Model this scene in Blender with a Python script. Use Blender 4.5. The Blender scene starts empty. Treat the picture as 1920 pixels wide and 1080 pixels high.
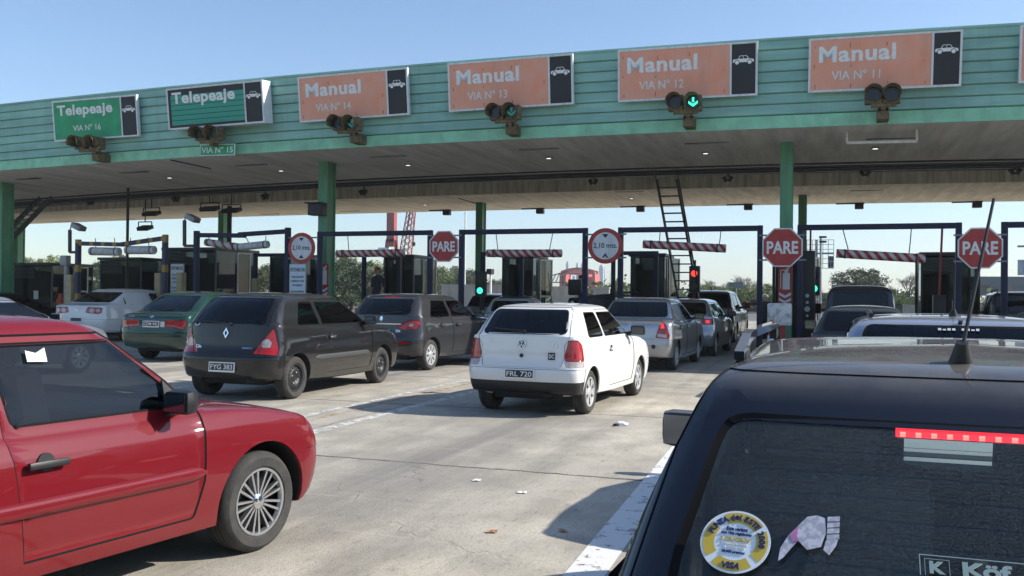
import bpy, bmesh, math, random
import numpy as np
from mathutils import Vector, Matrix
from math import sin, cos, pi, radians as R
random.seed(7)
sc = bpy.context.scene
COL = sc.collection
# ------------------------------------------------------------------ camera
F, TH, PT, RO, HC = 1736.0, 0.3337, 0.0076, 0.0103, 1.52
r0 = Vector((cos(TH), sin(TH), 0)); fw = Vector((-sin(TH)*cos(PT), cos(TH)*cos(PT), sin(PT)))
u0 = Vector((sin(TH)*sin(PT), -cos(TH)*sin(PT), cos(PT)))
rt = r0*cos(RO) + u0*sin(RO); up = u0*cos(RO) - r0*sin(RO)
cd = bpy.data.cameras.new('camera'); cam = bpy.data.objects.new('camera', cd); COL.objects.link(cam)
cam.matrix_world = Matrix(((rt.x, up.x, -fw.x, 0), (rt.y, up.y, -fw.y, 0), (rt.z, up.z, -fw.z, HC), (0, 0, 0, 1)))
cd.sensor_width = 36; cd.lens = 36*F/1920; cd.clip_start = 0.05; cd.clip_end = 6000
sc.camera = cam
# ------------------------------------------------------------------ world and sun
SUN = Vector((1.40, 0.46, 1.0)).normalized()
w = bpy.data.worlds.new('World'); sc.world = w; w.use_nodes = True
nt = w.node_tree; bg = nt.nodes['Background']
sky = nt.nodes.new('ShaderNodeTexSky'); sky.sky_type = 'NISHITA'; sky.sun_disc = False
sky.sun_elevation = math.asin(SUN.z); sky.sun_rotation = math.atan2(SUN.x, SUN.y)
sky.altitude = 0; sky.air_density = 1.0; sky.dust_density = 0.5; sky.ozone_density = 3.8
nt.links.new(sky.outputs[0], bg.inputs[0]); bg.inputs[1].default_value = 0.13
sl = bpy.data.lights.new('sun', 'SUN'); sl.energy = 5.0; sl.angle = R(0.53); sl.color = (1, .95, .87)
so = bpy.data.objects.new('sun', sl); COL.objects.link(so); so.rotation_euler = SUN.to_track_quat('Z', 'Y').to_euler()
so.location = (30, 10, 40)
sc.view_settings.view_transform = 'Standard'; sc.view_settings.look = 'None'; sc.view_settings.gamma = 1
sc.view_settings.exposure = 0.56
try:
    sc.cycles.max_bounces = 10; sc.cycles.transparent_max_bounces = 16; sc.cycles.use_denoising = True
    sc.cycles.caustics_reflective = False; sc.cycles.caustics_refractive = False
except Exception: pass

# ------------------------------------------------------------------ layout solving (pixel of the 1920 photo -> metres)
def ray(px, py):
    return fw + rt*((px-960)/F) - up*((py-540)/F)
def at_y(px, py, Y):
    d = ray(px, py); return Vector((0, 0, HC)) + d*(Y/d.y)
def at_z(px, py, z=0.0):
    d = ray(px, py); return Vector((0, 0, HC)) + d*((z-HC)/d.z)
def at_d(px, py, D):
    return Vector((0, 0, HC)) + ray(px, py)*D

# ------------------------------------------------------------------ helpers
def tag(o, label=None, cat=None, group=None, kind=None):
    if label: o['label'] = label
    if cat: o['category'] = cat
    if group: o['group'] = group
    if kind: o['kind'] = kind
    return o
def empty(name, loc=(0, 0, 0), rz=0, label=None, cat=None, group=None, parent=None):
    o = bpy.data.objects.new(name, None); COL.objects.link(o); o.location = loc; o.rotation_euler = (0, 0, rz)
    o.empty_display_size = .2
    if parent: o.parent = parent
    return tag(o, label, cat, group)
def link_mesh(name, me, parent=None):
    o = bpy.data.objects.new(name, me); COL.objects.link(o)
    if parent: o.parent = parent
    return o
def copy_tree(o, parent=None):
    c = o.copy(); COL.objects.link(c)
    if parent: c.parent = parent
    for ch in list(o.children): copy_tree(ch, c)
    return c
class MB:
    def __init__(s): s.bm = bmesh.new()
    def _mi(s, fs, mi):
        for f in fs: f.material_index = mi
    def face(s, pts, mi=0):
        f = s.bm.faces.new([s.bm.verts.new(p) for p in pts]); f.material_index = mi; return f
    def hexa(s, p, mi=0):   # 8 pts: bottom 4 ccw, top 4 ccw
        v = [s.bm.verts.new(q) for q in p]
        s._mi([s.bm.faces.new([v[i] for i in ix]) for ix in ((3,2,1,0),(4,5,6,7),(0,1,5,4),(1,2,6,5),(2,3,7,6),(3,0,4,7))], mi)
        return v
    def box(s, x0, x1, y0, y1, z0, z1, mi=0, bev=0, M=None):
        if x0 > x1: x0, x1 = x1, x0
        if y0 > y1: y0, y1 = y1, y0
        if z0 > z1: z0, z1 = z1, z0
        v = s.hexa([(x0,y0,z0),(x1,y0,z0),(x1,y1,z0),(x0,y1,z0),(x0,y0,z1),(x1,y0,z1),(x1,y1,z1),(x0,y1,z1)], mi)
        if bev:
            es = list({e for a in v for e in a.link_edges})
            r = bmesh.ops.bevel(s.bm, geom=es, offset=bev, segments=2, affect='EDGES', profile=.6)
            for f in r['faces']: f.material_index = mi
            v = list({a for f in r['faces'] for a in f.verts} | {a for a in v if a.is_valid})
        if M is not None: bmesh.ops.transform(s.bm, matrix=M, verts=v)
        return v
    def cyl(s, p, q, r, r2=None, n=10, mi=0, cap=True):
        p, q = Vector(p), Vector(q); r2 = r if r2 is None else r2
        d = (q-p).normalized(); a = d.orthogonal().normalized(); b = d.cross(a)
        A = [s.bm.verts.new(p+(a*cos(2*pi*i/n)+b*sin(2*pi*i/n))*r) for i in range(n)]
        B = [s.bm.verts.new(q+(a*cos(2*pi*i/n)+b*sin(2*pi*i/n))*r2) for i in range(n)]
        for i in range(n): s._mi([s.bm.faces.new((A[i], A[(i+1)%n], B[(i+1)%n], B[i]))], mi)
        if cap: s._mi([s.bm.faces.new(A[::-1]), s.bm.faces.new(B)], mi)
    def tube(s, pts, r, n=8, mi=0):
        for a, b in zip(pts[:-1], pts[1:]): s.cyl(a, b, r, n=n, mi=mi)
    def bar(s, p, q, wd, ht, mi=0):   # rectangular bar from p to q
        p, q = Vector(p), Vector(q); d = (q-p).normalized()
        u = Vector((0, 0, 1)) if abs(d.z) < .9 else Vector((0, 1, 0))
        a = d.cross(u).normalized()*wd/2; b = a.cross(d).normalized()*ht/2
        s.hexa([p-a-b, p+a-b, p+a+b, p-a+b, q-a-b, q+a-b, q+a+b, q-a+b], mi)
    def prism(s, pts, vec, mi=0, mi2=None):
        vec = Vector(vec); A = [s.bm.verts.new(p) for p in pts]; B = [s.bm.verts.new(Vector(p)+vec) for p in pts]
        n = len(pts); s._mi([s.bm.faces.new(A[::-1]), s.bm.faces.new(B)], mi)
        s._mi([s.bm.faces.new((A[i], A[(i+1)%n], B[(i+1)%n], B[i])) for i in range(n)], mi if mi2 is None else mi2)
    def lathe(s, prof, n=32, mi=0, axis='y', c=(0, 0, 0), a0=0, a1=2*pi):
        # prof: list of (radius, along)
        c = Vector(c); full = abs(a1-a0-2*pi) < 1e-6; rows = []
        for k in range(n if full else n+1):
            a = a0+(a1-a0)*k/n
            row = []
            for r, t in prof:
                if axis == 'y': v = Vector((r*cos(a), t, r*sin(a)))
                elif axis == 'z': v = Vector((r*cos(a), r*sin(a), t))
                else: v = Vector((t, r*cos(a), r*sin(a)))
                row.append(s.bm.verts.new(c+v))
            rows.append(row)
        m = len(rows)
        for k in range(m if full else m-1):
            A, B = rows[k], rows[(k+1) % m]
            for i in range(len(prof)-1):
                try: s._mi([s.bm.faces.new((A[i], A[i+1], B[i+1], B[i]))], mi)
                except Exception: pass
    def grid(s, P, mi=0):   # P[i][j] points
        V = [[s.bm.verts.new(p) for p in row] for row in P]
        for i in range(len(V)-1):
            for j in range(len(V[0])-1): s._mi([s.bm.faces.new((V[i][j], V[i+1][j], V[i+1][j+1], V[i][j+1]))], mi)
    def build(s, name, mats, parent=None, loc=None, smooth=40, rz=0, fix=True):
        if fix: bmesh.ops.recalc_face_normals(s.bm, faces=s.bm.faces[:])
        me = bpy.data.meshes.new(name); s.bm.to_mesh(me); s.bm.free()
        for m in (mats if isinstance(mats, (list, tuple)) else [mats]): me.materials.append(m)
        if smooth:
            for p in me.polygons: p.use_smooth = True
            me.set_sharp_from_angle(angle=R(smooth))
        o = link_mesh(name, me, parent)
        if loc is not None: o.location = loc
        o.rotation_euler.z = rz
        return o

# ------------------------------------------------------------------ materials
def mat(name, col, rough=.5, metal=0, coat=0, var=.0, scale=6, bump=0, spec=.5, emis=None, estr=0, stretch=(1, 1, 1), col2=None, bscale=None, thresh=(.35, .65)):
    m = bpy.data.materials.new(name); m.use_nodes = True; t = m.node_tree; b = t.nodes['Principled BSDF']
    b.inputs['Base Color'].default_value = (*col, 1); b.inputs['Roughness'].default_value = rough
    b.inputs['Metallic'].default_value = metal; b.inputs['Coat Weight'].default_value = coat
    b.inputs['Coat Roughness'].default_value = .03; b.inputs['Specular IOR Level'].default_value = spec
    if emis: b.inputs['Emission Color'].default_value = (*emis, 1); b.inputs['Emission Strength'].default_value = estr
    if var or bump:
        tc = t.nodes.new('ShaderNodeTexCoord'); mp = t.nodes.new('ShaderNodeMapping'); mp.inputs['Scale'].default_value = stretch
        t.links.new(tc.outputs['Object'], mp.inputs[0])
        n = t.nodes.new('ShaderNodeTexNoise'); n.inputs['Scale'].default_value = scale; n.inputs['Detail'].default_value = 7
        n.inputs['Roughness'].default_value = .62; t.links.new(mp.outputs[0], n.inputs['Vector'])
        if var:
            r = t.nodes.new('ShaderNodeValToRGB'); r.color_ramp.elements[0].position = thresh[0]; r.color_ramp.elements[1].position = thresh[1]
            c2 = col2 or tuple(c*(1-var) for c in col)
            r.color_ramp.elements[0].color = (*c2, 1); r.color_ramp.elements[1].color = (*col, 1)
            t.links.new(n.outputs[0], r.inputs[0]); t.links.new(r.outputs[0], b.inputs['Base Color'])
        if bump:
            bn = t.nodes.new('ShaderNodeBump'); bn.inputs['Strength'].default_value = bump; bn.inputs['Distance'].default_value = .02
            n2 = n
            if bscale:
                n2 = t.nodes.new('ShaderNodeTexNoise'); n2.inputs['Scale'].default_value = bscale; n2.inputs['Detail'].default_value = 5
                t.links.new(mp.outputs[0], n2.inputs['Vector'])
            t.links.new(n2.outputs[0], bn.inputs['Height']); t.links.new(bn.outputs[0], b.inputs['Normal'])
    return m
def glass(name, tint, rough=.02, ior=1.52, film=None):
    # thin pane: what passes is tinted, what reflects is sharp; film = a dusty diffuse veil
    m = bpy.data.materials.new(name); m.use_nodes = True; t = m.node_tree; N = t.nodes
    for n in list(N):
        if n.type != 'OUTPUT_MATERIAL': N.remove(n)
    out = [n for n in N if n.type == 'OUTPUT_MATERIAL'][0]
    tr = N.new('ShaderNodeBsdfTransparent'); tr.inputs[0].default_value = (*tint, 1)
    gl = N.new('ShaderNodeBsdfGlossy'); gl.inputs['Roughness'].default_value = rough; gl.inputs[0].default_value = (.9, .95, 1, 1)
    fr = N.new('ShaderNodeFresnel'); gm = N.new('ShaderNodeNewGeometry'); ri = N.new('ShaderNodeMapRange'); ri.inputs[3].default_value = ior; ri.inputs[4].default_value = 1/ior
    t.links.new(gm.outputs['Backfacing'], ri.inputs[0]); t.links.new(ri.outputs[0], fr.inputs[0])   # a thin pane reflects alike from both sides
    mx = N.new('ShaderNodeMixShader'); last = tr
    if film:
        df = N.new('ShaderNodeBsdfDiffuse'); df.inputs[0].default_value = (*film[1], 1)
        m2 = N.new('ShaderNodeMixShader'); m2.inputs[0].default_value = film[0]
        no = N.new('ShaderNodeTexNoise'); no.inputs['Scale'].default_value = 260; no.inputs['Detail'].default_value = 3
        mr = N.new('ShaderNodeMapRange'); mr.inputs[1].default_value = .35; mr.inputs[2].default_value = .7
        mr.inputs[3].default_value = film[0]*.35; mr.inputs[4].default_value = film[0]*1.8
        tc = N.new('ShaderNodeTexCoord'); t.links.new(tc.outputs['Object'], no.inputs['Vector'])
        t.links.new(no.outputs[0], mr.inputs[0]); t.links.new(mr.outputs[0], m2.inputs[0])
        t.links.new(tr.outputs[0], m2.inputs[1]); t.links.new(df.outputs[0], m2.inputs[2]); last = m2
    t.links.new(fr.outputs[0], mx.inputs[0]); t.links.new(last.outputs[0], mx.inputs[1]); t.links.new(gl.outputs[0], mx.inputs[2])
    t.links.new(mx.outputs[0], out.inputs[0])
    return m
def stripes(name, c1, c2, freq, slant=0.0, duty=0.0, rough=.5, axis=0):
    m = bpy.data.materials.new(name); m.use_nodes = True; t = m.node_tree; b = t.nodes['Principled BSDF']; b.inputs['Roughness'].default_value = rough
    tc = t.nodes.new('ShaderNodeTexCoord'); sp = t.nodes.new('ShaderNodeSeparateXYZ'); t.links.new(tc.outputs['Object'], sp.inputs[0])
    def mth(op, a, c):
        n = t.nodes.new('ShaderNodeMath'); n.operation = op
        for i, v in enumerate((a, c)):
            if v is None: continue
            if isinstance(v, (int, float)): n.inputs[i].default_value = v
            else: t.links.new(v, n.inputs[i])
        return n.outputs[0]
    v = mth('ADD', sp.outputs[axis], mth('MULTIPLY', sp.outputs[2 if axis != 2 else 0], slant))
    g = mth('GREATER_THAN', mth('SINE', mth('MULTIPLY', v, freq*2*pi), None), duty)
    no = t.nodes.new('ShaderNodeTexNoise'); no.inputs['Scale'].default_value = 7; no.inputs['Detail'].default_value = 6
    t.links.new(tc.outputs['Object'], no.inputs['Vector'])
    mx = t.nodes.new('ShaderNodeMixRGB'); mx.inputs[1].default_value = (*c1, 1); mx.inputs[2].default_value = (*c2, 1); t.links.new(g, mx.inputs[0])
    dm = t.nodes.new('ShaderNodeMixRGB'); dm.blend_type = 'MULTIPLY'; dm.inputs[0].default_value = .45; t.links.new(mx.outputs[0], dm.inputs[1])
    t.links.new(no.outputs[0], dm.inputs[2]); t.links.new(dm.outputs[0], b.inputs['Base Color'])
    return m
def paint(name, col, metal=.0, rough=.35, dust=.12, dcol=(.30, .27, .22), coat=1.0):
    # lacquered sheet metal with a coat of road dust lying on its upward faces and low on the sills
    m = bpy.data.materials.new(name); m.use_nodes = True; t = m.node_tree; b = t.nodes['Principled BSDF']
    b.inputs['Metallic'].default_value = metal; b.inputs['Coat Weight'].default_value = coat; b.inputs['Coat Roughness'].default_value = .03; b.inputs['Specular IOR Level'].default_value = .12
    tc = t.nodes.new('ShaderNodeTexCoord'); n = t.nodes.new('ShaderNodeTexNoise'); n.inputs['Scale'].default_value = 5; n.inputs['Detail'].default_value = 8; n.inputs['Roughness'].default_value = .7
    t.links.new(tc.outputs['Object'], n.inputs['Vector'])
    ge = t.nodes.new('ShaderNodeNewGeometry'); sp = t.nodes.new('ShaderNodeSeparateXYZ'); t.links.new(ge.outputs['Normal'], sp.inputs[0])
    so_ = t.nodes.new('ShaderNodeSeparateXYZ'); t.links.new(tc.outputs['Object'], so_.inputs[0])
    up_ = t.nodes.new('ShaderNodeMapRange'); up_.inputs[1].default_value = .78; up_.inputs[2].default_value = 1; up_.inputs[3].default_value = 0; up_.inputs[4].default_value = 1; t.links.new(sp.outputs[2], up_.inputs[0])
    lo = t.nodes.new('ShaderNodeMapRange'); lo.inputs[1].default_value = .62; lo.inputs[2].default_value = .2; lo.inputs[3].default_value = 0; lo.inputs[4].default_value = 1.6; t.links.new(so_.outputs[2], lo.inputs[0])
    ad = t.nodes.new('ShaderNodeMath'); ad.operation = 'ADD'; t.links.new(up_.outputs[0], ad.inputs[0]); t.links.new(lo.outputs[0], ad.inputs[1])
    ml = t.nodes.new('ShaderNodeMath'); ml.operation = 'MULTIPLY'; t.links.new(ad.outputs[0], ml.inputs[0]); t.links.new(n.outputs[0], ml.inputs[1])
    m2 = t.nodes.new('ShaderNodeMath'); m2.operation = 'MULTIPLY'; m2.use_clamp = True; t.links.new(ml.outputs[0], m2.inputs[0]); m2.inputs[1].default_value = dust*2
    mx = t.nodes.new('ShaderNodeMixRGB'); mx.inputs[1].default_value = (*col, 1); mx.inputs[2].default_value = (*dcol, 1)
    t.links.new(m2.outputs[0], mx.inputs[0]); t.links.new(mx.outputs[0], b.inputs['Base Color'])
    rg = t.nodes.new('ShaderNodeMapRange'); rg.inputs[3].default_value = rough; rg.inputs[4].default_value = .8; t.links.new(m2.outputs[0], rg.inputs[0]); t.links.new(rg.outputs[0], b.inputs['Roughness'])
    cw = t.nodes.new('ShaderNodeMapRange'); cw.inputs[3].default_value = coat; cw.inputs[4].default_value = .1; t.links.new(m2.outputs[0], cw.inputs[0]); t.links.new(cw.outputs[0], b.inputs['Coat Weight'])
    return m

M_black = mat('black plastic', (.012, .012, .013), .45)
M_rubber = mat('rubber', (.022, .022, .022), .75, var=.3, scale=14)
M_navy = mat('navy paint', (.008, .012, .060), .5, var=.5, scale=9, col2=(.012, .014, .025), spec=.3)
M_red = mat('red paint', (.42, .03, .02), .5, var=.4, scale=6)
M_white = mat('white paint', (.75, .75, .74), .5, var=.25, scale=5)
M_grey = mat('grey metal', (.30, .31, .32), .45, .6, var=.3, scale=9)
M_dkgrey = mat('dark steel', (.05, .052, .055), .5, .3, var=.4, scale=8)
M_rust = mat('rusty yellow housing', (.20, .15, .065), .7, var=.6, scale=9, col2=(.07, .045, .022))
M_green = mat('green column paint', (.12, .38, .20), .45, var=.45, scale=3, col2=(.08, .26, .15), stretch=(1, 1, .3))
M_teal = mat('teal boards', (.30, .565, .475), .6, var=.4, scale=1.1, col2=(.22, .43, .375), stretch=(.5, 1, 3))
M_mint = mat('mint band', (.31, .70, .46), .5, var=.3, scale=2.0)
M_soffit = mat('ribbed grey soffit', (.78, .75, .68), .85, var=.5, scale=1.2, stretch=(2.2, .25, 1), col2=(.55, .52, .47), bump=.25, bscale=14)
M_salmon = mat('salmon sign face', (.86, .34, .205), .55, var=.22, scale=2.0, col2=(.80, .40, .29))
M_sgreen = mat('green sign face', (.02, .40, .17), .45, var=.3, scale=2.0)
M_sblack = mat('black sign face', (.012, .014, .017), .4)
M_letter = mat('white lettering', (.86, .86, .85), .5, var=.15, scale=9)
M_lettergrey = mat('faded lettering', (.80, .77, .73), .5, var=.15, scale=9)
M_signwhite = mat('sign white', (.78, .79, .80), .45, var=.12, scale=5)
M_signred = mat('sign red', (.50, .045, .035), .45, var=.25, scale=6)
M_bluegreen = mat('ink', (.02, .02, .022), .5)
M_conc = mat('pale concrete', (.40, .385, .355), .85, var=.4, scale=3, bump=.3, bscale=40)
M_cone = mat('cone orange', (.65, .11, .03), .5, var=.2)
M_boothglass = glass('booth glass', (.30, .34, .35), ior=1.35)
M_lensG = mat('green lit lens', (.02, .4, .25), .3, emis=(.05, 1, .55), estr=1.1)
M_lensGd = mat('dim green lens', (.01, .16, .10), .25, emis=(.02, .5, .32), estr=.12)
M_lensoff = mat('unlit lens', (.012, .014, .012), .2)
M_lensR = mat('red lit lens', (.5, .02, .02), .3, emis=(1, .06, .04), estr=1.0)
def streak(m, amt, sx=3.0, sz=.12):
    # rain and rust runs down a sheet
    t = m.node_tree; b = t.nodes['Principled BSDF']; src = b.inputs['Base Color'].links[0].from_socket
    tc = t.nodes.new('ShaderNodeNewGeometry'); mp = t.nodes.new('ShaderNodeMapping'); mp.inputs['Scale'].default_value = (sx, sx, sz); t.links.new(tc.outputs['Position'], mp.inputs[0])
    n = t.nodes.new('ShaderNodeTexNoise'); n.inputs['Scale'].default_value = 1; n.inputs['Detail'].default_value = 7; n.inputs['Roughness'].default_value = .7; t.links.new(mp.outputs[0], n.inputs['Vector'])
    r = t.nodes.new('ShaderNodeMapRange'); r.inputs[1].default_value = .48; r.inputs[2].default_value = .72; r.inputs[3].default_value = 0; r.inputs[4].default_value = amt; t.links.new(n.outputs[0], r.inputs[0])
    mx = t.nodes.new('ShaderNodeMixRGB'); mx.inputs[2].default_value = (.10, .085, .065, 1); t.links.new(r.outputs[0], mx.inputs[0]); t.links.new(src, mx.inputs[1]); t.links.new(mx.outputs[0], b.inputs['Base Color'])
streak(M_teal, .22, 1.7); streak(M_mint, .22, 2.3); streak(M_salmon, .12); streak(M_sgreen, .15); streak(M_green, .4, 6); streak(M_signwhite, .3, 6, .4)
M_lamp = mat('lit lamp', (.9, .9, .85), .4, emis=(1, .95, .85), estr=.8)
M_rw = stripes('red and white bands', (.62, .60, .58), (.42, .035, .03), 4.6, .9)
M_yb = stripes('yellow and navy bands', (.016, .022, .07), (.40, .23, .04), 2.2, 0, .55)

# ------------------------------------------------------------------ text
def text_mesh(s, wd, ht, bold=0.0, ext=.003, shear=0, sp=1.0):
    cu = bpy.data.curves.new('t', 'FONT'); cu.body = s; cu.size = 1; cu.offset = bold; cu.extrude = .01; cu.shear = shear; cu.space_character = sp
    cu.resolution_u = 4
    o = bpy.data.objects.new('t', cu); COL.objects.link(o)
    dg = bpy.context.evaluated_depsgraph_get(); me = bpy.data.meshes.new_from_object(o.evaluated_get(dg))
    bpy.data.objects.remove(o); bpy.data.curves.remove(cu)
    n = len(me.vertices); co = np.empty(n*3, 'f'); me.vertices.foreach_get('co', co); co = co.reshape(-1, 3)
    a, b = co[:, :2].min(0), co[:, :2].max(0)
    sx = wd/(b[0]-a[0]) if wd else None; sy = ht/(b[1]-a[1]) if ht else None
    if sx is None: sx = sy
    if sy is None: sy = sx
    co[:, 0] = (co[:, 0]-(a[0]+b[0])/2)*sx; co[:, 1] = (co[:, 1]-(a[1]+b[1])/2)*sy; co[:, 2] = np.where(co[:, 2] > 0, ext, -.001)
    me.vertices.foreach_set('co', co.ravel()); me.update()
    return me
def put(o, org, right, upv):
    right = Vector(right).normalized(); upv = Vector(upv); upv = (upv-right*upv.dot(right)).normalized(); n = right.cross(upv)
    o.matrix_local = Matrix(((right.x, upv.x, n.x, org[0]), (right.y, upv.y, n.y, org[1]), (right.z, upv.z, n.z, org[2]), (0, 0, 0, 1)))
    return o
def text(s, wd, ht, m, org, parent, right=(1, 0, 0), upv=(0, 0, 1), name='lettering', **k):
    me = text_mesh(s, wd, ht, **k); me.name = name; me.materials.clear(); me.materials.append(m)
    return put(link_mesh(name, me, parent), org, right, upv)
# ================================================================== SETTING
def ground_mat():
    m = bpy.data.materials.new('worn concrete'); m.use_nodes = True; t = m.node_tree; N = t.nodes; b = N['Principled BSDF']
    b.inputs['Roughness'].default_value = .82; b.inputs['Specular IOR Level'].default_value = .35
    ge = N.new('ShaderNodeNewGeometry')
    def noise(sc_, det, st=(1, 1, 1), rg=.6):
        mp = N.new('ShaderNodeMapping'); mp.inputs['Scale'].default_value = st; t.links.new(ge.outputs['Position'], mp.inputs[0])
        n = N.new('ShaderNodeTexNoise'); n.inputs['Scale'].default_value = sc_; n.inputs['Detail'].default_value = det; n.inputs['Roughness'].default_value = rg
        t.links.new(mp.outputs[0], n.inputs['Vector']); return n.outputs[0]
    def mr(v, a, bb, c, d):
        n = N.new('ShaderNodeMapRange'); n.inputs[1].default_value = a; n.inputs[2].default_value = bb; n.inputs[3].default_value = c; n.inputs[4].default_value = d
        t.links.new(v, n.inputs[0]); return n.outputs[0]
    def M(op, a, c=None, d=None):
        n = N.new('ShaderNodeMath'); n.operation = op
        for i, v in enumerate((a, c, d)):
            if v is None: continue
            if isinstance(v, (int, float)): n.inputs[i].default_value = v
            else: t.links.new(v, n.inputs[i])
        return n.outputs[0]
    def mix(a, c, f, mode='MIX'):
        n = N.new('ShaderNodeMixRGB'); n.blend_type = mode
        for i, v in ((0, f), (1, a), (2, c)):
            if isinstance(v, (int, float)): n.inputs[i].default_value = v
            elif isinstance(v, tuple): n.inputs[i].default_value = (*v, 1)
            else: t.links.new(v, n.inputs[i])
        return n.outputs[0]
    sp = N.new('ShaderNodeSeparateXYZ'); t.links.new(ge.outputs['Position'], sp.inputs[0]); X, Y = sp.outputs[0], sp.outputs[1]
    big = noise(.35, 6); mid = noise(2.2, 8, (1, .6, 1)); fine = noise(45, 6, rg=.75); streak = noise(1.1, 7, (3.2, .10, 1), .7); grit = noise(150, 2)
    col = mix((.56, .51, .41), (.37, .335, .27), mr(mid, .38, .64, 0, 1))
    col = mix(col, (.27, .25, .22), M('MULTIPLY', mr(big, .42, .62, 0, 1), .55))
    # rubber and oil lying down the middle of each lane (4.4 m apart)
    lane = M('ABSOLUTE', M('SUBTRACT', M('FRACT', M('MULTIPLY', M('ADD', X, 5.62), 1/4.4)), .5))   # 0 at the lane middle
    oil = mr(lane, .0, .17, 1, 0)
    col = mix(col, (.165, .155, .14), M('MULTIPLY', M('MULTIPLY', oil, mr(streak, .3, .60, .3, 1)), .85))
    tyre = M('SUBTRACT', 1, M('ABSOLUTE', M('MULTIPLY', M('SUBTRACT', lane, .2), 14)))
    col = mix(col, (.15, .142, .13), M('MULTIPLY', M('MULTIPLY', mr(tyre, 0, 1, 0, 1), mr(streak, .38, .7, 0, 1)), .6))
    col = mix(col, (.15, .14, .125), mr(fine, .52, .74, 0, .85))
    med = noise(14, 6, (1.6, .5, 1), .72); col = mix(col, (.17, .158, .14), mr(med, .55, .72, 0, .7))
    scr = noise(2.0, 8, (.25, 5, 1), .75); col = mix(col, (.60, .56, .49), mr(scr, .60, .72, 0, .55))
    col = mix(col, (.55, .52, .46), mr(grit, .62, .8, 0, .5))
    spots = noise(7, 3); col = mix(col, (.09, .085, .08), mr(spots, .70, .76, 0, .7))
    # slab joints every 4 m across, one along each lane edge
    wob = M('MULTIPLY', M('SUBTRACT', noise(3, 8, rg=.75), .5), .16)
    jy = M('ABSOLUTE', M('SUBTRACT', M('FRACT', M('MULTIPLY', M('ADD', M('ADD', Y, wob), 2.4), .25)), .5))
    jl = mr(jy, .0026, .0070, .95, 0)
    jx = M('ABSOLUTE', M('SUBTRACT', M('FRACT', M('MULTIPLY', M('ADD', M('ADD', X, wob), 5.6), 1/4.4)), .02))
    jm = M('MAXIMUM', jl, M('MULTIPLY', mr(jx, .001, .003, .8, 0), .8))
    col = mix(col, (.07, .064, .058), M('MULTIPLY', jm, mr(noise(1.3, 3), .25, .5, .35, 1)))
    vo = N.new('ShaderNodeTexVoronoi'); vo.feature = 'DISTANCE_TO_EDGE'; vo.inputs['Scale'].default_value = .23
    vd = N.new('ShaderNodeVectorMath'); vd.operation = 'ADD'; vn = N.new('ShaderNodeTexNoise'); vn.inputs['Scale'].default_value = 1.6; vn.inputs['Detail'].default_value = 8; t.links.new(ge.outputs['Position'], vn.inputs['Vector'])
    t.links.new(ge.outputs['Position'], vd.inputs[0]); t.links.new(vn.outputs['Color'], vd.inputs[1]); t.links.new(vd.outputs[0], vo.inputs['Vector'])
    crk = M('MULTIPLY', mr(vo.outputs['Distance'], .0006, .0026, 1, 0), mr(noise(.5, 4), .54, .64, 0, .45))
    col = mix(col, (.075, .068, .06), crk); jm = M('MAXIMUM', jm, crk)
    t.links.new(col, b.inputs['Base Color'])
    bn = N.new('ShaderNodeBump'); bn.inputs['Strength'].default_value = .55; bn.inputs['Distance'].default_value = .012
    t.links.new(M('SUBTRACT', M('ADD', fine, M('MULTIPLY', grit, .5)), M('MULTIPLY', jm, 2)), bn.inputs['Height']); t.links.new(bn.outputs[0], b.inputs['Normal'])
    return m
def sheet(name, x0, x1, y0, y1, z, m, kind='structure'):
    b = MB(); b.face([(x0, y0, z), (x1, y0, z), (x1, y1, z), (x0, y1, z)])
    return tag(b.build(name, m, smooth=0, fix=False), kind=kind)
M_grass = mat('dry verge grass', (.10, .125, .04), .9, var=.6, scale=.4, col2=(.16, .14, .07))
M_asph = mat('grey asphalt', (.17, .165, .155), .85, var=.35, scale=.6)
sheet('ground', -3000, 3000, -300, 5500, -.012, M_grass)
sheet('far_road', -200, 120, 60, 135, -.004, M_asph)
sheet('road', -60, 34, -14, 62, 0, ground_mat())

# unseen dark bank added behind the camera for tailgates and panes to mirror
from mathutils import noise as NZ0
b = MB(); rows = []
for j in range(7):
    row = []
    for i in range(81):
        x = -320+i*8; y = -100-j*22; z = (0, 7, 12, 14, 15, 15, 14)[j]*(1+.45*NZ0.noise(Vector((x*.03, j*.5, 0)))+.25*NZ0.noise(Vector((x*.15, j, 3)))); row.append((x, y, z-.05))
    rows.append(row)
b.grid(rows); tag(b.build('reflected_bank', mat('dark reflected slope', (.05, .065, .03), .95, var=.6, scale=.2), smooth=0), kind='structure')
def line_mat(name, col, wear):
    m = bpy.data.materials.new(name); m.use_nodes = True; t = m.node_tree; N = t.nodes; b = N['Principled BSDF']; b.inputs['Roughness'].default_value = .7
    ge = N.new('ShaderNodeNewGeometry'); n = N.new('ShaderNodeTexNoise'); n.inputs['Scale'].default_value = 7; n.inputs['Detail'].default_value = 9; n.inputs['Roughness'].default_value = .75
    t.links.new(ge.outputs['Position'], n.inputs['Vector'])
    r = N.new('ShaderNodeMapRange'); r.inputs[1].default_value = wear; r.inputs[2].default_value = wear+.05; t.links.new(n.outputs[0], r.inputs[0])
    tr = N.new('ShaderNodeBsdfTransparent'); mx = N.new('ShaderNodeMixShader'); out = [q for q in N if q.type == 'OUTPUT_MATERIAL'][0]
    b.inputs['Base Color'].default_value = (*col, 1)
    t.links.new(r.outputs[0], mx.inputs[0]); t.links.new(b.outputs[0], mx.inputs[1]); t.links.new(tr.outputs[0], mx.inputs[2]); t.links.new(mx.outputs[0], out.inputs[0])
    return m
M_line = line_mat('worn white road paint', (.70, .69, .66), .56)
M_line2 = line_mat('very worn road paint', (.62, .60, .56), .50)
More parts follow.
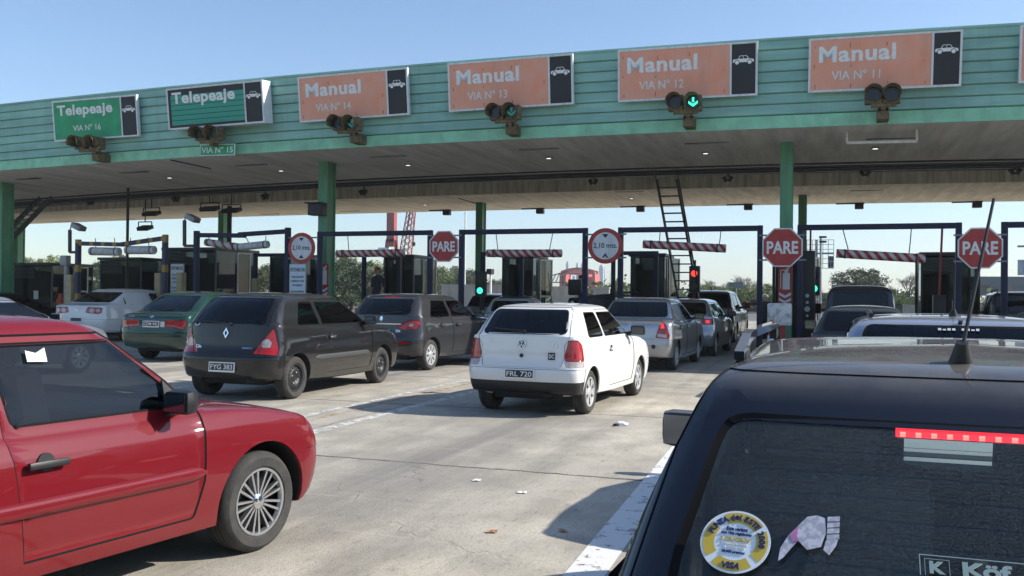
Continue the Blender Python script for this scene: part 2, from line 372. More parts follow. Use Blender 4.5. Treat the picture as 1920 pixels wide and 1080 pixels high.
M_yline = line_mat('faint orange road paint', (.50, .30, .12), .44)
def strip(name, p, q, wd, m, z=.004):
    p, q = Vector((*p, z)), Vector((*q, z)); n = (q-p).cross(Vector((0, 0, 1))).normalized()*wd/2
    b = MB(); b.face([p-n, p+n, q+n, q-n]); return tag(b.build(name, m, smooth=0), kind='structure')
XG, YG, LW, WG, ZG = -13.954, 23.35, 4.4, 3.463, 3.284
for k in range(-4, 5):
    a, c = XG+k*LW-.94, XG+k*LW
    if k == 3:
        strip('lane_marking', (-1.13, 1.0), (-1.74, 18.6), .22, M_line)
        continue
    strip('lane_marking', (a-.05, 8.2), (a-.05, 18.5), .12, M_line2)
    strip('lane_marking', (c-.2, 7.6), (c-.1, 18.5), .14, M_line2)
    strip('lane_marking', (a+.05, 14.5), (c-.22, 14.8), .16, M_line2)
    strip('lane_marking', (a+.2, 8.8), (a+.25, 18), .10, M_yline)
# kerbed islands
M_kerb = mat('island kerb', (.33, .31, .28), .8, var=.5, scale=4)
for k in range(-4, 6):
    a, c = XG+k*LW-.96, XG+k*LW+.02
    b = MB(); n = 10; pts = []
    for i in range(n+1):
        t_ = pi+pi*i/n; pts.append(((a+c)/2+cos(t_)*(c-a)/2, 22.6+sin(t_)*.9, -.005))
    pts += [(c, 40, -.005), (a, 40, -.005)]
    b.prism(pts, (0, 0, .185)); tag(b.build('kerb_island', M_kerb, smooth=30), kind='structure')

# ================================================================== CANOPY
YF, YS1, YS2, YR = 22.11, 27.87, 33.51, 40.45
def qfit(pix, Y):
    P = [at_y(x, y, Y) for x, y in pix]; c = np.polyfit([p.x for p in P], [p.z for p in P], 2)
    return lambda x: float(np.polyval(c, max(-46, min(16, x))))
zTop = qfit([(0, 197), (500, 148), (1180, 91), (1920, 45.6)], YF-.142)
zBot = qfit([(0, 320), (540, 284), (1180, 251.5), (1920, 225)], YF)
zS1 = qfit([(640, 337), (900, 326), (1180, 315), (1920, 297)], YS1)
zS2 = qfit([(640, 373), (900, 365), (1180, 356), (1920, 341)], YS2)
zR = qfit([(47, 420), (540, 405), (1180, 388), (1920, 378)], YR)
XS = list(np.arange(-62, 30.1, 2.0))
can = empty('toll_canopy', (0, YF, 0), label='long green slatted toll canopy on green columns spanning all the lanes', cat='toll canopy')
def cbuild(b, name, m, smooth=0): 
    o = b.build(name, m, smooth=smooth); o.parent = can; o.matrix_parent_inverse = Matrix.Translation((0, -YF, 0)); return o
# fascia: lapped boards
b = MB(); NB = 7
def fz(x, s): return zBot(x)+.30+(zTop(x)-zBot(x)-.30)*s
def fy(s): return YF-.142*s
for i in range(NB):
    s0, s1 = i/NB, (i+1)/NB
    P = []
    for x in XS:
        g = .030
        P.append([(x, fy(s0)+.05, fz(x, s0)), (x, fy(s0)-.024, fz(x, s0)+g), (x, fy(s1)+.004, fz(x, s1)-.004), (x, fy(s1)+.05, fz(x, s1))])
    b.grid(P)
cbuild(b, 'fascia', M_teal)
b = MB(); b.grid([[(x, YF+.2, zBot(x)), (x, YF-.03, zBot(x)), (x, YF-.035, zBot(x)+.285), (x, YF+.05, zBot(x)+.30)] for x in XS]); cbuild(b, 'fascia_band', M_mint)
b = MB(); b.grid([[(x, YF-.17, zTop(x)-.02), (x, YF-.17, zTop(x)+.03), (x, YF+.6, zTop(x)+.03), (x, YF+.6, zTop(x)-.1)] for x in XS]); cbuild(b, 'coping', M_teal)
b = MB(); b.grid([[(x, YF+.02, zBot(x)), (x, YS1, zS1(x)), (x, YS1, zS1(x)+1.1), (x, YS2, zS2(x)+1.1)] for x in XS]); cbuild(b, 'front_soffit', M_soffit)
M_panel = mat('streaked recess panel', (.80, .76, .62), .8, var=.55, scale=2.5, stretch=(3, 1, .25), col2=(.46, .43, .35))
M_soffit2 = mat('pale rear soffit', (.84, .75, .60), .8, var=.3, scale=1.5, stretch=(2, .3, 1))
b = MB(); b.grid([[(x, YS2-.01, zS2(x)), (x, YS2-.01, zS2(x)+1.08)] for x in XS]); cbuild(b, 'recess_panel', M_panel)
b = MB(); b.grid([[(x, YS2, zS2(x)), (x, YR, zR(x)), (x, YR+.05, zR(x)+.3)] for x in XS]); cbuild(b, 'rear_soffit', M_soffit2)
M_roof = mat('roof sheet', (.22, .23, .22), .7)
b = MB(); b.grid([[(x, YF+.5, zTop(x)-.06), (x, YR+.1, zTop(x)-.06), (x, YR+.1, zR(x)+.28)] for x in XS]); cbuild(b, 'roof', M_roof)
# beams and pipes in the recess
for dy, dz, h_, w_ in ((.35, -.02, .42, .22), (1.6, -.05, .16, .14), (2.4, .05, .14, .10)):
    b = MB()
    for x0, x1 in zip(XS[:-1], XS[1:]): b.bar((x0, YS1+dy, zS1(x0)+dz+h_/2), (x1, YS1+dy, zS1(x1)+dz+h_/2), w_, h_)
    cbuild(b, 'beam', M_dkgrey)
for dy, dz, r in ((.75, .02, .045), (1.0, -.04, .035), (1.9, .0, .05)):
    b = MB(); b.tube([(x, YS1+dy, zS1(x)+dz+.02*sin(x*3)) for x in XS], r, 6); cbuild(b, 'pipe', M_dkgrey)
# columns
def column(x, y, zt, wx, wy):
    b = MB(); t = .05
    b.box(x-wx/2, x+wx/2, y-wy/2, y-wy/2+t, 0, zt); b.box(x-wx/2, x+wx/2, y+wy/2-t, y+wy/2, 0, zt)
    b.box(x-wx/2+.04, x+wx/2-.04, y-wy/2+t, y+wy/2-t, 0, zt)
    b.box(x-wx/2-.05, x+wx/2+.05, y-wy/2-.05, y+wy/2+.05, .18, .24)
    return cbuild(b, 'column', M_green)
for X in (at_y(9, 400, 24.3).x, -14.3, -1.12, 12.0):
    column(X, 24.3, 5.5, .30, .50)
for px, Y in ((420, 36.8), (902, 36.8), (1505, 36.8)):
    p = at_y(px, 384, Y); column(p.x, Y, 5.6, .30, .46)
p = at_y(36, 424, 36.8); column(p.x, 36.8, 5.6, .34, .46)
# small lit spots and dark slots in the soffits
for px, py in ((527, 319), (765, 308), (1029, 295), (1323, 286), (1641, 277), (797, 383), (1184, 371), (318, 332)):
    lit = True
    # find Y where the soffit is hit
    for Y in np.arange(YF, YR, .05):
        q = at_y(px, py, Y); zz = (zBot(q.x)+(zS1(q.x)-zBot(q.x))*(Y-YF)/(YS1-YF)) if Y < YS1 else (zS2(q.x)+(zR(q.x)-zS2(q.x))*(Y-YS2)/(YR-YS2))
        if q.z >= zz and (Y < YS1 or Y > YS2): break
    b = MB(); b.cyl((q.x, Y, zz+.02), (q.x, Y, zz-.025), .10, n=14, mi=0); b.cyl((q.x, Y, zz-.02), (q.x, Y, zz-.032), .068, n=14, mi=1)
    cbuild(b, 'downlight', [M_dkgrey, M_lamp], 30)
def soffit_hit(px, py):
    for Y in np.arange(YF, YR, .05):
        q = at_y(px, py, Y)
        if Y < YS1: zz = zBot(q.x)+(zS1(q.x)-zBot(q.x))*(Y-YF)/(YS1-YF)
        elif Y > YS2: zz = zS2(q.x)+(zR(q.x)-zS2(q.x))*(Y-YS2)/(YR-YS2)
        else: continue
        if q.z >= zz: return Vector((q.x, Y, zz))
    return Vector((q.x, Y, zz))
for px, py in ((250, 323), (470, 309), (727, 293), (1010, 279), (1325, 268), (1670, 260), (50, 335), (115, 415), (235, 411), (505, 401), (655, 396), (1180, 359), (1625, 357)):
    q = soffit_hit(px, py); b = MB(); b.box(q.x-.55, q.x+.55, q.y-.09, q.y+.09, q.z-.012, q.z+.05); cbuild(b, 'slot', M_black)
q = soffit_hit(395, 315); q2 = soffit_hit(320, 299)
b = MB(); b.bar(q+Vector((0, 0, -.01)), q2+Vector((0, 0, -.01)), .05, .04); cbuild(b, 'soffit_joint', M_black)
q = soffit_hit(895, 382); q2 = soffit_hit(860, 371)
b = MB(); b.bar(q+Vector((0, 0, -.01)), q2+Vector((0, 0, -.01)), .05, .04); cbuild(b, 'soffit_joint', M_black)

# ================================================================== SIGNS ON THE FASCIA
YSG = YF-.22
M_lensoff2 = mat('dull green lens', (.01, .07, .045), .2)
M_streak = mat('rust streak', (.22, .07, .04), .8)
def car_symbol(b, cx, cy, L, mi=0, z=.004, hole=None):
    # side view of a saloon, length L, centred
    k = L/10.0
    body = [(-5, -.9), (-4.9, .35), (-4.5, .6), (-2.6, .75), (-1.7, 2.3), (1.6, 2.3), (2.7, .75), (4.6, .45), (5, .1), (5, -.9)]
    b.prism([(cx+x*k, cy+y*k, .0) for x, y in body], (0, 0, z), mi)
    if hole is not None:
        for poly in ([(-2.2, .8), (-1.45, 2.0), (-.15, 2.0), (-.15, .8)], [(.1, .8), (.1, 2.0), (1.45, 2.0), (2.25, .8)]):
            b.prism([(cx+x*k, cy+y*k, z) for x, y in poly], (0, 0, .0025), hole)
    for x in (-3, 3):
        if hole is not None: b.cyl((cx+x*k, cy-.95*k, 0), (cx+x*k, cy-.95*k, z+.0015), 1.25*k, n=16, mi=hole)
        b.cyl((cx+x*k, cy-.95*k, 0), (cx+x*k, cy-.95*k, z+.003), .95*k, n=16, mi=mi)
def frame_of(root, org, right, upv):
    return put(root, org, right, upv)
def fascia_sign(n, TL, TR, BR, BL, kind, label):
    Y = YSG if kind != 'box' else YF-.50
    tl, tr, br, bl = [at_y(*p, Y-(.142 if i < 2 else .02)) for i, p in enumerate((TL, TR, BR, BL))]
    c = (tl+tr+br+bl)/4; right = ((tr-tl)+(br-bl)).normalized(); upv = ((tl-bl)+(tr-br)).normalized()
    W = ((tr-tl).length+(br-bl).length)/2; Hh = ((tl-bl).length+(tr-br).length)/2
    root = empty('lane_sign', label=label, cat='lane sign', group='lane signs along the canopy front'); put(root, c, right, upv)
    face, lm = (M_salmon, M_letter) if kind == 'manual' else (M_sgreen, M_letter)
    fr = .045
    xb = W/2-W*.185      # divider
    b = MB(); dep = .09 if kind != 'box' else .40
    b.box(-W/2, W/2, -Hh/2, Hh/2, -dep, -.012, mi=0)
    for x0, x1, y0, y1 in ((-W/2, W/2, Hh/2-fr, Hh/2), (-W/2, W/2, -Hh/2, -Hh/2+fr), (-W/2, -W/2+fr, -Hh/2+fr, Hh/2-fr), (W/2-fr, W/2, -Hh/2+fr, Hh/2-fr), (xb-.022, xb+.022, -Hh/2+fr, Hh/2-fr)):
        b.box(x0, x1, y0, y1, -.014, .012, mi=0)
    b.build('frame', M_signwhite, root, smooth=0)
    if kind == 'box':
        b = MB(); b.box(-W/2+fr, xb-.022, -Hh/2+fr, Hh/2-fr, -.012, -.002, 0); b.box(xb+.022, W/2-fr, -Hh/2+fr, Hh/2-fr, -.012, -.002, 0)
        b.build('panel', M_sblack, root, smooth=0)
        b = MB(); m_ = .09
        for i in range(6):
            y0 = -Hh/2+fr+.07+(Hh-2*fr-.22)*i/6; y1 = -Hh/2+fr+.07+(Hh-2*fr-.22)*(i+1)/6-.018
            b.box(-W/2+fr+m_, xb-.03, y0, y1, -.006, .004)
        b.build('slats', mat('lit green slats', (.03, .33, .24), .4), root, smooth=0)
    else:
        b = MB(); b.box(-W/2+fr, xb-.022, -Hh/2+fr, Hh/2-fr, -.012, -.002, 0); rnd = random.Random(n)
        for i in range(10 if kind == 'manual' else 0):
            x, y = -W/2+.15+(xb+W/2-.3)*(i % 4)/3+rnd.uniform(-.03, .03), (-.36, .0, .36)[i % 3]*Hh+rnd.uniform(-.03, .03); l = rnd.uniform(.03, .11)
            b.box(x-.006, x+.006, y-l, y, -.004, .0004, 1)
        b.build('panel', [face, M_streak], root, smooth=0)
        b = MB(); b.box(xb+.022, W/2-fr, -Hh/2+fr, Hh/2-fr, -.012, -.002, 0); b.build('side_panel', M_sblack, root, smooth=0)
    b = MB(); car_symbol(b, (xb+W/2-fr)/2+.005, Hh*.16, W*.145, 0, .006, 1); b.build('car_symbol', [M_letter, M_sblack], root, smooth=0)
    if kind == 'manual':
        text('Manual', W*.51, Hh*.30, lm, (-W/2+W*.325, Hh*.19, 0), root, (1, 0, 0), (0, 1, 0), bold=.032, sp=1.08)
        text('VIA N° %d' % n, W*.325, Hh*.17, M_lettergrey, (-W/2+W*.32, -Hh*.20, 0), root, (1, 0, 0), (0, 1, 0), bold=.016)
    else:
        text('Telepeaje', W*.66, Hh*.34 if kind == 'green' else Hh*.36, lm, (-W/2+W*.385, Hh*.21, .003), root, (1, 0, 0), (0, 1, 0), bold=.030, sp=1.05)
        if kind == 'green': text('VIA N° %d' % n, W*.33, Hh*.15, lm, (-W/2+W*.40, -Hh*.20, 0), root, (1, 0, 0), (0, 1, 0), bold=.008)
    return root
fascia_sign(16, (97, 190), (257, 177), (259, 255), (103, 266), 'green', 'green Telepeaje sign reading VIA N° 16 with white car symbol, on the green fascia')
fascia_sign(15, (313, 167), (493, 149), (495, 230), (315, 244), 'box', 'dark box sign reading Telepeaje over green slats, standing proud of the fascia')
fascia_sign(14, (557, 145), (764, 126), (767, 215), (563, 230), 'manual', 'salmon Manual sign reading VIA N° 14 with black car panel')
fascia_sign(13, (838, 119), (1073, 100), (1076, 195), (843, 210), 'manual', 'salmon Manual sign reading VIA N° 13 with black car panel')
fascia_sign(12, (1157, 94), (1420, 77), (1421, 178), (1160, 192), 'manual', 'salmon Manual sign reading VIA N° 12 above the lit green arrow')
fascia_sign(11, (1515, 72), (1805, 56), (1803, 160), (1517, 175), 'manual', 'salmon Manual sign reading VIA N° 11 above the dark signal')
fascia_sign(10, (1911, 47), (2235, 26), (2233, 140), (1912, 156), 'manual', 'salmon sign cut off by the right edge of the photo')
# VIA N 15 plate
p0, p1 = at_y(375, 282, YF-.30), at_y(440, 280, YF-.30)
root = empty('lane_number_plate', label='small green plate reading VIA N° 15 on the mint band', cat='sign'); put(root, (p0+p1)/2, p1-p0, (0, 0, 1))
W_ = (p1-p0).length; b = MB(); b.box(-W_/2, W_/2, -.16, .16, -.03, 0); b.box(-.3, -.26, -.02, .02, -.25, -.031); b.box(.26, .3, -.02, .02, -.25, -.031); b.build('panel', M_letter, root, smooth=0)
b = MB(); b.box(-W_/2+.02, W_/2-.02, -.14, .14, -.001, .003); b.build('face', M_sgreen, root, smooth=0)
text('VIA N° 15', W_*.9, .17, M_letter, (0, 0, .004), root, (1, 0, 0), (0, 1, 0), bold=.01)

# ================================================================== TRAFFIC SIGNALS ON THE FASCIA
def signal(pl, pr, pb, state, label, post=True):
    Y = YF-.62
    a, c = at_y(*pl, Y), at_y(*pr, Y); e = at_y(*pb, YF-.45)
    mid = (a+c)/2; root = empty('lane_signal', mid, label=label, cat='traffic signal', group='twin lane signals on the canopy front')
    r = .158
    for i, p in enumerate((a, c)):
        q = p-mid
        b = MB(); b.box(q.x-.18, q.x+.18, q.y, q.y+.24, q.z-.18, q.z+.18, bev=.03); b.build('housing', M_rust, root, smooth=30)
        b = MB(); b.lathe([(r, 0), (r+.012, -.20)], 20, c=(q.x, q.y, q.z), a0=R(-38), a1=R(218)); b.lathe([(r+.03, -.30), (r, -.20)], 20, c=(q.x, q.y, q.z), a0=R(-38), a1=R(218))
        b.lathe([(r+.03, -.02), (r+.03, -.20)], 20, c=(q.x, q.y, q.z), a0=R(-38), a1=R(218)); v_ = b.build('visor', M_rust, root, smooth=50)
        lit = state if i == 1 else 'off'
        b = MB(); b.cyl((q.x, q.y-.035, q.z), (q.x, q.y+.01, q.z), r-.005, n=24); ln = b.build('lens', {'off': M_lensoff, 'arrow': M_lensoff, 'dim': M_lensoff, 'round': M_lensoff2}[lit], root, smooth=30)
        if lit in ('arrow', 'dim'):
            b = MB(); y = q.y-.05
            b.box(q.x-.024, q.x+.024, y, y+.02, q.z+.0, q.z+.11)
            for s in (-1, 1): b.prism([(q.x, y, q.z-.105), (q.x+s*.105, y, q.z-.03), (q.x+s*.105, y, q.z+.03), (q.x, y, q.z-.045)], (0, .02, 0))
            b.build('arrow', M_lensG if lit == 'arrow' else M_lensGd, ln, smooth=0)
    d = e-mid
    b = MB(); zb_ = zBot(e.x)+.02-mid.z
    if post: b.box(d.x-.12, d.x+.12, YF-.04-mid.y, .1, d.z-.22, d.z+.02); b.box(d.x-.10, d.x-.05, .10, .15, d.z-.05, -.2); b.box(d.x+.05, d.x+.10, .10, .15, d.z-.05, -.2)
    b.box(min(a.x, c.x)-mid.x-.05, max(a.x, c.x)-mid.x+.1, .04, .12, -.25, -.17); b.box(d.x-.05, d.x+.05, .06, YF-.06-mid.y, -.32, -.22)
    b.build('bracket', M_rust, root, smooth=0)
signal((148, 268), (178, 268), (182, 288), 'off', 'unlit rusty twin signal under the green VIA N° 16 sign')
signal((375, 251), (403, 250), (400, 262), 'round', 'rusty twin signal above the VIA N° 15 plate', False)
signal((634, 231), (661, 232), (666, 252), 'dim', 'rusty twin signal with dim green arrow below VIA N° 14')
signal((930, 211), (960, 210), (958, 235), 'dim', 'rusty twin signal with green arrow below VIA N° 13')
signal((1266, 192), (1300, 192), (1291, 220), 'arrow', 'rusty twin signal with bright green arrow below VIA N° 12')
signal((1638, 178), (1672, 177), (1656, 205), 'off', 'unlit rusty twin signal below the VIA N° 11 sign')
# empty white hanger under the canopy at lane 11
a, c = at_y(1588, 268, YF+.8), at_y(1719, 265, YF+.8); root = empty('sign_hanger', (a+c)/2, label='empty white U shaped sign hanger under the canopy edge', cat='hanger')
b = MB(); m_ = (a+c)/2
b.bar(a-m_, c-m_, .05, .06); b.bar(a-m_, a-m_+Vector((0, 0, .34)), .05, .05); b.bar(c-m_, c-m_+Vector((0, 0, .34)), .05, .05)
b.build('frame', M_white, root, smooth=0)
# ================================================================== HEIGHT GATES
gate_n = {16: -2, 15: -1, 14: 0, 13: 1, 12: 2, 11: 3, 10: 4}
M_plate = mat('grey bracket', (.2, .2, .21), .5, .5)
for n, lab in ((14, 'navy height gate over lane 14, the one whose beam passes the green column'), (13, 'navy height gate over lane 13 between the first PARE sign and a round sign'),
               (12, 'navy height gate over lane 12 in front of the steel ladder'), (11, 'navy height gate over lane 11 between two PARE signs'), (10, 'navy height gate cut off by the right edge of the photo')):
    k = gate_n[n]; x0, x1 = XG+k*LW, XG+k*LW+WG
    r = empty('height_gate', (x0, YG, .18), label=lab, cat='height gate', group='navy height gates over the lanes')
    for x in (0, WG):
        b = MB(); b.box(x-.065, x+.065, -.065, .065, 0, ZG-.18, bev=.012); b.box(x-.12, x+.12, -.12, .12, 0, .02); b.build('post', M_navy, r, smooth=30)
    b = MB(); b.box(.065, WG-.065, -.06, .06, ZG-.18-.135, ZG-.18-.003, bev=.012); b.build('beam', M_navy, r, smooth=30)
# lanes 16 and 15: broken gates with two tone posts
def bent_gate(pl, pm, pm2, pr, zs_, m, lab, bars):
    A, Mi, M2, B_ = [at_y(*q, YG) for q in (pl, pm, pm2, pr)]
    r = empty('height_gate', (A.x, YG, .18), label=lab, cat='height gate', group='bent height gates of the electronic lanes')
    o = Vector((A.x, YG, .18))
    for P in (A, B_):
        b = MB(); b.box(P.x-o.x-.07, P.x-o.x+.07, -.07, .07, 0, P.z-.18+.05, bev=.012); b.build('post', m, r, smooth=30)
    b = MB(); b.bar(A-o+Vector((.07, 0, -.08)), Mi-o+Vector((0, 0, -.06)), .12, .13); b.build('beam', m, r, smooth=0)
    b = MB(); b.bar(M2-o+Vector((0, .02, -.06)), B_-o+Vector((-.07, .02, -.06)), .11, .13); b.build('beam', m, r, smooth=0)
    return r
M_yb2 = stripes('yellow and navy post bands', (.016, .022, .07), (.40, .23, .04), 1.1, 0, .72, axis=2)
g16 = bent_gate((147, 452), (232, 455), (225, 455), (310, 443), 0, M_yb, 'yellow and navy banded gate over lane 16 with two white tubes', 0)
g15 = bent_gate((369, 436), (460, 438), (447, 436), (540, 430), 0, M_navy, 'navy gate over lane 15 with a sagging split beam', 0)
for ch in g16.children:
    if ch.name.startswith('post'): ch.data.materials[0] = M_yb2
# flood lamps on brackets standing on those gates
def gate_lamp(px0, py_top, py_bot, pxl, pyl, lab):
    a, c = at_y(px0, py_top, YG), at_y(px0, py_bot, YG); l = at_y(pxl, pyl, YG-.1)
    r = empty('bracket_lamp', c, label=lab, cat='floodlight', group='floodlights on gate brackets')
    b = MB(); b.bar((0, 0, 0), (.30, 0, 0), .07, .08); b.bar((0, 0, 0), a-c, .08, .08); b.build('bracket', M_dkgrey, r, smooth=0)
    b = MB(); b.tube([a-c, a-c+Vector((.06, 0, .10)), l-c], .018, 6); b.build('arm', M_dkgrey, r)
    M = Matrix.Translation(l-c) @ Matrix.Rotation(R(24), 4, 'Y'); b = MB(); b.box(-.19, .19, -.16, .16, -.07, .09, bev=.03, M=M); b.build('lamp_head', M_grey, r, smooth=30)
gate_lamp(131, 431, 473, 147, 426, 'grey floodlight on an L bracket at the left post of the banded gate')
gate_lamp(346, 413, 461, 361, 410, 'grey floodlight on an L bracket at the left post of the split beam gate')
# hanging height bars
M_tube = mat('dull white tube', (.58, .58, .57), .5, var=.35, scale=6)
def hang_bar(p, q, hangers, m, lab, r=.105, beam_z=ZG-.1):
    A, B_ = at_y(*p, YG), at_y(*q, YG); L = (B_-A).length; ro = empty('height_bar', A, label=lab, cat='height bar', group='hanging height bars')
    ang = math.atan2(B_.z-A.z, B_.x-A.x)
    b = MB(); b.lathe([(0, 0), (r*.92, 0), (r, .015), (r, L-.015), (r*.92, L), (0, L)], 18, axis='x')
    for t in (.10, .9): b.lathe([(r+.006, L*t-.02), (r+.006, L*t+.02)], 18, axis='x', mi=1)
    o = b.build('tube', [m, M_dkgrey], ro, smooth=40); o.rotation_euler = (0, -ang, 0)
    for t, bx in hangers:
        P = (B_-A)*t; top = at_y(bx, 425, YG); b = MB(); b.tube([P+Vector((0, 0, r*.8)), P*.5+Vector(((top.x-A.x)*.5, 0, (beam_z-A.z+P.z)*.5+.05)), Vector((top.x-A.x, 0, beam_z-A.z))], .012, 6); b.build('hanger', M_dkgrey, ro)
hang_bar((632, 476), (757, 474), ((.18, 652), (.9, 745)), M_rw, 'red and white banded bar hanging in lane 14 before the dark booth')
hang_bar((913, 475), (1053, 475), ((.15, 930), (.84, 1037)), M_rw, 'level red and white banded bar hanging in lane 13')
hang_bar((1206, 458), (1361, 466), ((.2, 1238), (.92, 1352)), M_rw, 'red and white banded bar hanging in front of the ladder')
hang_bar((1568, 475), (1735, 485), ((.14, 1580), (.82, 1709)), M_rw, 'red and white banded bar tilted on crooked hangers in lane 11')
hang_bar((170, 471), (224, 472), ((.18, 179), (.85, 215)), M_tube, 'plain white tube hanging at the left in lane 16', .13)
hang_bar((237, 469), (290, 469), ((.8, 278), (.15, 245)), M_tube, 'plain white tube hanging at the right in lane 16', .13)
hang_bar((386, 454), (446, 463), ((.12, 391), ), stripes('worn red bands', (.60, .59, .57), (.33, .10, .09), 3.2, .9, .45), 'white tube with worn red marks, left half of a broken bar', .11)
hang_bar((443, 464), (503, 458), ((.4, 459), (.92, 499)), M_tube, 'plain white tube, right half of a broken bar in lane 15', .11)
# ------------------------------------------------------------------ PARE octagons and round height signs
def pare(c, wpx, lab):
    P = at_y(*c, YG-.10); rad = wpx/2*(P.y/ray(*c).y)/F*1.04
    r = empty('stop_sign', P, label=lab, cat='stop sign', group='red PARE octagons between the gates')
    def octo(rr): return [(rr/cos(pi/8)*cos(pi/8+i*pi/4), 0, rr/cos(pi/8)*sin(pi/8+i*pi/4)) for i in range(8)]
    b = MB(); b.prism(octo(rad), (0, .03, 0)); b.build('plate', M_signwhite, r, smooth=0)
    b = MB(); b.prism([(x, -.004, z) for x, y, z in octo(rad*.93)], (0, .006, 0)); b.build('face', M_signred, r, smooth=0)
    text('PARE', rad*1.56, rad*.66, M_letter, (0, -.006, 0), r, bold=.03)
    b = MB()
    b.box(-.03, .03, .033, .06, -.28, .28)
    for z in (-.3, .3): b.box(-rad-.08, rad+.08, .032, .07, z-.02, z+.02)
    b.build('bracket', M_plate, r, smooth=0)
pare((832, 462), 56, 'red PARE octagon between the lane 14 and lane 13 gates')
pare((1467, 464), 70, 'red PARE octagon in front of the green column')
pare((1838, 465), 74, 'red PARE octagon behind the car aerial at the right')
def round_sign(c, wpx, lab, low):
    P = at_y(*c, YG-.10); rad = wpx/2*(P.y/ray(*c).y)/F*1.03
    r = empty('height_limit_sign', P, label=lab, cat='road sign', group='round height limit signs')
    b = MB(); b.cyl((0, 0, 0), (0, .03, 0), rad, n=40); b.build('plate', M_signred, r, smooth=30)
    b = MB(); b.cyl((0, -.004, 0), (0, .002, 0), rad*.76, n=40); b.build('face', M_signwhite, r, smooth=30)
    text('2,10 mts.', rad*1.36, rad*.34, M_bluegreen, (0, -.005, 0), r, bold=.012)
    b = MB(); s = rad*.15
    b.prism([(-s*1.2, -.007, rad*.66), (s*1.2, -.007, rad*.66), (0, -.007, rad*.44)], (0, .004, 0)); 
    if low: b.prism([(-s*1.2, -.007, -rad*.66), (-s*.45, -.007, -rad*.66), (0, -.007, -rad*.54), (s*.45, -.007, -rad*.66), (s*1.2, -.007, -rad*.66), (0, -.007, -rad*.40)][::-1], (0, .004, 0))
    else: b.prism([(-s*1.2, -.007, -rad*.66), (0, -.007, -rad*.44), (s*1.2, -.007, -rad*.66)], (0, .004, 0))
    b.build('arrowheads', M_bluegreen, r, smooth=0)
    b = MB()
    b.box(-.03, .03, .033, .06, -.28, .28)
    for z in (-.3, .3): b.box(-rad-.08, rad+.08, .032, .07, z-.02, z+.02)
    b.build('bracket', M_plate, r, smooth=0)
round_sign((565, 465), 56, 'round 2,10 mts. sign left of the green column', False)
round_sign((1135, 461), 65, 'round 2,10 mts. sign left of the ladder', True)
# EVITE MULTAS boards
def board(c, W_, H_, lines, Y, lab):
    P = at_y(*c, Y); r = empty('notice_board', P, label=lab, cat='notice', group='EVITE MULTAS notices')
    b = MB(); b.box(-W_/2, W_/2, 0, .03, -H_/2, H_/2); b.build('plate', M_grey, r, smooth=0)
    b = MB(); b.box(-W_/2+.02, W_/2-.02, -.005, 0.001, -H_/2+.02, H_/2-.02); b.build('face', mat('notice face', (.62, .70, .76), .5, var=.1), r, smooth=0)
    for s, z, hh, wd in lines: text(s, W_*wd, hh, M_bluegreen, (0, -.006, z), r, bold=.014)
    return r
LN = (('EVITE MULTAS', .33, .11, .84), ('CIRCULAR POR', .12, .055, .7), ('CARRILES O VIAS', -.0, .055, .78), ('PROHIBIDAS', -.12, .055, .56), ('FORZAR BARRERAS', -.30, .055, .78), ('O OMITIR EL PAGO', -.41, .055, .78))
board((558, 527), .56, 1.0, LN, YG-.12, 'pale EVITE MULTAS notice under the round sign beside the green column')
board((332, 522), .52, .95, LN, YG+1.2, 'pale EVITE MULTAS notice beside the tan post in front of the left booth')
# tan posts
for i, (px, py0, Y, lab) in enumerate(((299, 512, YG+1.0, 'tan post in front of the small dark booth'), (340, 511, YG+.9, 'tan post beside the left EVITE MULTAS notice'), (133, 515, YG, 'tan post left of the banded gate post'), (480, 522, YG+4, 'tan post right of the large dark booth'))):
    P = at_y(px, py0, Y); b = MB(); b.box(-.11, .11, -.11, .11, 0, P.z-.18, bev=.015); b.box(-.15, .15, -.15, .15, 0, .03)
    tag(b.build('guard_post', mat('tan paint', (.46, .37, .20), .6, var=.3), loc=(P.x, P.y, .18), smooth=30), lab, 'post', 'tan guard posts')
# fire extinguisher signs on the columns
def ext_sign(c, Y, W_, H_, lab):
    P = at_y(*c, Y); r = empty('fire_extinguisher_sign', P, label=lab, cat='sign', group='fire extinguisher signs on columns')
    b = MB(); b.box(-W_/2, W_/2, 0, .02, -H_/2, H_/2); b.build('plate', M_signred, r, smooth=0)
    b = MB(); k = W_
    b.box(-.17*k, .33*k, -.004, .002, -.12*H_, .30*H_); b.box(-.05*k, .2*k, -.004, .002, .30*H_, .36*H_); b.box(-.34*k, .28*k, -.004, .002, .36*H_, .39*H_); b.box(-.34*k, -.28*k, -.004, .002, -.1*H_, .39*H_)
    b.prism([(x*k, -.004, z*H_) for x, z in ((.05, .40), (.28, .47), (.28, .42), (.1, .38))], (0, .006, 0))
    b.build('extinguisher_symbol', M_signwhite, r, smooth=0)
    b = MB()
    for z in (-.26, -.40):
        for s in (-1, 1): b.prism([(0, -.004, z*H_-.08*H_), (s*.42*k, -.004, z*H_), (s*.42*k, -.004, z*H_+.07*H_), (0, -.004, z*H_-.01*H_)], (0, .006, 0))
    b.build('chevrons', M_signwhite, r, smooth=0)
ext_sign((607, 526), 24.02, .30, 1.0, 'red fire extinguisher sign low on the green column by lane 14')
ext_sign((1472, 534), 24.02, .34, .98, 'red fire extinguisher sign below the middle PARE sign')
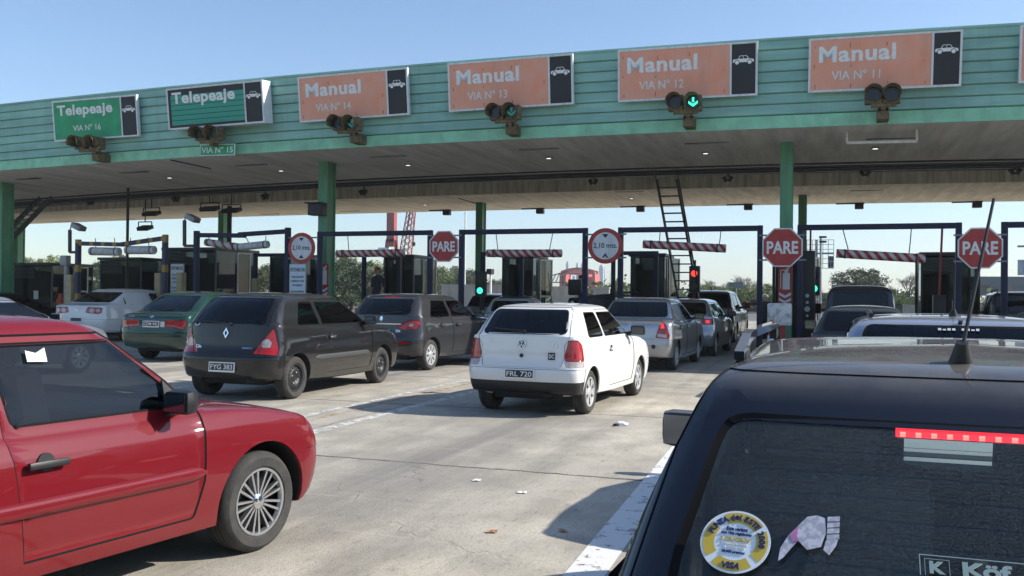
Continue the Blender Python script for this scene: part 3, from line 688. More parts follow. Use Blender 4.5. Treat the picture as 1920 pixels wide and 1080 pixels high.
# ================================================================== BOOTHS
M_booth = mat('booth navy panel', (.012, .016, .030), .35, var=.4, scale=5)
M_boothframe = mat('booth alu frame', (.40, .43, .44), .4, .5, var=.2)
M_paper = mat('paper', (.62, .63, .60), .7)
M_int = mat('booth interior', (.03, .032, .035), .7)
def booth(k, wd, dp, hh, lab, style=0, x0=None):
    cx = XG+k*LW-.47 if x0 is None else x0
    r = empty('toll_booth', (cx, 30.2, .18), label=lab, cat='toll booth', group='toll booths on the islands'); hw, hd = wd/2, dp/2
    b = MB(); b.box(-hw, hw, -hd, hd, 0, .62, bev=.01); b.build('base', M_booth, r, smooth=30)
    t = .05
    for sx in (-1, 1):
        for sy in (-1, 1): b = MB(); b.box(sx*hw, sx*(hw-t), sy*hd, sy*(hd-t), .622, hh-.10); b.build('corner_post', M_booth, r, smooth=0)
    b = MB(); b.box(-hw-.05, hw+.05, -hd-.10, hd+.10, hh-.10, hh, bev=.01); b.build('roof', M_booth, r, smooth=30)
    b = MB(); b.box(-hw+t, hw-t, -hd+.015, -hd+.025, .63, hh-.11); b.build('front_pane', M_boothglass, r, smooth=0)
    b = MB(); b.box(-hw+t, hw-t, hd-.025, hd-.015, .63, hh-.11); b.build('rear_pane', M_boothglass, r, smooth=0)
    for sx in (-1, 1):
        b = MB(); b.box(sx*(hw-.02), sx*(hw-.03), -hd+t, -.05, .63, hh-.11); b.build('side_pane', M_boothglass, r, smooth=0)
    # door leaf standing ajar on the right side, with a light frame
    d = empty('door', (hw+.01, -.02, .02), parent=r, rz=R(-22) if style == 0 else R(-12))
    b = MB()
    for x0_, x1_, z0_, z1_ in ((0, .06, .62, hh-.14), (.62, .68, .62, hh-.14), (.06, .62, hh-.2, hh-.14), (.06, .62, 1.25, 1.32)): b.box(x0_*0-.02, .02, x0_, x1_, z0_, z1_)
    b.box(-.02, .02, 0, .68, 0, .618)
    b.build('door_frame', M_boothframe, d, smooth=0)
    b = MB(); b.box(-.004, .004, .06, .62, 1.32, hh-.2); b.build('door_pane', M_boothglass, d, smooth=0)
    b = MB(); b.box(-hw+.1, hw-.1, -hd+.08, -hd+.5, .9, .95); b.box(-.2, .15, -hd+.18, -hd+.4, .951, 1.28); b.box(-hw+.06, -hw+.12, -.2, hd-.1, .62, hh-.3); b.build('counter', M_int, r, smooth=0)
    b = MB(); b.box(.05, .29, -hd+.005, -hd+.012, .98, 1.32); b.build('notice', M_paper, r, smooth=0)
    b = MB(); b.box(-.15, .02, -hd+.004, -hd+.011, .75, .92); b.build('notice', M_paper, r, smooth=0)
    b = MB(); b.box(-hw+.08, hw*.25, hd-.10, hd-.06, .62, hh-.5); b.build('dark_backing', M_int, r, smooth=0)  # added board that blocks the bright view through the booth to darken its panes
    if style:
        b = MB()
        for i in range(9): b.box(-hw-.004, hw*.1, -hd-.03, -hd+.0, hh-.62+i*.055, hh-.60+i*.055)
        b.build('louvres', M_booth, r, smooth=0)
    return r
booth(0, 1.15, 1.5, 2.72, 'dark glass booth seen below the banded bar of lane 14')
booth(1, 1.10, 1.5, 2.70, 'dark glass booth behind the level bar of lane 13')
booth(2, 1.10, 1.5, 2.72, 'dark glass booth just left of the steel ladder')
booth(3, 1.05, 1.9, 2.75, 'dark glass booth half hidden behind the column with the PARE sign')
booth(4, 1.55, 2.0, 2.70, 'dark glass booth standing left of the rightmost PARE sign', 1)
booth(-1, 1.3, 2.2, 2.75, 'dark booth behind the left round 2,10 mts. sign')
booth(-2, 2.35, 2.6, 3.0, 'large dark booth with louvred top below the split beam', 1, XG-2*LW-.1)
booth(-3, 2.0, 2.2, 2.65, 'small dark booth behind the banded gate', 1, XG-3*LW+.9)
booth(-4, 2.0, 2.2, 2.45, 'leftmost dark booth beside the edge column', 1, XG-4*LW+.9)
# frames beside the booths (dark goal posts for the window side)
for k, lab in ((0, 'thin dark portal frame left of the lane 14 booth'), (1, 'thin dark portal frame left of the lane 13 booth'), (2, 'thin dark portal frame left of the booth by the ladder'), (-1, 'thin dark portal frame beside the booth behind the left round sign'), (-4, 'thin dark portal frame beside the leftmost booth')):
    cx = XG+k*LW-.47; b = MB()
    b.box(-.98, -.86, -.06, .06, 0, 2.75); b.box(-.86, .5, -.06, .06, 2.63, 2.75); b.box(.38, .5, -.06, .06, 0, 2.63)
    tag(b.build('portal_frame', M_navy, loc=(cx, 28.6, .18), smooth=0), lab, 'frame', 'portal frames before the booths')
# small lane signals on posts
def post_signal(c, Y, lens, lab, zpx):
    P = at_y(*c, Y); r = empty('signal_post', (P.x, P.y, .18), label=lab, cat='traffic signal', group='small signals on posts by the booths'); z = P.z-.18
    b = MB(); b.cyl((0, .05, 0), (0, .05, z+zpx), .04, n=8); b.build('pole', M_black, r)
    b = MB(); b.box(-.16, .16, -.06, .16, z-.2, z+.62, bev=.02); b.build('housing', M_black, r, smooth=30)
    for dz, m in ((0, lens), (.38, M_lensoff)) if lens is M_lensG else ((.0, M_lensoff), (.38, lens)):
        b = MB(); b.cyl((0, -.075, z+dz), (0, -.05, z+dz), .10, n=16); b.build('lens', m, r)
post_signal((901, 545), 27.5, M_lensG, 'small signal with round green light below the rear column', .6)
P = at_y(1302, 527, 29); 
post_signal((1302, 536), 29, M_lensR, 'small signal with round red light at the foot of the ladder', .8)
post_signal((1526, 541), 27.5, M_lensG, 'small signal with green light right of the column with the PARE sign', .6)
# steel ladders
def stair(pt, pb, Yt, Yb, zb, wd, n, lab, rails=True):
    T, B_ = at_y(*pt, Yt), at_y(*pb, Yb); B_ = B_ + (B_-T)*((B_.z-zb)/(T.z-B_.z)) ; r = empty('steel_ladder', B_, label=lab, cat='ladder', group='steel ladders up to the canopy')
    d = T-B_; sx = Vector((wd/2, 0, 0))
    for s in (-1, 1):
        b = MB(); b.bar(sx*s, d+sx*s, .06, .16); b.build('stringer', M_black, r, smooth=0)
        if rails:
            off = Vector((sx.x*s*1.1, -.55, .55)); b = MB(); b.tube([sx*s, off*.6+d*.08, off+d*.15, off+d*.9, d+sx*s+Vector((0, 0, .3))], .022, 6)
            for t in (.3, .5, .7): b.tube([sx*s+d*t, off+d*t], .018, 6)
            b.build('handrail', M_black, r)
    for i in range(1, n):
        b = MB(); P = d*(i/n); b.box(P.x-wd/2+.03, P.x+wd/2-.03, P.y-.09, P.y+.09, P.z-.018, P.z+.018); b.build('rung', M_black, r, smooth=0)
stair((1250, 336), (1287, 540), 28.75, 29.2, .18, .62, 19, 'black steel ladder with handrails rising to the canopy behind lane 12')
stair((86, 371), (33, 425), 26.4, 25.2, 3.35, .55, 9, 'short black steel ladder at the left edge column', False)
# hanging floodlights and things under the canopy
def flood(c, Y, W_, lab, rot=18, pole=None):
    P = at_y(*c, Y); r = empty('hanging_floodlight', P, label=lab, cat='floodlight', group='dark floodlights hung under the canopy')
    M = Matrix.Rotation(R(rot), 4, 'X'); b = MB(); b.box(-W_/2, W_/2, -.2, .2, -.09, .07, bev=.03, M=M); b.build('lamp_head', M_black, r, smooth=30)
    b = MB(); b.tube([(-W_/2-.06, 0, 0), (-W_/2-.06, 0, .24), (W_/2+.06, 0, .24), (W_/2+.06, 0, 0)], .022, 6); b.build('yoke', M_black, r)
    zt = (zS2(P.x)+.4 if Y < YS2 else zR(P.x)+.02)-P.z if pole is None else pole; b = MB(); b.cyl((0, 0, .24), (0, 0, max(zt, .3)), .022, n=6); b.build('drop_rod', M_black, r)
flood((284, 400), 33, .75, 'dark hanging floodlight above the right white tube')
flood((272, 427), 31, .55, 'lower dark floodlight on a long rod below another')
flood((393, 391), 33, .80, 'dark floodlight left of the pair at the rear green column')
flood((434, 394), 33.2, .80, 'dark floodlight right of the pair at the rear green column')
for i, (px, py) in enumerate(((330, 371), (498, 366), (682, 358), (1113, 338), (1365, 333), (1622, 322), (170, 377), (1903, 319))):
    P = at_y(px, py, YS1+1.6); r = empty('twin_spotlight', P, label='small dark twin spotlight hung from the canopy pipes, number %d' % i, cat='spotlight', group='small twin spotlights under the pipes')
    for s in (-1, 1):
        M = Matrix.Translation((s*.09, 0, -.05)) @ Matrix.Rotation(R(30*s), 4, 'Y'); b = MB(); b.box(-.06, .06, -.08, .08, -.11, .09, M=M, bev=.02); b.build('lamp_head', M_black, r, smooth=30)
    b = MB(); b.cyl((0, 0, 0), (0, 0, .28), .03, n=6); b.build('stem', M_black, r)
for i, (px, py) in enumerate(((1013, 390), (1201, 386), (1403, 382), (1611, 380), (1832, 377), (838, 393))):
    P = soffit_hit(px, py); r = empty('ceiling_projector', P, cat='spotlight', group='dark projectors under the rear soffit')
    b = MB(); b.box(-.17, .17, -.14, .14, -.26, -.06, bev=.03); b.build('lamp_head', M_black, r, smooth=30)
    b = MB(); b.bar((-.9, 0, -.03), (.2, 0, -.03), .04, .05); b.cyl((0, 0, -.07), (0, 0, .02), .05, n=8); b.build('bracket', M_black, r, smooth=0)
    r['label'] = ['dark projector under the rear soffit above the level bar of lane 13', 'dark projector under the rear soffit just left of the ladder', 'dark projector under the rear soffit left of the middle PARE column', 'dark projector under the rear soffit above the tilted bar of lane 11', 'dark projector under the rear soffit near the car aerial tip', 'dark projector under the rear soffit left of the rear green column'][i]
tw = [o for o in COL.objects if o.name.startswith('twin_spotlight')]
for o, l in zip(tw, ('under the pipes above the left white tube of lane 16', 'under the pipes right of the VIA N° 15 plate', 'under the pipes right of the front green column', 'under the pipes below the VIA N° 13 sign end', 'under the pipes right of the ladder', 'under the pipes below the empty white hanger', 'under the pipes nearest the left edge column', 'under the pipes at the right edge of the photo')): o['label'] = 'small dark twin spotlight hung '+l
# dark loudspeaker box on the green column
P = at_y(597, 393, 23.95); r = empty('column_floodlight', P, label='black box floodlight bolted to the front green column', cat='floodlight')
b = MB(); b.box(-.24, .24, -.22, .12, -.18, .16, bev=.03); b.build('lamp_head', M_black, r, smooth=30); b = MB(); b.box(-.3, .24, -.3, .1, .165, .2); b.box(-.05, .05, .12, .2, -.05, .05); b.build('hood', M_black, r, smooth=0)
# tall thin dark pole in front of the left booths
P = at_y(240, 372, 27.0); b = MB(); b.cyl((0, 0, 0), (0, 0, P.z-.18+1.2), .05, n=8); tag(b.build('support_pole', M_black, loc=(P.x, 27, .18)), 'thin black pole rising to the canopy behind the two white tubes', 'pole')
P = at_y(431, 372, 34.6); b = MB(); b.cyl((0, 0, 0), (0, 0, 5.3), .10, n=8); tag(b.build('support_pole', M_black, loc=(P.x, 34.6, .18)), 'thick black pipe beside the rear green column', 'pole')
# barrier arms
def arm(p, q, Y, lab):
    A, B_ = at_y(*p, Y), at_y(*q, Y); r = empty('barrier_arm', A, label=lab, cat='barrier', group='red barrier arms of the lanes')
    b = MB(); b.bar((0, 0, 0), B_-A, .05, .09); b.build('boom', M_red, r, smooth=0)
    b = MB(); b.box(-.16, .16, -.14, .14, .18-A.z, .1, bev=.02); b.build('barrier_box', M_black, r, smooth=30)
arm((1761, 560), (1767, 418), 27.5, 'raised red barrier arm behind the right gate post of lane 11')
arm((1437, 571), (1392, 569), 31.0, 'lowered red barrier arm closing lane 12 beyond the dark cars')
arm((1518, 560), (1520, 430), 26.5, 'raised red barrier arm at the left gate post of lane 11')
# white concrete block and chevron bin before the column, cones, stickers
P = at_y(1462, 566, 21.6); b = MB(); b.box(-.26, .26, -.2, .2, .72, 1.22, bev=.05); b.box(-.12, .12, -.12, .12, 0, .72, 1); tag(b.build('marker_block', [mat('chipped whitewash', (.66, .66, .64), .7, var=.5, scale=5, col2=(.36, .35, .33), thresh=(.42, .52)), M_red], loc=(P.x, P.y, .18), smooth=30), 'chipped white block on a short red post before the PARE column', 'block')
def cone(p, lab, h_=.75, base=.0):
    b = MB(); b.lathe([(.0, h_), (.035, h_), (.06, h_*.72), (.075, h_*.70), (.12, h_*.36), (.13, h_*.34), (.17, .05), (.0, .05)], 18, axis='z'); 
    r = empty('traffic_cone', p, label=lab, cat='traffic cone', group='orange traffic cones')
    b.build('body', M_cone, r, smooth=40); b = MB(); b.box(-.22, .22, -.22, .22, 0, .05, bev=.015); b.build('foot', M_cone, r, smooth=30)
    b = MB(); b.lathe([(.082, h_*.68), (.122, h_*.38)], 18, axis='z'); b.build('white_band', M_signwhite, r, smooth=40)
cone(Vector((at_y(1447, 600, 20.6).x, 20.6, .0)), 'orange traffic cone leaning place below the chipped white block', 1.05)
cone(Vector((at_y(668, 575, 21.5).x, 21.5, .0)), 'orange traffic cone between the black hatchback and the dark grey one', 1.15)
def striped_cylinder():
    P = at_y(113, 580, 25.4); r = empty('striped_bollard', (P.x, P.y, 0), label='orange and white banded bollard left of the white saloon', cat='bollard')
    for i in range(6):
        b = MB(); b.lathe([(0, i*.2), (.17-.01*i, i*.2), (.165-.01*i, i*.2+.2), (0, i*.2+.2)], 16, axis='z'); b.build('band', M_cone if i % 2 else M_signwhite, r, smooth=40)
    b = MB(); b.lathe([(0, 1.2), (.10, 1.2), (.06, 1.32), (.07, 1.40), (0, 1.42)], 16, axis='z'); b.build('cap', M_cone, r, smooth=40)
striped_cylinder()
P = at_y(124, 492, YG); r = empty('card_reader_post', (P.x, P.y, .18), label='slim grey post with small reader box near the left booths', cat='post')
b = MB(); b.cyl((0, 0, 0), (0, 0, P.z-.18), .06, n=10); b.build('post', M_grey, r); b = MB(); b.box(-.16, .1, -.1, .1, P.z-.28, P.z+.04, bev=.02); b.build('reader', M_grey, r, smooth=30)
# sticker covered signal cabinet right of the middle column
P = at_y(1505, 540, 24.9); r = empty('signal_cabinet', (P.x, P.y, .18), label='tall black cabinet right of the PARE column', cat='cabinet')
b = MB(); b.box(-.30, .30, -.2, .3, 0, 2.55, bev=.02); b.build('body', M_black, r, smooth=30)
b = MB()
for i, s in enumerate((.05, .04, .07, .035, .05)): b.lathe([(0, 0), (s, 0), (s, .006)], 14, axis='y', c=(.12, -.21, 1.4-i*.17))
b.build('stickers', M_signwhite, r, smooth=0)
# ================================================================== CAR BUILDER
from mathutils.bvhtree import BVHTree
M_seal = mat('window seal', (.006, .006, .006), .8, spec=.15)
M_liner = mat('wheel housing', (.012, .012, .012), .9)
M_under = mat('underbody', (.012, .012, .012), .9)
M_intr = mat('seat cloth', (.035, .036, .040), .9, var=.3, scale=20)
M_dash = mat('dashboard', (.10, .105, .11), .7)
M_skin = mat('skin', (.46, .27, .19), .6)
M_tail = mat('red tail lens', (.42, .010, .012), .12, coat=.6, var=.3, scale=22)
M_taillit = mat('lit tail lens', (.55, .02, .02), .15, coat=.6, emis=(1, .05, .04), estr=.55)
M_clearlens = mat('clear lens', (.50, .46, .44), .12, coat=.6, var=.35, scale=25)
M_reflector = mat('reflector', (.6, .6, .6), .15, .9)
M_mirror = mat('mirror glass', (.16, .18, .21), .06, 1.0)
M_chrome = mat('chrome', (.75, .76, .78), .12, 1.0)
M_alloy = mat('alloy', (.62, .63, .64), .28, .9, var=.15, scale=20)
M_hub = mat('hubcap paint', (.58, .59, .60), .4, .45, var=.3, scale=14)
M_steel = mat('black steel rim', (.045, .045, .048), .5, .5, var=.4, scale=14)
M_tyre = mat('tyre', (.026, .025, .024), .8, var=.45, scale=9, col2=(.05, .047, .042), bump=.15, bscale=60)
M_platew = mat('plate white', (.75, .75, .74), .4)
M_plateb = mat('plate black', (.015, .015, .017), .4)
G_dark = glass('dark tinted glass', (.030, .034, .036))
G_mid = glass('tinted glass', (.20, .24, .24))
G_clear = glass('clear car glass', (.62, .68, .67))
def pchip(xk, yk, x):
    xk = np.asarray(xk, float); yk = np.asarray(yk, float); h = np.diff(xk); d = np.diff(yk)/h; m = np.zeros(len(xk))
    for i in range(1, len(xk)-1):
        if d[i-1]*d[i] > 0: w1 = 2*h[i]+h[i-1]; w2 = h[i]+2*h[i-1]; m[i] = (w1+w2)/(w1/d[i-1]+w2/d[i])
    m[0] = d[0]; m[-1] = d[-1]
    i = np.clip(np.searchsorted(xk, x, 'right')-1, 0, len(h)-1); t = (x-xk[i])/h[i]
    return (yk[i]*(2*t**3-3*t**2+1)+h[i]*m[i]*(t**3-2*t**2+t)+yk[i+1]*(-2*t**3+3*t**2)+h[i]*m[i+1]*(t**3-t**2))
def rounded(poly, r, seg=4):
    # convex polygon with rounded corners, ccw; r one radius or one per corner
    P = [Vector((p[0], p[1])) for p in poly]; n = len(P)
    if sum(P[i].x*P[(i+1) % n].y-P[(i+1) % n].x*P[i].y for i in range(n)) < 0:
        P = P[::-1]
        if isinstance(r, (list, tuple)): r = list(r)[::-1]
    out = []
    for i in range(n):
        a, b, c = P[i-1], P[i], P[(i+1) % n]; rr = r[i] if isinstance(r, (list, tuple)) else r
        u, v = (a-b), (c-b); lu, lv = u.length, v.length; u.normalize(); v.normalize()
        ang = math.acos(max(-1, min(1, u.dot(v)))); t = min(rr/math.tan(ang/2), lu*.45, lv*.45)
        if rr < 1e-4 or ang > 3.0: out.append(b); continue
        p0, p1 = b+u*t, b+v*t
        for k in range(seg+1):
            s = k/seg; out.append(p0*(1-s)**2+b*2*s*(1-s)+p1*s*s)
    return out
def cut(bm, poly, axes, test):
    # axes: (u vector, v vector); poly convex ccw in (u, v); returns the faces inside
    ua, va = axes; us = [p[0] for p in poly]; vs = [p[1] for p in poly]; mg = .002
    cand = []
    for f in bm.faces:
        if not test(f): continue
        fu = [v.co.dot(ua) for v in f.verts]; fv = [v.co.dot(va) for v in f.verts]
        if max(fu) < min(us)-mg or min(fu) > max(us)+mg or max(fv) < min(vs)-mg or min(fv) > max(vs)+mg: continue
        cand.append(f)
    n = len(poly)
    for i in range(n):
        if not cand: break
        a, b = poly[i], poly[(i+1) % n]; d = (b[0]-a[0], b[1]-a[1]); L = math.hypot(*d)
        if L < 1e-5: continue
        no = ua*(d[1]/L)-va*(d[0]/L)       # outward
        co = ua*a[0]+va*a[1]
        k = co.dot(no)
        sp = [f for f in cand if max(v.co.dot(no) for v in f.verts) > k+1e-6]
        ins = [f for f in cand if max(v.co.dot(no) for v in f.verts) <= k+1e-6]
        sp = [f for f in sp if min(v.co.dot(no) for v in f.verts) < k-1e-6]
        if sp:
            geom = list({*sp, *[e for f in sp for e in f.edges], *[v for f in sp for v in f.verts]})
            r = bmesh.ops.bisect_plane(bm, geom=geom, dist=1e-6, plane_co=co, plane_no=no)
            for f in r['geom']:
                if isinstance(f, bmesh.types.BMFace) and f.is_valid and f.calc_center_median().dot(no) < k: ins.append(f)
        cand = list(set(ins))
    return cand
XA, YA, ZA = Vector((1, 0, 0)), Vector((0, 1, 0)), Vector((0, 0, 1))
TKEY = [0, 1, 2, 3, 4, 5, 6, 7, 8, 9, 10, 11, 12, 13, 14, 15]
SUB = [1, 2, 3, 3, 3, 3, 3, 3, 3, 3, 3, 3, 3, 4, 3]
def car_shell(S, det=1.0):
    W, H = S['W'], S['H']; hw = W/2
    rear, front = np.array(S['rear'], float), np.array(S['front'], float)
    side = np.array(S['side'], float)      # (half width inset, z) per ring
    cf = S.get('cf', [.20, .26, .30, .32, .32, .32, .32, .30, .27, .24, .22, .20, .18, .16, .14, .05])
    cr = S.get('cr', [.14, .18, .20, .20, .20, .19, .18, .17, .16, .15, .14, .13, .12, .12, .12, .05])
    nf = S.get('nf', [3]*6+[2.9, 2.8, 2.7, 2.6, 2.6, 2.6, 2.6, 2.6, 2.6, 2.2])
    nr = S.get('nr', [3.4]*9+[3.3, 3.2, 3.1, 3.0, 2.8, 2.6, 2.2])
    ts = []
    for i, k in enumerate(SUB):
        kk = max(1, int(round(k*det))); ts += [i+j/kk for j in range(kk)]
    ts.append(15); ts = np.array(ts)
    g = lambda c: pchip(TKEY, c, ts)
    RX, RZ, FX, FZ = g(rear[:, 0]), g(rear[:, 1]), g(front[:, 0]), g(front[:, 1]); SW, SZ = hw-g(side[:, 0]), g(side[:, 1]); CF, CR, NF, NR = g(cf), g(cr), g(nf), g(nr)
    n1, n2, n3 = max(6, int(13*det)), max(10, int(30*det)), max(6, int(13*det))
    bow, xm = S.get('bow', .018), (front[3, 0]+rear[3, 0])/2; half = (front[3, 0]-rear[3, 0])/2
    xbf, xbr = S.get('zblend', (.55, -.1))     # where the shoulder starts to follow the bonnet / the tail
    rows = []
    for i in range(len(ts)):
        def cap(c, n, w, cnt):
            a = np.linspace(0, pi/2, 160); x = c*(1-np.cos(a)**(2/n)); y = w*np.sin(a)**(2/n)
            s = np.r_[0, np.cumsum(np.hypot(np.diff(x), np.diff(y)))]; q = np.linspace(0, s[-1], cnt+1)
            return np.interp(q, s, x), np.interp(q, s, y)
        w_ = max(SW[i], 0.0)
        xr_, yr_ = cap(CR[i], NR[i], w_, n1); xf_, yf_ = cap(CF[i], NF[i], w_, n3)
        X = np.r_[RX[i]+xr_, np.linspace(RX[i]+CR[i], FX[i]-CF[i], n2+1)[1:-1], (FX[i]-xf_)[::-1]]
        Y = np.r_[yr_, np.full(n2-1, w_), yf_[::-1]]
        u = (X-xm)/half; Y = Y*(1-bow*np.abs(u)**2.2)
        a0, b0 = S.get('xfb', [None]*16)[int(ts[i])], None
        x0 = xm+xbf*half if ts[i] <= 9 else FX[i]-CF[i]*1.1; x1 = xm+xbr*half if ts[i] <= 9 else RX[i]+CR[i]*1.1
        x0 = min(x0, FX[i]-CF[i]*1.05); x1 = max(x1, RX[i]+CR[i]*.9) if S.get('hatch', 1) else x1
        x1 = min(x1, x0-.05)
        sf = np.clip((X-x0)/(FX[i]-x0), 0, 1); sr = np.clip((x1-X)/(x1-RX[i]), 0, 1)
        e = 1.35
        Z = SZ[i]+(FZ[i]-SZ[i])*(sf**e)+(RZ[i]-SZ[i])*(sr**e)
        rows.append(np.stack([X, Y, Z], 1))
    bm = bmesh.new()
    V = {}
    for s in (1, -1):
        for i, row in enumerate(rows):
            for j, p in enumerate(row): V[s, i, j] = bm.verts.new((p[0], p[1]*s, p[2]))
    m = len(rows[0])
    for s in (1, -1):
        for i in range(len(rows)-1):
            for j in range(m-1):
                q = (V[s, i, j], V[s, i, j+1], V[s, i+1, j+1], V[s, i+1, j])
                bm.faces.new(q if s < 0 else q[::-1])
    bmesh.ops.remove_doubles(bm, verts=bm.verts[:], dist=2e-4)
    bmesh.ops.dissolve_degenerate(bm, edges=bm.edges[:], dist=1e-5)
    bm.normal_update()
    # make sure normals point outwards
    f = max(bm.faces, key=lambda f: f.calc_center_median().z)
    if f.normal.z < 0: bmesh.ops.reverse_faces(bm, faces=bm.faces[:])
    bm.normal_update()
    return bm
_wheels = {}
def wheel_meshes(style, r, w):
    key = (style, r, w)
    if key in _wheels: return _wheels[key]
    ri = r*(.66 if style != 'multi' else .665); b = MB(); h = w/2
    prof = [(ri-.004, -h+.02), (ri+.012, -h+.002), (ri+.03, -h), (r-.035, -h-.004), (r-.014, -h+.010), (r-.003, -h+.028)]
    gv = np.linspace(-h+.03, h-.03, 5)
    for a, c in zip(gv[:-1], gv[1:]): prof += [(r, a+.004), (r, c-.005), (r-.007, c-.004), (r-.007, c+.003)]
    prof = prof[:-2]+[(r-.003, h-.028), (r-.014, h-.010), (r-.035, h+.004), (ri+.03, h), (ri+.012, h-.002), (ri-.004, h-.02)]
    b.lathe(prof, 56); ty = b.build('tyre', M_tyre, smooth=35)
    b = MB(); o = h-.012
    b.lathe([(ri, -h+.02), (ri-.01, -h+.01), (ri-.02, 0), (ri-.022, o-.05)], 40, mi=1)
    if style == 'multi':
        b.lathe([(ri+.004, o-.004), (ri+.002, o+.006), (ri-.012, o+.004), (ri-.02, o-.02)], 48, mi=0)
        b.lathe([(ri-.015, o-.075), (.0, o-.06)], 40, mi=1)
        for k in range(9):
            for s in (-1, 1):
                a = 2*pi*(k+.5)/9+s*.135; a2 = 2*pi*(k+.5)/9+s*.22
                def pt(rr, an, y): return Vector((rr*cos(an), y, rr*sin(an)))
                p0, p1 = pt(.035, a2, o-.012), pt(ri-.008, a, o-.002); d = (p1-p0).normalized(); n_ = Vector((0, 1, 0)).cross(d).normalized()
                w0, w1, th = .0055, .0075, .03
                b.hexa([p0-n_*w0-YA*th, p1-n_*w1-YA*th, p1+n_*w1-YA*th, p0+n_*w0-YA*th, p0-n_*w0, p1-n_*w1, p1+n_*w1, p0+n_*w0], 0)
        b.lathe([(.045, o-.04), (.045, o-.004), (.03, o+.004), (.0, o+.006)], 24, mi=2)
        mats = [M_alloy, M_black, M_chrome]
    elif style == 'steel':
        b.lathe([(ri+.004, o-.002), (ri, o+.006), (ri-.016, o+.002), (ri-.03, o-.03), (ri*.72, o-.018), (ri*.55, o-.006), (ri*.40, o-.018), (ri*.32, o-.03), (0, o-.032)], 44, mi=0)
        for k in range(16):
            a = 2*pi*k/16; c = Vector((ri*.70*cos(a), o-.016, ri*.70*sin(a))); b.cyl(c-YA*.01, c+YA*.002, .017, n=10, mi=1)
        for k in range(4):
            a = 2*pi*k/4; c = Vector((ri*.40*cos(a), o-.02, ri*.40*sin(a))); b.cyl(c, c+YA*.012, .011, n=8, mi=2)
        b.cyl((0, o-.033, 0), (0, o-.026, 0), ri*.25, n=16, mi=1)
        mats = [M_steel, M_black, M_hub]
    else:
        nsp = {'six': 6, 'cover': 8, 'five': 5, 'seven': 7}[style]
        b.lathe([(ri+.006, o-.004), (ri+.003, o+.007), (ri-.016, o+.006), (ri-.028, o-.012)], 44, mi=0)
        b.lathe([(ri-.02, o-.045), (0, o-.045)], 36, mi=1)
        b.lathe([(ri*.40, o-.05), (ri*.40, o-.004), (ri*.30, o+.008), (ri*.12, o+.010), (0, o+.010)], 30, mi=0)
        for k in range(nsp):
            a = 2*pi*k/nsp; f0 = pi/nsp*.50; f1 = pi/nsp*(.62 if nsp < 8 else .68); r0_, r1_ = ri*.36, ri-.018
            P = [(r0_*cos(a-f0), r0_*sin(a-f0)), (r1_*cos(a-f1), r1_*sin(a-f1)), (r1_*cos(a), r1_*sin(a)), (r1_*cos(a+f1), r1_*sin(a+f1)), (r0_*cos(a+f0), r0_*sin(a+f0))]
            b.prism([(x, o-.04, z) for x, z in P], (0, .043, 0), 0)
        mats = [M_hub if style != 'five' else M_alloy, M_black, M_chrome]
    rim = b.build('rim', mats, smooth=32)
    res = (ty.data, rim.data)
    for q in (ty, rim): bpy.data.objects.remove(q)
    _wheels[key] = res
    return res
def add_wheel(root, x, side, track, r, w, style, steer=0):
    ty, rim = wheel_meshes(style, r, w)
    e = empty('wheel', (x, side*(track/2), r), parent=root); e.rotation_euler = (0, random.uniform(0, 6.28), (0 if side > 0 else pi)+steer)
    link_mesh('tyre', ty, e); link_mesh('rim', rim, e); return e
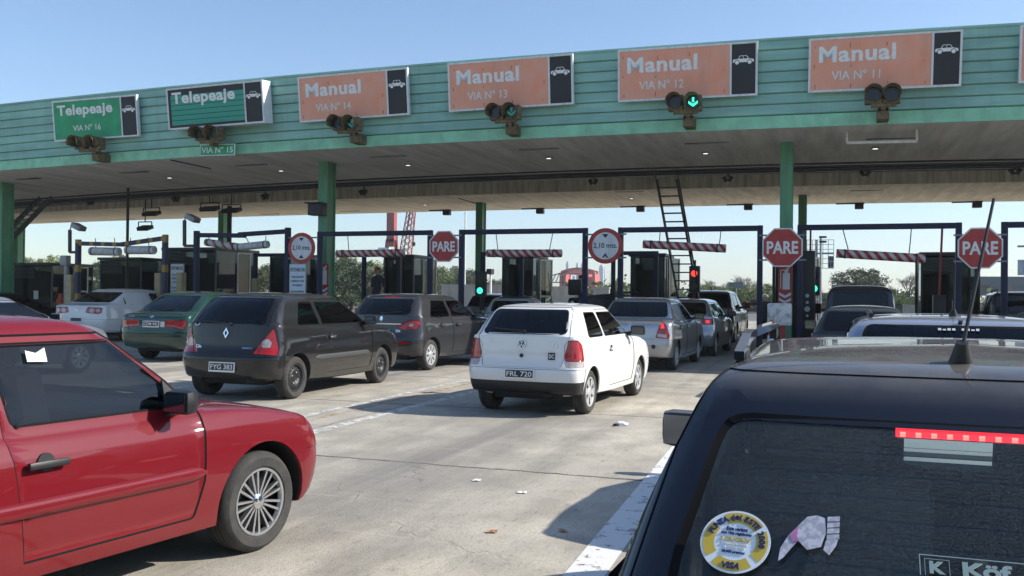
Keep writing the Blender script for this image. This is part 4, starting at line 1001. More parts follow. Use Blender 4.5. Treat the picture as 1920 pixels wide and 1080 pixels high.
def make_car(S, name, loc, heading, label, cat, group=None, sc=1.0, det=1.0):
    """loc: ground point under the middle of the rear axle; heading: degrees clockwise from +Y"""
    root = empty(name, (loc[0], loc[1], 0), R(90-heading), label=label, cat=cat, group=group); root.scale = (sc, sc, sc)
    bm = car_shell(S, det); WB, W, H = S['WB'], S['W'], S['H']; hw = W/2; r = S.get('r', .29)
    pid = bm.faces.layers.int.new('pid'); mi = bm.faces.layers.int.new('mi')
    parts = ['body']; mats = {'body': [S['paint'], M_seal, M_liner]}
    def P(nm, *ms):
        parts.append(nm); i = len(parts)-1; mats[i] = list(ms); return i
    mats[0] = mats['body']
    seal = lambda faces: [f.__setitem__(mi, 1) for f in faces]
    def test_side(s): return lambda f: f.normal.y*s > .22 and f.calc_center_median().y*s > .15
    # wheel arches
    ra = S.get('ra', r*1.16); zc_ = S.get('za', r*1.02)
    for ax in (0, WB):
        for s in (1, -1):
            pl = [(ax+ra*cos(2*pi*k/36), zc_+ra*sin(2*pi*k/36)) for k in range(36)]
            fs = cut(bm, pl, (XA, ZA), lambda f: f.calc_center_median().y*s > .25)
            bmesh.ops.delete(bm, geom=fs, context='FACES')
            ed = [e for e in bm.edges if e.is_boundary and all(abs(math.hypot(v.co.x-ax, v.co.z-zc_)-ra) < .004 and v.co.y*s > .2 for v in e.verts)]
            rr = bmesh.ops.extrude_edge_only(bm, edges=ed); nv = [g for g in rr['geom'] if isinstance(g, bmesh.types.BMVert)]
            for v in nv:
                v.co.y -= s*.016
                v.co.x += (v.co.x-ax)*-.02
            for g in rr['geom']:
                if isinstance(g, bmesh.types.BMFace): g[pid] = 0
            ed2 = [e for e in bm.edges if e.is_boundary and all(v in nv for v in e.verts)]
            r2 = bmesh.ops.extrude_edge_only(bm, edges=ed2)
            for g in r2['geom']:
                if isinstance(g, bmesh.types.BMVert): g.co.y = s*(hw-.30); g.co.x = ax+(g.co.x-ax)*1.12; g.co.z = zc_+(g.co.z-zc_)*1.12
                if isinstance(g, bmesh.types.BMFace): g[mi] = 2
    bm.normal_update()
    bvh = BVHTree.FromBMesh(bm)
    def surf(kind, a, b, s=-1):
        o, d = {'rear': ((-9, a, b), (1, 0, 0)), 'front': ((12, a, b), (-1, 0, 0)), 'side': ((a, 9*s, b), (0, -s, 0)), 'top': ((a, b, 9), (0, 0, -1))}[kind]
        h, n, _, _ = bvh.ray_cast(Vector(o), Vector(d))
        if h is None: h, n = Vector((a, s*hw, b)) if kind == 'side' else Vector((S['rear'][3][0], a, b)), -Vector(d)
        if n.dot(Vector(d)) > 0: n = -n
        return h, n
    S['_surf'] = surf; S['_bvh'] = bvh
    # cuts: (part name, kind, polygon, corner radius, inset, depth, materials, options)
    for c in S['cuts']:
        nm, kind, poly, rad = c[0], c[1], c[2], c[3]; ins, dep, ms = c[4], c[5], c[6]; op = c[7] if len(c) > 7 else {}
        only = op.get('only')
        jobs = []
        if kind == 'side': jobs = [((XA, ZA), test_side(s), poly) for s in op.get('sides', (1, -1))]
        elif kind == 'rear': jobs = [((-YA, ZA), (lambda f: f.normal.x < -.10), poly)]
        elif kind == 'front': jobs = [((YA, ZA), (lambda f: f.normal.x > .10), poly)]
        elif kind == 'top': jobs = [((XA, YA), (lambda f: f.normal.z > .3 and f.calc_center_median().z > op.get('zmin', 0)), poly)]
        elif kind == 'band': jobs = [((XA, ZA), (lambda f: f.calc_center_median().z < 9), poly)]
        elif kind in ('rcorner', 'fcorner'):
            a = R(op.get('a', 40)); d = -1 if kind == 'rcorner' else 1; x0 = S['rear'][5][0] if d < 0 else S['front'][5][0]
            for s in op.get('sides', (1, -1)):
                ua = Vector((-d*sin(a), s*cos(a), 0)); nd = Vector((d*cos(a), s*sin(a), 0)); off = ua.dot(Vector((x0, 0, 0)))
                jobs.append(((ua, ZA), (lambda f, nd=nd, s=s: f.normal.dot(nd) > .25 and f.calc_center_median().y*s > 0), [(p[0]+off, p[1]) for p in poly]))
        for ax_, tst, pl in jobs:
            pl = rounded(pl, rad)
            if only is not None: t0 = tst; tst = (lambda f, t0=t0, only=only: t0(f) and parts[f[pid]].split('|')[0] in only)
            fs = cut(bm, pl, ax_, tst)
            if not fs: continue
            i = P(nm, *ms)
            if ins:
                try:
                    bm.normal_update(); rg = bmesh.ops.inset_region(bm, faces=fs, thickness=ins, depth=dep, use_boundary=True, use_even_offset=False)['faces']
                    for f in rg: f[pid] = i; f[mi] = op.get('ringmi', 1)
                except Exception as ex: print('inset', ex)
            keep = op.get('keep', ())
            for f in fs:
                if f.is_valid and not (parts[f[pid]] in keep): f[pid] = i; f[mi] = op.get('mi', 0)
    # slivers left over by the cutting go back to the body
    byp = {}
    for f in bm.faces:
        if f[pid]: byp.setdefault(f[pid], set()).add(f)
    for i, fs in byp.items():
        isl = []; left = set(fs)
        while left:
            st_ = [left.pop()]; cur = [st_[0]]
            while st_:
                for e in st_.pop().edges:
                    for g in e.link_faces:
                        if g in left: left.discard(g); st_.append(g); cur.append(g)
            isl.append((sum(f.calc_area() for f in cur), cur))
        big = max(a for a, _ in isl)
        for a, cur in isl:
            if a < big*.12:
                for f in cur: f[pid] = 0; f[mi] = min(f[mi], 1)
    # split into parts
    groups = {}
    for f in bm.faces: groups.setdefault(f[pid], []).append(f)
    made = {}
    for i, fs in groups.items():
        nm = parts[i].split('|')[0]; vm = {}; vs = []; fc = []; mm = []
        for f in fs:
            ix = []
            for v in f.verts:
                if v not in vm: vm[v] = len(vs); vs.append(v.co[:])
                ix.append(vm[v])
            fc.append(ix); mm.append(f[mi])
        me = bpy.data.meshes.new(nm); me.from_pydata(vs, [], fc)
        for m_ in mats[i]: me.materials.append(m_)
        me.polygons.foreach_set('material_index', [min(a, len(mats[i])-1) for a in mm]); me.polygons.foreach_set('use_smooth', [True]*len(fc)); me.update()
        me.set_sharp_from_angle(angle=R(42))
        o = link_mesh(nm, me, root); made.setdefault(nm, []).append(o); o['_c'] = [float(sum(v[k] for v in vs)/len(vs)) for k in range(3)]
    bm.free()
    S['_made'] = made
    # underbody and interior
    xr_, xf_ = S['rear'][3][0], S['front'][3][0]; b = MB()
    b.box(xr_+.25, xf_-.3, -hw+.34, hw-.34, .20, .34); b.box(-.34, .36, -hw+.30, hw-.30, .30, .60); b.box(WB-.34, WB+.36, -hw+.30, hw-.30, .30, .62)
    b.box(.40, WB-.42, -hw+.10, hw-.10, .205, .30)
    b.cyl((0, -hw+.2, r), (0, hw-.2, r), .05, n=8); b.cyl((xr_+.04, -.35, .27), (xr_+.3, -.35, .27), .028, n=10); b.box(xr_+.12, xr_+.35, -.5, .2, .26, .36)
    b.build('underbody', M_under, root, smooth=0)
    if S.get('interior', 1):
        cab = S.get('seats', (WB*.52, WB*.16)); b = MB(); zf_ = .30
        b.box(.0, WB-.35, -hw+.2, hw-.2, .345, .365)
        for x in cab:
            for sy in (-1, 1):
                y = sy*hw*.44
                M_ = Matrix.Translation((x, y, zf_+.26)) @ Matrix.Rotation(R(-14), 4, 'Y')
                b.box(-.05, .50, y-.24, y+.24, zf_+.10, zf_+.28, bev=.05, M=Matrix.Translation((x, 0, 0)))
                b.box(-.10, .05, -.24, .24, -.05, .60, bev=.05, M=M_); b.box(-.06, .04, -.13, .13, .62, .80, bev=.04, M=M_)
        xd_ = S['front'][9][0]; b.box(xd_-.62, xd_-.05, -hw+.14, hw-.14, .58, .90, bev=.06)
        b.lathe([(.17, -.012), (.185, 0), (.17, .012)], 20, axis='x', c=(xd_-.72, hw*.44, .90))
        b.build('interior', S.get('intmat', M_intr), root, smooth=40)
    # wheels
    tr = S.get('track', W-.20); wt = S.get('wt', .18)
    for ax in (0, WB):
        for s in (1, -1): add_wheel(root, ax, s, tr, r, wt, S.get('wheel', 'six'), S.get('steer', 0) if ax else 0)
    return root, surf, made
def frame_at(o, p, n, upv=(0, 0, 1), off=.0):
    # local z = outward normal
    n = n.normalized(); u = Vector(upv); u = (u-n*u.dot(n)).normalized(); rg = u.cross(n); p = p+n*off
    o.matrix_local = Matrix(((rg.x, u.x, n.x, p.x), (rg.y, u.y, n.y, p.y), (rg.z, u.z, n.z, p.z), (0, 0, 0, 1))); return o
def plate(root, surf, s, z, y=0, x_off=.006, kind='rear', wd=.40, ht=.13, tilt=0):
    h, n = surf(kind, y, z); n = Vector((-1 if kind == 'rear' else 1, 0, .08)).normalized()
    b = MB(); b.box(-wd/2, wd/2, -ht/2, ht/2, 0, .012, bev=.004); o = b.build('license_plate', M_platew, root, smooth=30); frame_at(o, h, n, off=x_off)
    b = MB(); b.box(-wd/2+.016, wd/2-.016, -ht/2+.024, ht/2-.016, .0115, .0145); f = b.build('plate_face', M_plateb, o, smooth=0)
    if s: text(s, wd*.84, ht*.48, M_platew, (0, .003, .015), o, (1, 0, 0), (0, 1, 0), bold=.01, ext=.0015)
    return o
def on_surface_text(root, surf, s, wd, y, z, m, kind='rear', ht=None, bold=.01, name='badge', side=-1):
    h, n = surf(kind, y, z, side); me = text_mesh(s, wd, ht, bold=bold, ext=.004); me.name = name; me.materials.clear(); me.materials.append(m)
    return frame_at(link_mesh(name, me, root), h, n, off=.002)
def mirror_part(root, surf, x, z, mcol, wd=.21, ht=.14, sides=(1, -1), out=.16, bev=.035):
    for s in sides:
        h, n = surf('side', x, z, s); y = h.y
        b = MB()
        v = b.box(-.05, .05, -wd/2, wd/2, -ht/2, ht/2, bev=bev); bmesh.ops.transform(b.bm, matrix=Matrix.Translation((x, y+s*out, z+.06)) @ Matrix.Rotation(R(-8*s), 4, 'Z'), verts=b.bm.verts[:])
        b.bar((x+.02, y-s*.02, z), (x+.01, y+s*(out-.06), z+.03), .06, .06)
        o = b.build('side_mirror', mcol, root, smooth=50)
        b = MB(); b.box(-.056, -.050, -wd/2+.02, wd/2-.02, -ht/2+.02, ht/2-.02, M=Matrix.Translation((x, y+s*out, z+.06)) @ Matrix.Rotation(R(-8*s), 4, 'Z')); b.build('mirror_glass', M_mirror, o, smooth=0)
def rear_wiper(root, surf, z, y0, y1, dz=.03):
    b = MB(); pts = []
    for k in range(7):
        t = k/6; h, n = surf('rear', y0+(y1-y0)*t, z+dz*t); pts.append(h+n*.018)
    b.tube(pts, .008, 6); h, n = surf('rear', y0, z); b.cyl(h-n*.01, h+n*.03, .022, n=10); return b.build('wiper', M_black, root)
def antenna(root, surf, x, h_, lean=.35, y=0, rad=.006, base=.03, lat=0):
    p, n = surf('top', x, y); b = MB(); top = p+Vector((-lean*h_, lat, h_)); b.cyl(p-n*.005, p+Vector((-.02, 0, .045)), base, base*.45, 12)
    b.cyl(p+Vector((-.015, 0, .03)), top, rad, rad*.8, 8); return b.build('antenna', M_black, root)
def emblem_disc(root, surf, y, z, rr, kind='rear', style='vw'):
    h, n = surf(kind, y, z); b = MB(); b.cyl((0, 0, -.004), (0, 0, .006), rr, n=24, mi=0)
    if style == 'vw':
        b.cyl((0, 0, .0055), (0, 0, .008), rr*.86, n=24, mi=1); k = rr*.82
        def ln(p, q): b.bar((p[0]*k, p[1]*k, .009), (q[0]*k, q[1]*k, .009), k*.15, .004, 0)
        for s in (-1, 1): ln((s*.36, .9), (0, .15)); ln((s*.88, .40), (s*.42, -.85)); ln((s*.42, -.85), (0, .02))
        b.lathe([(rr*.86, .006), (rr*.86, .011), (rr, .011), (rr, .006)], 24, axis='z')
    elif style == 'diamond':
        b.bm.clear()
        o_, i_ = [(0, 1), (.6, 0), (0, -1), (-.6, 0)], [(0, .55), (.3, 0), (0, -.55), (-.3, 0)]
        for k in range(4):
            a, c = o_[k], o_[(k+1) % 4]; d, e = i_[(k+1) % 4], i_[k]; b.prism([(x*rr*1.2, y_*rr*1.2, -.003) for x, y_ in (a, c, d, e)][::-1], (0, 0, .012), 0)
    elif style == 'lion':
        b.bm.clear(); pts = [(-.5, .6), (-.1, 1), (.4, .9), (.2, .5), (.7, .3), (.3, .1), (.5, -.5), (.1, -.1), (-.1, -.9), (-.3, -.1), (-.7, -.3)]
        b.prism([(x*rr, y_*rr, -.002) for x, y_ in pts], (0, 0, .008), 0)
    elif style == 'bow':
        b.bm.clear(); b.box(-rr, rr, -rr*.28, rr*.28, -.002, .006); b.box(-rr*.4, rr*.4, -rr*.5, rr*.5, -.002, .007)
    return frame_at(b.build('emblem', [M_chrome, M_plateb], root, smooth=30), h, n)
def handle(door_objs, root, surf, x, z, m, wd=.17, sides=(1, -1), recess=True):
    for s in sides:
        h, n = surf('side', x, z, s); d = min(door_objs, key=lambda o: abs(o['_c'][1]-h.y)+abs(o['_c'][0]-x)) if door_objs else root
        b = MB(); b.box(-wd/2, wd/2, -.017, .017, .006, .034, bev=.010)
        if recess:
            b.cyl((-.0, .01, -.01), (0, .01, .003), .042, n=16, mi=1)
        frame_at(b.build('handle', [m, M_black], d, smooth=40), h, n, upv=(0, 0, 1))
# ================================================================== CAR SHAPES
def base(WB, XF, XR, W, H, zh, xc, zc, xw, zw, xt, zt, xb, zb, tail=None, belt=None, wtop=.225, zlow=.22, deck=None, bump=.62, glass_bulge=.02, **kw):
    L = lambda a, b, t: a+(b-a)*t
    fr = [(XF-.30, zlow-.015), (XF-.10, zlow+.02), (XF-.02, .36), (XF, .47), (XF-.015, .56), (XF-.05, .5*(.56+zh)), (XF-.11, zh),
          (L(XF-.11, xc, .28), L(zh, zc, .42)), (L(XF-.11, xc, .66), L(zh, zc, .80)), (xc, zc)]
    for t in (.33, .67, 1): fr.append((L(xc, xw, t), L(zc, zw, t)+.018*sin(pi*t)))
    fr += [(xw-.13, zw+(H-zw)*.52), (xw-.50, H-.006), (xw-.65, H)]
    rr = tail[:] if tail else [(XR+.28, zlow+.03), (XR+.08, zlow+.07), (XR+.015, .40), (XR, .53), (XR+.01, bump)]
    if deck: rr += deck            # rings 5..8
    else:
        x4, z4 = rr[-1]
        for t in (.25, .5, .75, .92): rr.append((L(x4+.04, xb, t), L(z4+.01, zb, t)))
    rr.append((xb, zb))
    for t in (.33, .67, 1): rr.append((L(xb, xt, t), L(zb, zt, t)+glass_bulge*sin(pi*t)))
    rr += [(xt+.11, zt+(H-zt)*.50), (xt+.45, H-.008), (xt+.60, H-.002)]
    b = belt if belt else .93; hw = W/2
    sd = [(.10, zlow-.01), (.045, zlow+.005), (.018, .36), (.002, .52), (0, .64), (.008, .76), (.020, b-.075), (.036, b-.04), (.05, b-.018), (.064, b)]
    zt_ = min(zw, zt)-.012
    for t in (.33, .67, 1): sd.append((L(.064, wtop, t)-.012*sin(pi*t), L(b, zt_, t)))
    sd += [(wtop+.06, zt_+(H-zt_)*.52), (wtop+.24, H-.014), (hw, H-.002)]
    S = dict(WB=WB, W=W, H=H, rear=rr, front=fr, side=sd, belt=b, k=(xc, zc, xw, zw, xt, zt, xb, zb)); S.update(kw); return S
GL = lambda g: [g, M_seal]
def std(S, splits, g, gr=None, doors=3, cp=.22, cp2=None, ap=.15, pw=.075, rw=None, gw=None, handle_z=None, bz=.60, lower=None, seam=.005, rear_pillar_r=.05, tgate=True, moulding=None, wtopm=.03):
    """window, door, bumper and tailgate cuts shared by the cars; splits: pillar positions at the belt from the tail to the nose"""
    p = S['paint']; xc, zc, xw, zw, xt, zt, xb, zb = S['k']; b = S['belt']+.04; top = min(zw, zt)-wtopm; C = []; ra = S.get('ra', S.get('r', .29)*1.16); WB = S['WB']
    XR, XF = S['rear'][3][0], S['front'][3][0]; hw = S['W']/2
    C.append(('bumper', 'band', [(XR-.2, .1), (-ra-.004, .1), (-ra-.004, bz), (XR-.2, bz)], 0, .004, -.005, [p, M_seal]))
    C.append(('front_bumper', 'band', [(WB+ra+.004, .1), (XF+.2, .1), (XF+.2, .56), (WB+ra+.004, .56)], 0, .004, -.005, [p, M_seal]))
    if lower: C.append(('bumper_lower', 'band', [(XR-.2, .1), (-ra-.006, .1), (-ra-.006, lower), (XR-.2, lower)], 0, .002, 0, [M_black, M_black]))
    ftop, fbot = xw-.05-(zw-top)*.2, xc-ap-.06
    cp2 = cp if cp2 is None else cp2
    r_bot, r_top = xb+cp*1.0, xt+cp2
    ed = [(r_bot, r_top)]+[(s, s-.055) for s in splits]+[(fbot, ftop)]
    wins = []
    for i in range(len(ed)-1):
        a, c = ed[i], ed[i+1]; l0 = a[0]+(pw/2 if i else 0); l1 = a[1]+(pw/2 if i else 0); r0_ = c[0]-(pw/2 if i < len(ed)-2 else 0); r1_ = c[1]-(pw/2 if i < len(ed)-2 else 0)
        nm = 'side_window' if i else ('quarter_window' if doors == 3 else 'side_window')
        C.append((nm, 'side', [(l0, b), (r0_, b), (r1_, top), (l1, top)], [.05, .03, .05, .06] if i else rear_pillar_r, .013, -.004, GL(gr if (gr and not i) else g)))
    w0 = hw-S['side'][9][0]; w1 = hw-S['side'][12][0]
    C.append(('windscreen', 'front', [(-w0+.09, zc+.03), (w0-.09, zc+.03), (w1-.05, zw-.015), (-w1+.05, zw-.015)], .06, .016, -.004, GL(gw or G_mid)))
    if rw is None: rw = [(-w0+.13, zb+.03), (w0-.13, zb+.03), (w1-.06, zt-.01), (-w1+.06, zt-.01)]
    C.append(('rear_window', 'rear', rw, .07, .016, -.004, GL(gr or g)))
    dt = top+.035; xf_ = xc-.18
    fx = splits[-1]; f2 = min(xf_+.02, WB-ra-.05)
    C2 = [('door', 'side', [(fx-.0, .30), (f2-.06, .30), (f2, .50), (xf_+.02, S['belt']+.01), (ftop+.07, dt), (fx-.075, dt), (fx-.01, S['belt'])], [.05, .04, .03, .02, .05, .03, .01], seam, -.007, [p, M_seal], dict(keep=('side_window', 'quarter_window')))]
    if doors == 5:
        rx = splits[0] if len(splits) > 2 else xb+cp-.05
        C2.append(('door', 'side', [(ra+.08, .30), (fx-.008, .30), (fx-.018, S['belt']), (fx-.083, dt), (xt+cp2-.05, dt), (rx-.06, S['belt']), (ra*.62, .68)], [.05, .05, .01, .03, .06, .03, .05], seam, -.007, [p, M_seal], dict(keep=('side_window',))))
    C2 = [c for c in C2]
    if moulding: C2.append(('side_moulding', 'side', [(ra+.05, moulding[0]), (WB-ra-.06, moulding[0]), (WB-ra-.06, moulding[1]), (ra+.05, moulding[1])], .02, .006, .010, [moulding[2], moulding[2]], dict(ringmi=0)))
    return C, C2
def side_strip(root, surf, x0, x1, z, ht, th, m, doors=(), n=28):
    # a raised half round moulding running along both flanks, cut where the door edges are
    for s in (1, -1):
        rows = []
        for i in range(n+1):
            x = x0+(x1-x0)*i/n; h, nn = surf('side', x, z, s); e = min(1, min(i, n-i)/1.5+.15); row = []
            for k in range(7):
                a = pi*k/6; q, _ = surf('side', x, z-cos(a)*ht/2*e, s); row.append(q+Vector((0, s, 0))*(sin(a)**.6*th*e-.002))
            rows.append(row)
        b = MB(); b.grid(rows); b.build('side_moulding', m, root, smooth=60)
def place(px, py, heading, S, sc=1.0):
    p = at_z(px, py); a = R(heading); t = (S.get('track', S['W']-.26)/2+S.get('wt', .18)/2)*sc
    return (p.x-cos(a)*t, p.y+sin(a)*t)
TS = dict(track=None)
def fin(S, **kw):
    S.setdefault('track', S['W']-.27); S.update(kw); return S
M_grp = 'cars queuing for the toll lanes'

# ---------------------------------------------------------------- white three door hatchback
Mp = paint('white car paint', (.74, .74, .72), 0, .32, dust=.10)
S = fin(base(2.47, 3.25, -.64, 1.56, 1.42, .74, 2.20, .95, 1.52, 1.335, -.24, 1.335, -.56, 1.01, belt=.935, paint=Mp, r=.285, wheel='six', bump=.60))
C, C2 = std(S, [.72], G_dark, lower=.44, bz=.60, cp=.56, cp2=.40, rw=[(-.585, 1.03), (.585, 1.03), (.50, 1.345), (-.50, 1.345)], rear_pillar_r=.06)
S['cuts'] = C+[('tail_light', 'rcorner', [(.45, .70), (.72, .70), (.70, .90), (.62, .965), (.50, .965), (.45, .90)], [.03, .02, .06, .08, .09, .06], .006, -.003, [M_tail, M_seal], dict(a=40)),
 ('reverse_light', 'rcorner', [(.45, .625), (.72, .625), (.72, .699), (.45, .699)], .02, .003, 0, [M_clearlens, M_tail], dict(a=40)),
 ('headlight', 'fcorner', [(.28, .60), (.62, .60), (.66, .74), (.28, .70)], .03, .006, -.003, [M_clearlens, M_seal], dict(a=30)),
 ('tailgate', 'rear', [(-.53, .615), (.53, .615), (.62, 1.0), (.54, 1.37), (-.54, 1.37), (-.62, 1.0)], .05, .004, -.006, [Mp, M_seal], dict(keep=('rear_window', 'tail_light', 'reverse_light', 'bumper'))),
 ('fuel_flap', 'side', [(-.10, .74), (.06, .74), (.06, .92), (-.10, .92)], .03, .003, -.002, [Mp, M_seal], dict(sides=(-1,)))]+C2
root, surf, made = make_car(S, 'hatchback', place(1107, 776, 3, S), 3, 'white three door hatchback with plate FRL 720 standing alone in the sun', 'car', M_grp, 1.0)
handle(made['door'], root, surf, .86, .80, Mp); mirror_part(root, surf, 1.90, .96, M_black)
plate(root, surf, 'FRL 720', .53); emblem_disc(root, surf, 0, .905, .055); rear_wiper(root, surf, 1.055, -.02, .40)
antenna(root, surf, .55, .42, lean=.42); on_surface_text(root, surf, 'GOL', .10, .47, .93, M_chrome); on_surface_text(root, surf, '1.6', .06, -.44, .90, M_chrome)
h, n = surf('rear', -.40, .76); b = MB(); b.box(-.045, .045, -.045, .045, 0, .003); o = frame_at(b.build('sticker', M_plateb, root, smooth=0), h, n); text('DC', .065, .05, M_platew, (0, 0, .003), o, (1, 0, 0), (0, 1, 0), bold=.03, ext=.001)
h, n = surf('rear', 0, .76); b = MB(); b.cyl((0, 0, -.003), (0, 0, .008), .025, n=14); frame_at(b.build('lock', M_black, root), h, n)

# ---------------------------------------------------------------- red hatchback at the left edge
Mr = paint('red car paint', (.15, .004, .009), .0, .5, dust=.015)
S = fin(base(2.47, 3.14, -.66, 1.65, 1.415, .73, 2.17, .905, 1.60, 1.32, -.24, 1.32, -.56, .97, belt=.865, paint=Mr, r=.292, wheel='multi', wt=.195, ra=.352, steer=0))
C, C2 = std(S, [.90], glass('red car side glass', (.24, .29, .32)), G_dark, bz=.60, cp=.56, cp2=.40, wtopm=.04, seam=.009)
S['cuts'] = C+[('headlight', 'fcorner', [(.24, .60), (.66, .60), (.70, .745), (.24, .72)], .03, .006, -.003, [M_clearlens, M_seal], dict(a=34)),
 ('tail_light', 'rcorner', [(.37, .70), (.72, .70), (.70, .93), (.43, .95)], .03, .006, -.003, [M_tail, M_seal], dict(a=40))]+C2
pc = at_z(489, 1034); a_ = R(9.0); fwd = Vector((sin(a_), cos(a_), 0)); rgt = Vector((cos(a_), -sin(a_), 0))
loc = pc-rgt*(S['track']/2+.097)-fwd*S['WB']
RED_LOC = loc; root, surf, made = make_car(S, 'hatchback', loc, 9.0, 'dark red hatchback with multi spoke alloy wheel, cut off by the left edge', 'car', M_grp, 1.0)
side_strip(root, surf, .42, 2.02, .545, .075, .022, Mr); handle(made['door'], root, surf, 1.06, .735, M_black, .20); mirror_part(root, surf, 1.80, .885, M_black, .17, .13, out=.10, bev=.045)
h, n = surf('side', 1.83, .965, -1); b = MB(); b.prism([(-.06, -.10, 0), (.14, -.10, 0), (-.03, .09, 0)], (0, 0, .012)); frame_at(b.build('mirror_gusset', M_black, root, smooth=0), h, n)
h, n = surf('side', 1.12, 1.215, -1); b = MB(); b.prism([(-.05, -.03, 0), (.05, -.035, 0), (.05, .035, 0), (0, .01, 0), (-.05, .025, 0)], (0, 0, .002)); frame_at(b.build('sticker', M_paper, root, smooth=0), h, n, off=.004)

# ---------------------------------------------------------------- black three door hatchback
Mk = paint('black car paint', (.007, .007, .0075), .0, .5, dust=.07)
S = fin(base(2.47, 3.20, -.60, 1.57, 1.42, .72, 2.25, .94, 1.50, 1.33, -.19, 1.33, -.50, 1.0, belt=.93, paint=Mk, r=.283, wheel='steel', bump=.58, glass_bulge=.045,
    cr=[.20, .25, .28, .28, .28, .28, .27, .25, .23, .22, .20, .18, .16, .14, .12, .05], nr=[2.9]*9+[2.9, 2.8, 2.7, 2.6, 2.6, 2.5, 2.2]))
C, C2 = std(S, [.68], G_dark, bz=.58, cp=.55, cp2=.46, rw=[(-.56, .985), (.56, .985), (.49, 1.345), (-.49, 1.345)], rear_pillar_r=[.05, .03, .04, .12])
S['cuts'] = C+[('tail_light', 'rcorner', [(.30, .625), (.645, .60), (.66, .70), (.60, .955), (.52, .955), (.40, .74)], [.02, .02, .03, .03, .03, .04], .006, -.003, [M_tail, M_seal], dict(a=38)),
 ('reverse_light', 'rcorner', [(.43, .70), (.55, .70), (.57, .77), (.52, .82), (.45, .79)], .03, .002, 0, [M_clearlens, M_tail], dict(a=38)),
 ('headlight', 'fcorner', [(.20, .60), (.62, .60), (.68, .80), (.24, .72)], .04, .006, -.003, [M_clearlens, M_seal], dict(a=38)),
 ('tailgate', 'rear', [(-.50, .60), (.50, .60), (.60, .95), (.53, 1.37), (-.53, 1.37), (-.60, .95)], .06, .004, -.006, [Mk, M_seal], dict(keep=('rear_window', 'tail_light', 'reverse_light', 'bumper')))]+C2
root, surf, made = make_car(S, 'hatchback', place(555, 748, 0, S, 1.07), 0, 'black three door hatchback with plate FYG 383 and black steel wheels', 'car', M_grp, 1.075)
side_strip(root, surf, .42, 1.98, .525, .075, .016, mat('grey moulding', (.05, .052, .055), .5)); handle(made['door'], root, surf, .86, .80, M_chrome, .15); mirror_part(root, surf, 1.88, .955, Mk, .19, .13, out=.14)
plate(root, surf, 'FYG 383', .44); emblem_disc(root, surf, 0, .88, .06, style='diamond'); rear_wiper(root, surf, .995, -.05, .38)
on_surface_text(root, surf, 'Clio', .095, .42, .70, M_chrome); on_surface_text(root, surf, 'RENAULT', .15, -.34, .69, M_chrome)
h, n = surf('rear', .47, 1.0); b = MB(); b.lathe([(.035, 0), (.045, 0), (.045, .003), (.035, .003)], 14, axis='z', a0=R(190), a1=R(350)); frame_at(b.build('sticker', M_platew, root, smooth=0), h, n, off=.004)

# ---------------------------------------------------------------- dark grey five door hatchback
Mg = paint('graphite car paint', (.040, .041, .044), .35, .35, dust=.07)
S = fin(base(2.44, 3.22, -.60, 1.65, 1.435, .70, 2.30, .95, 1.48, 1.34, -.20, 1.345, -.50, 1.03, belt=.945, paint=Mg, r=.287, wheel='cover', bump=.60, glass_bulge=.04,
    cr=[.20, .25, .28, .29, .29, .28, .27, .25, .23, .22, .20, .18, .16, .14, .12, .05], nr=[2.9]*9+[2.9, 2.8, 2.7, 2.6, 2.6, 2.5, 2.2]))
C, C2 = std(S, [.86], G_dark, doors=5, bz=.58, cp=.50, cp2=.45, rw=[(-.57, 1.04), (.57, 1.04), (.50, 1.33), (-.50, 1.33)])
S['cuts'] = C+[('tail_light', 'rcorner', [(.24, .80), (.40, .745), (.62, .785), (.70, .90), (.62, .95), (.44, .93)], [.03, .05, .06, .03, .04, .06], .005, -.003, [M_tail, M_seal], dict(a=40)),
 ('reverse_light', 'rcorner', [(.46, .82), (.54, .82), (.55, .88), (.47, .88)], .03, .002, 0, [M_clearlens, M_tail], dict(a=40)),
 ('fog_light', 'rcorner', [(.22, .50), (.46, .50), (.46, .545), (.22, .545)], .02, .002, 0, [M_tail, M_seal], dict(a=40)),
 ('tailgate', 'rear', [(-.46, .60), (.46, .60), (.60, .98), (.53, 1.375), (-.53, 1.375), (-.60, .98)], .06, .004, -.006, [Mg, M_seal], dict(keep=('rear_window', 'tail_light', 'reverse_light', 'bumper'))),
 ('brake_light', 'rear', [(-.15, 1.352), (.15, 1.352), (.15, 1.37), (-.15, 1.37)], .005, .001, 0, [M_tail, M_tail])]+C2
root, surf, made = make_car(S, 'hatchback', place(808, 694, 4, S, 1.06), 4, 'dark grey five door hatchback half in the canopy shadow with silver hubcaps', 'car', M_grp, 1.07)
handle(made['door'], root, surf, .38, .83, Mg); handle(made['door'], root, surf, 1.05, .83, Mg); mirror_part(root, surf, 1.86, .97, Mg, .19, .13, out=.14)
plate(root, surf, 'FXL 237', .70); emblem_disc(root, surf, 0, .95, .06, style='lion'); rear_wiper(root, surf, 1.055, 0, -.40)
h, n = surf('rear', 0, .86); b = MB()
for k in range(8):
    p0_, p1_ = [surf('rear', -.42+.84*(k+t)/8, .865)[0]+Vector((-.008, 0, 0)) for t in (0, 1)]; b.bar(p0_, p1_, .012, .022)
b.build('chrome_strip', M_chrome, root, smooth=40); on_surface_text(root, surf, '206', .10, -.36, .74, M_chrome)

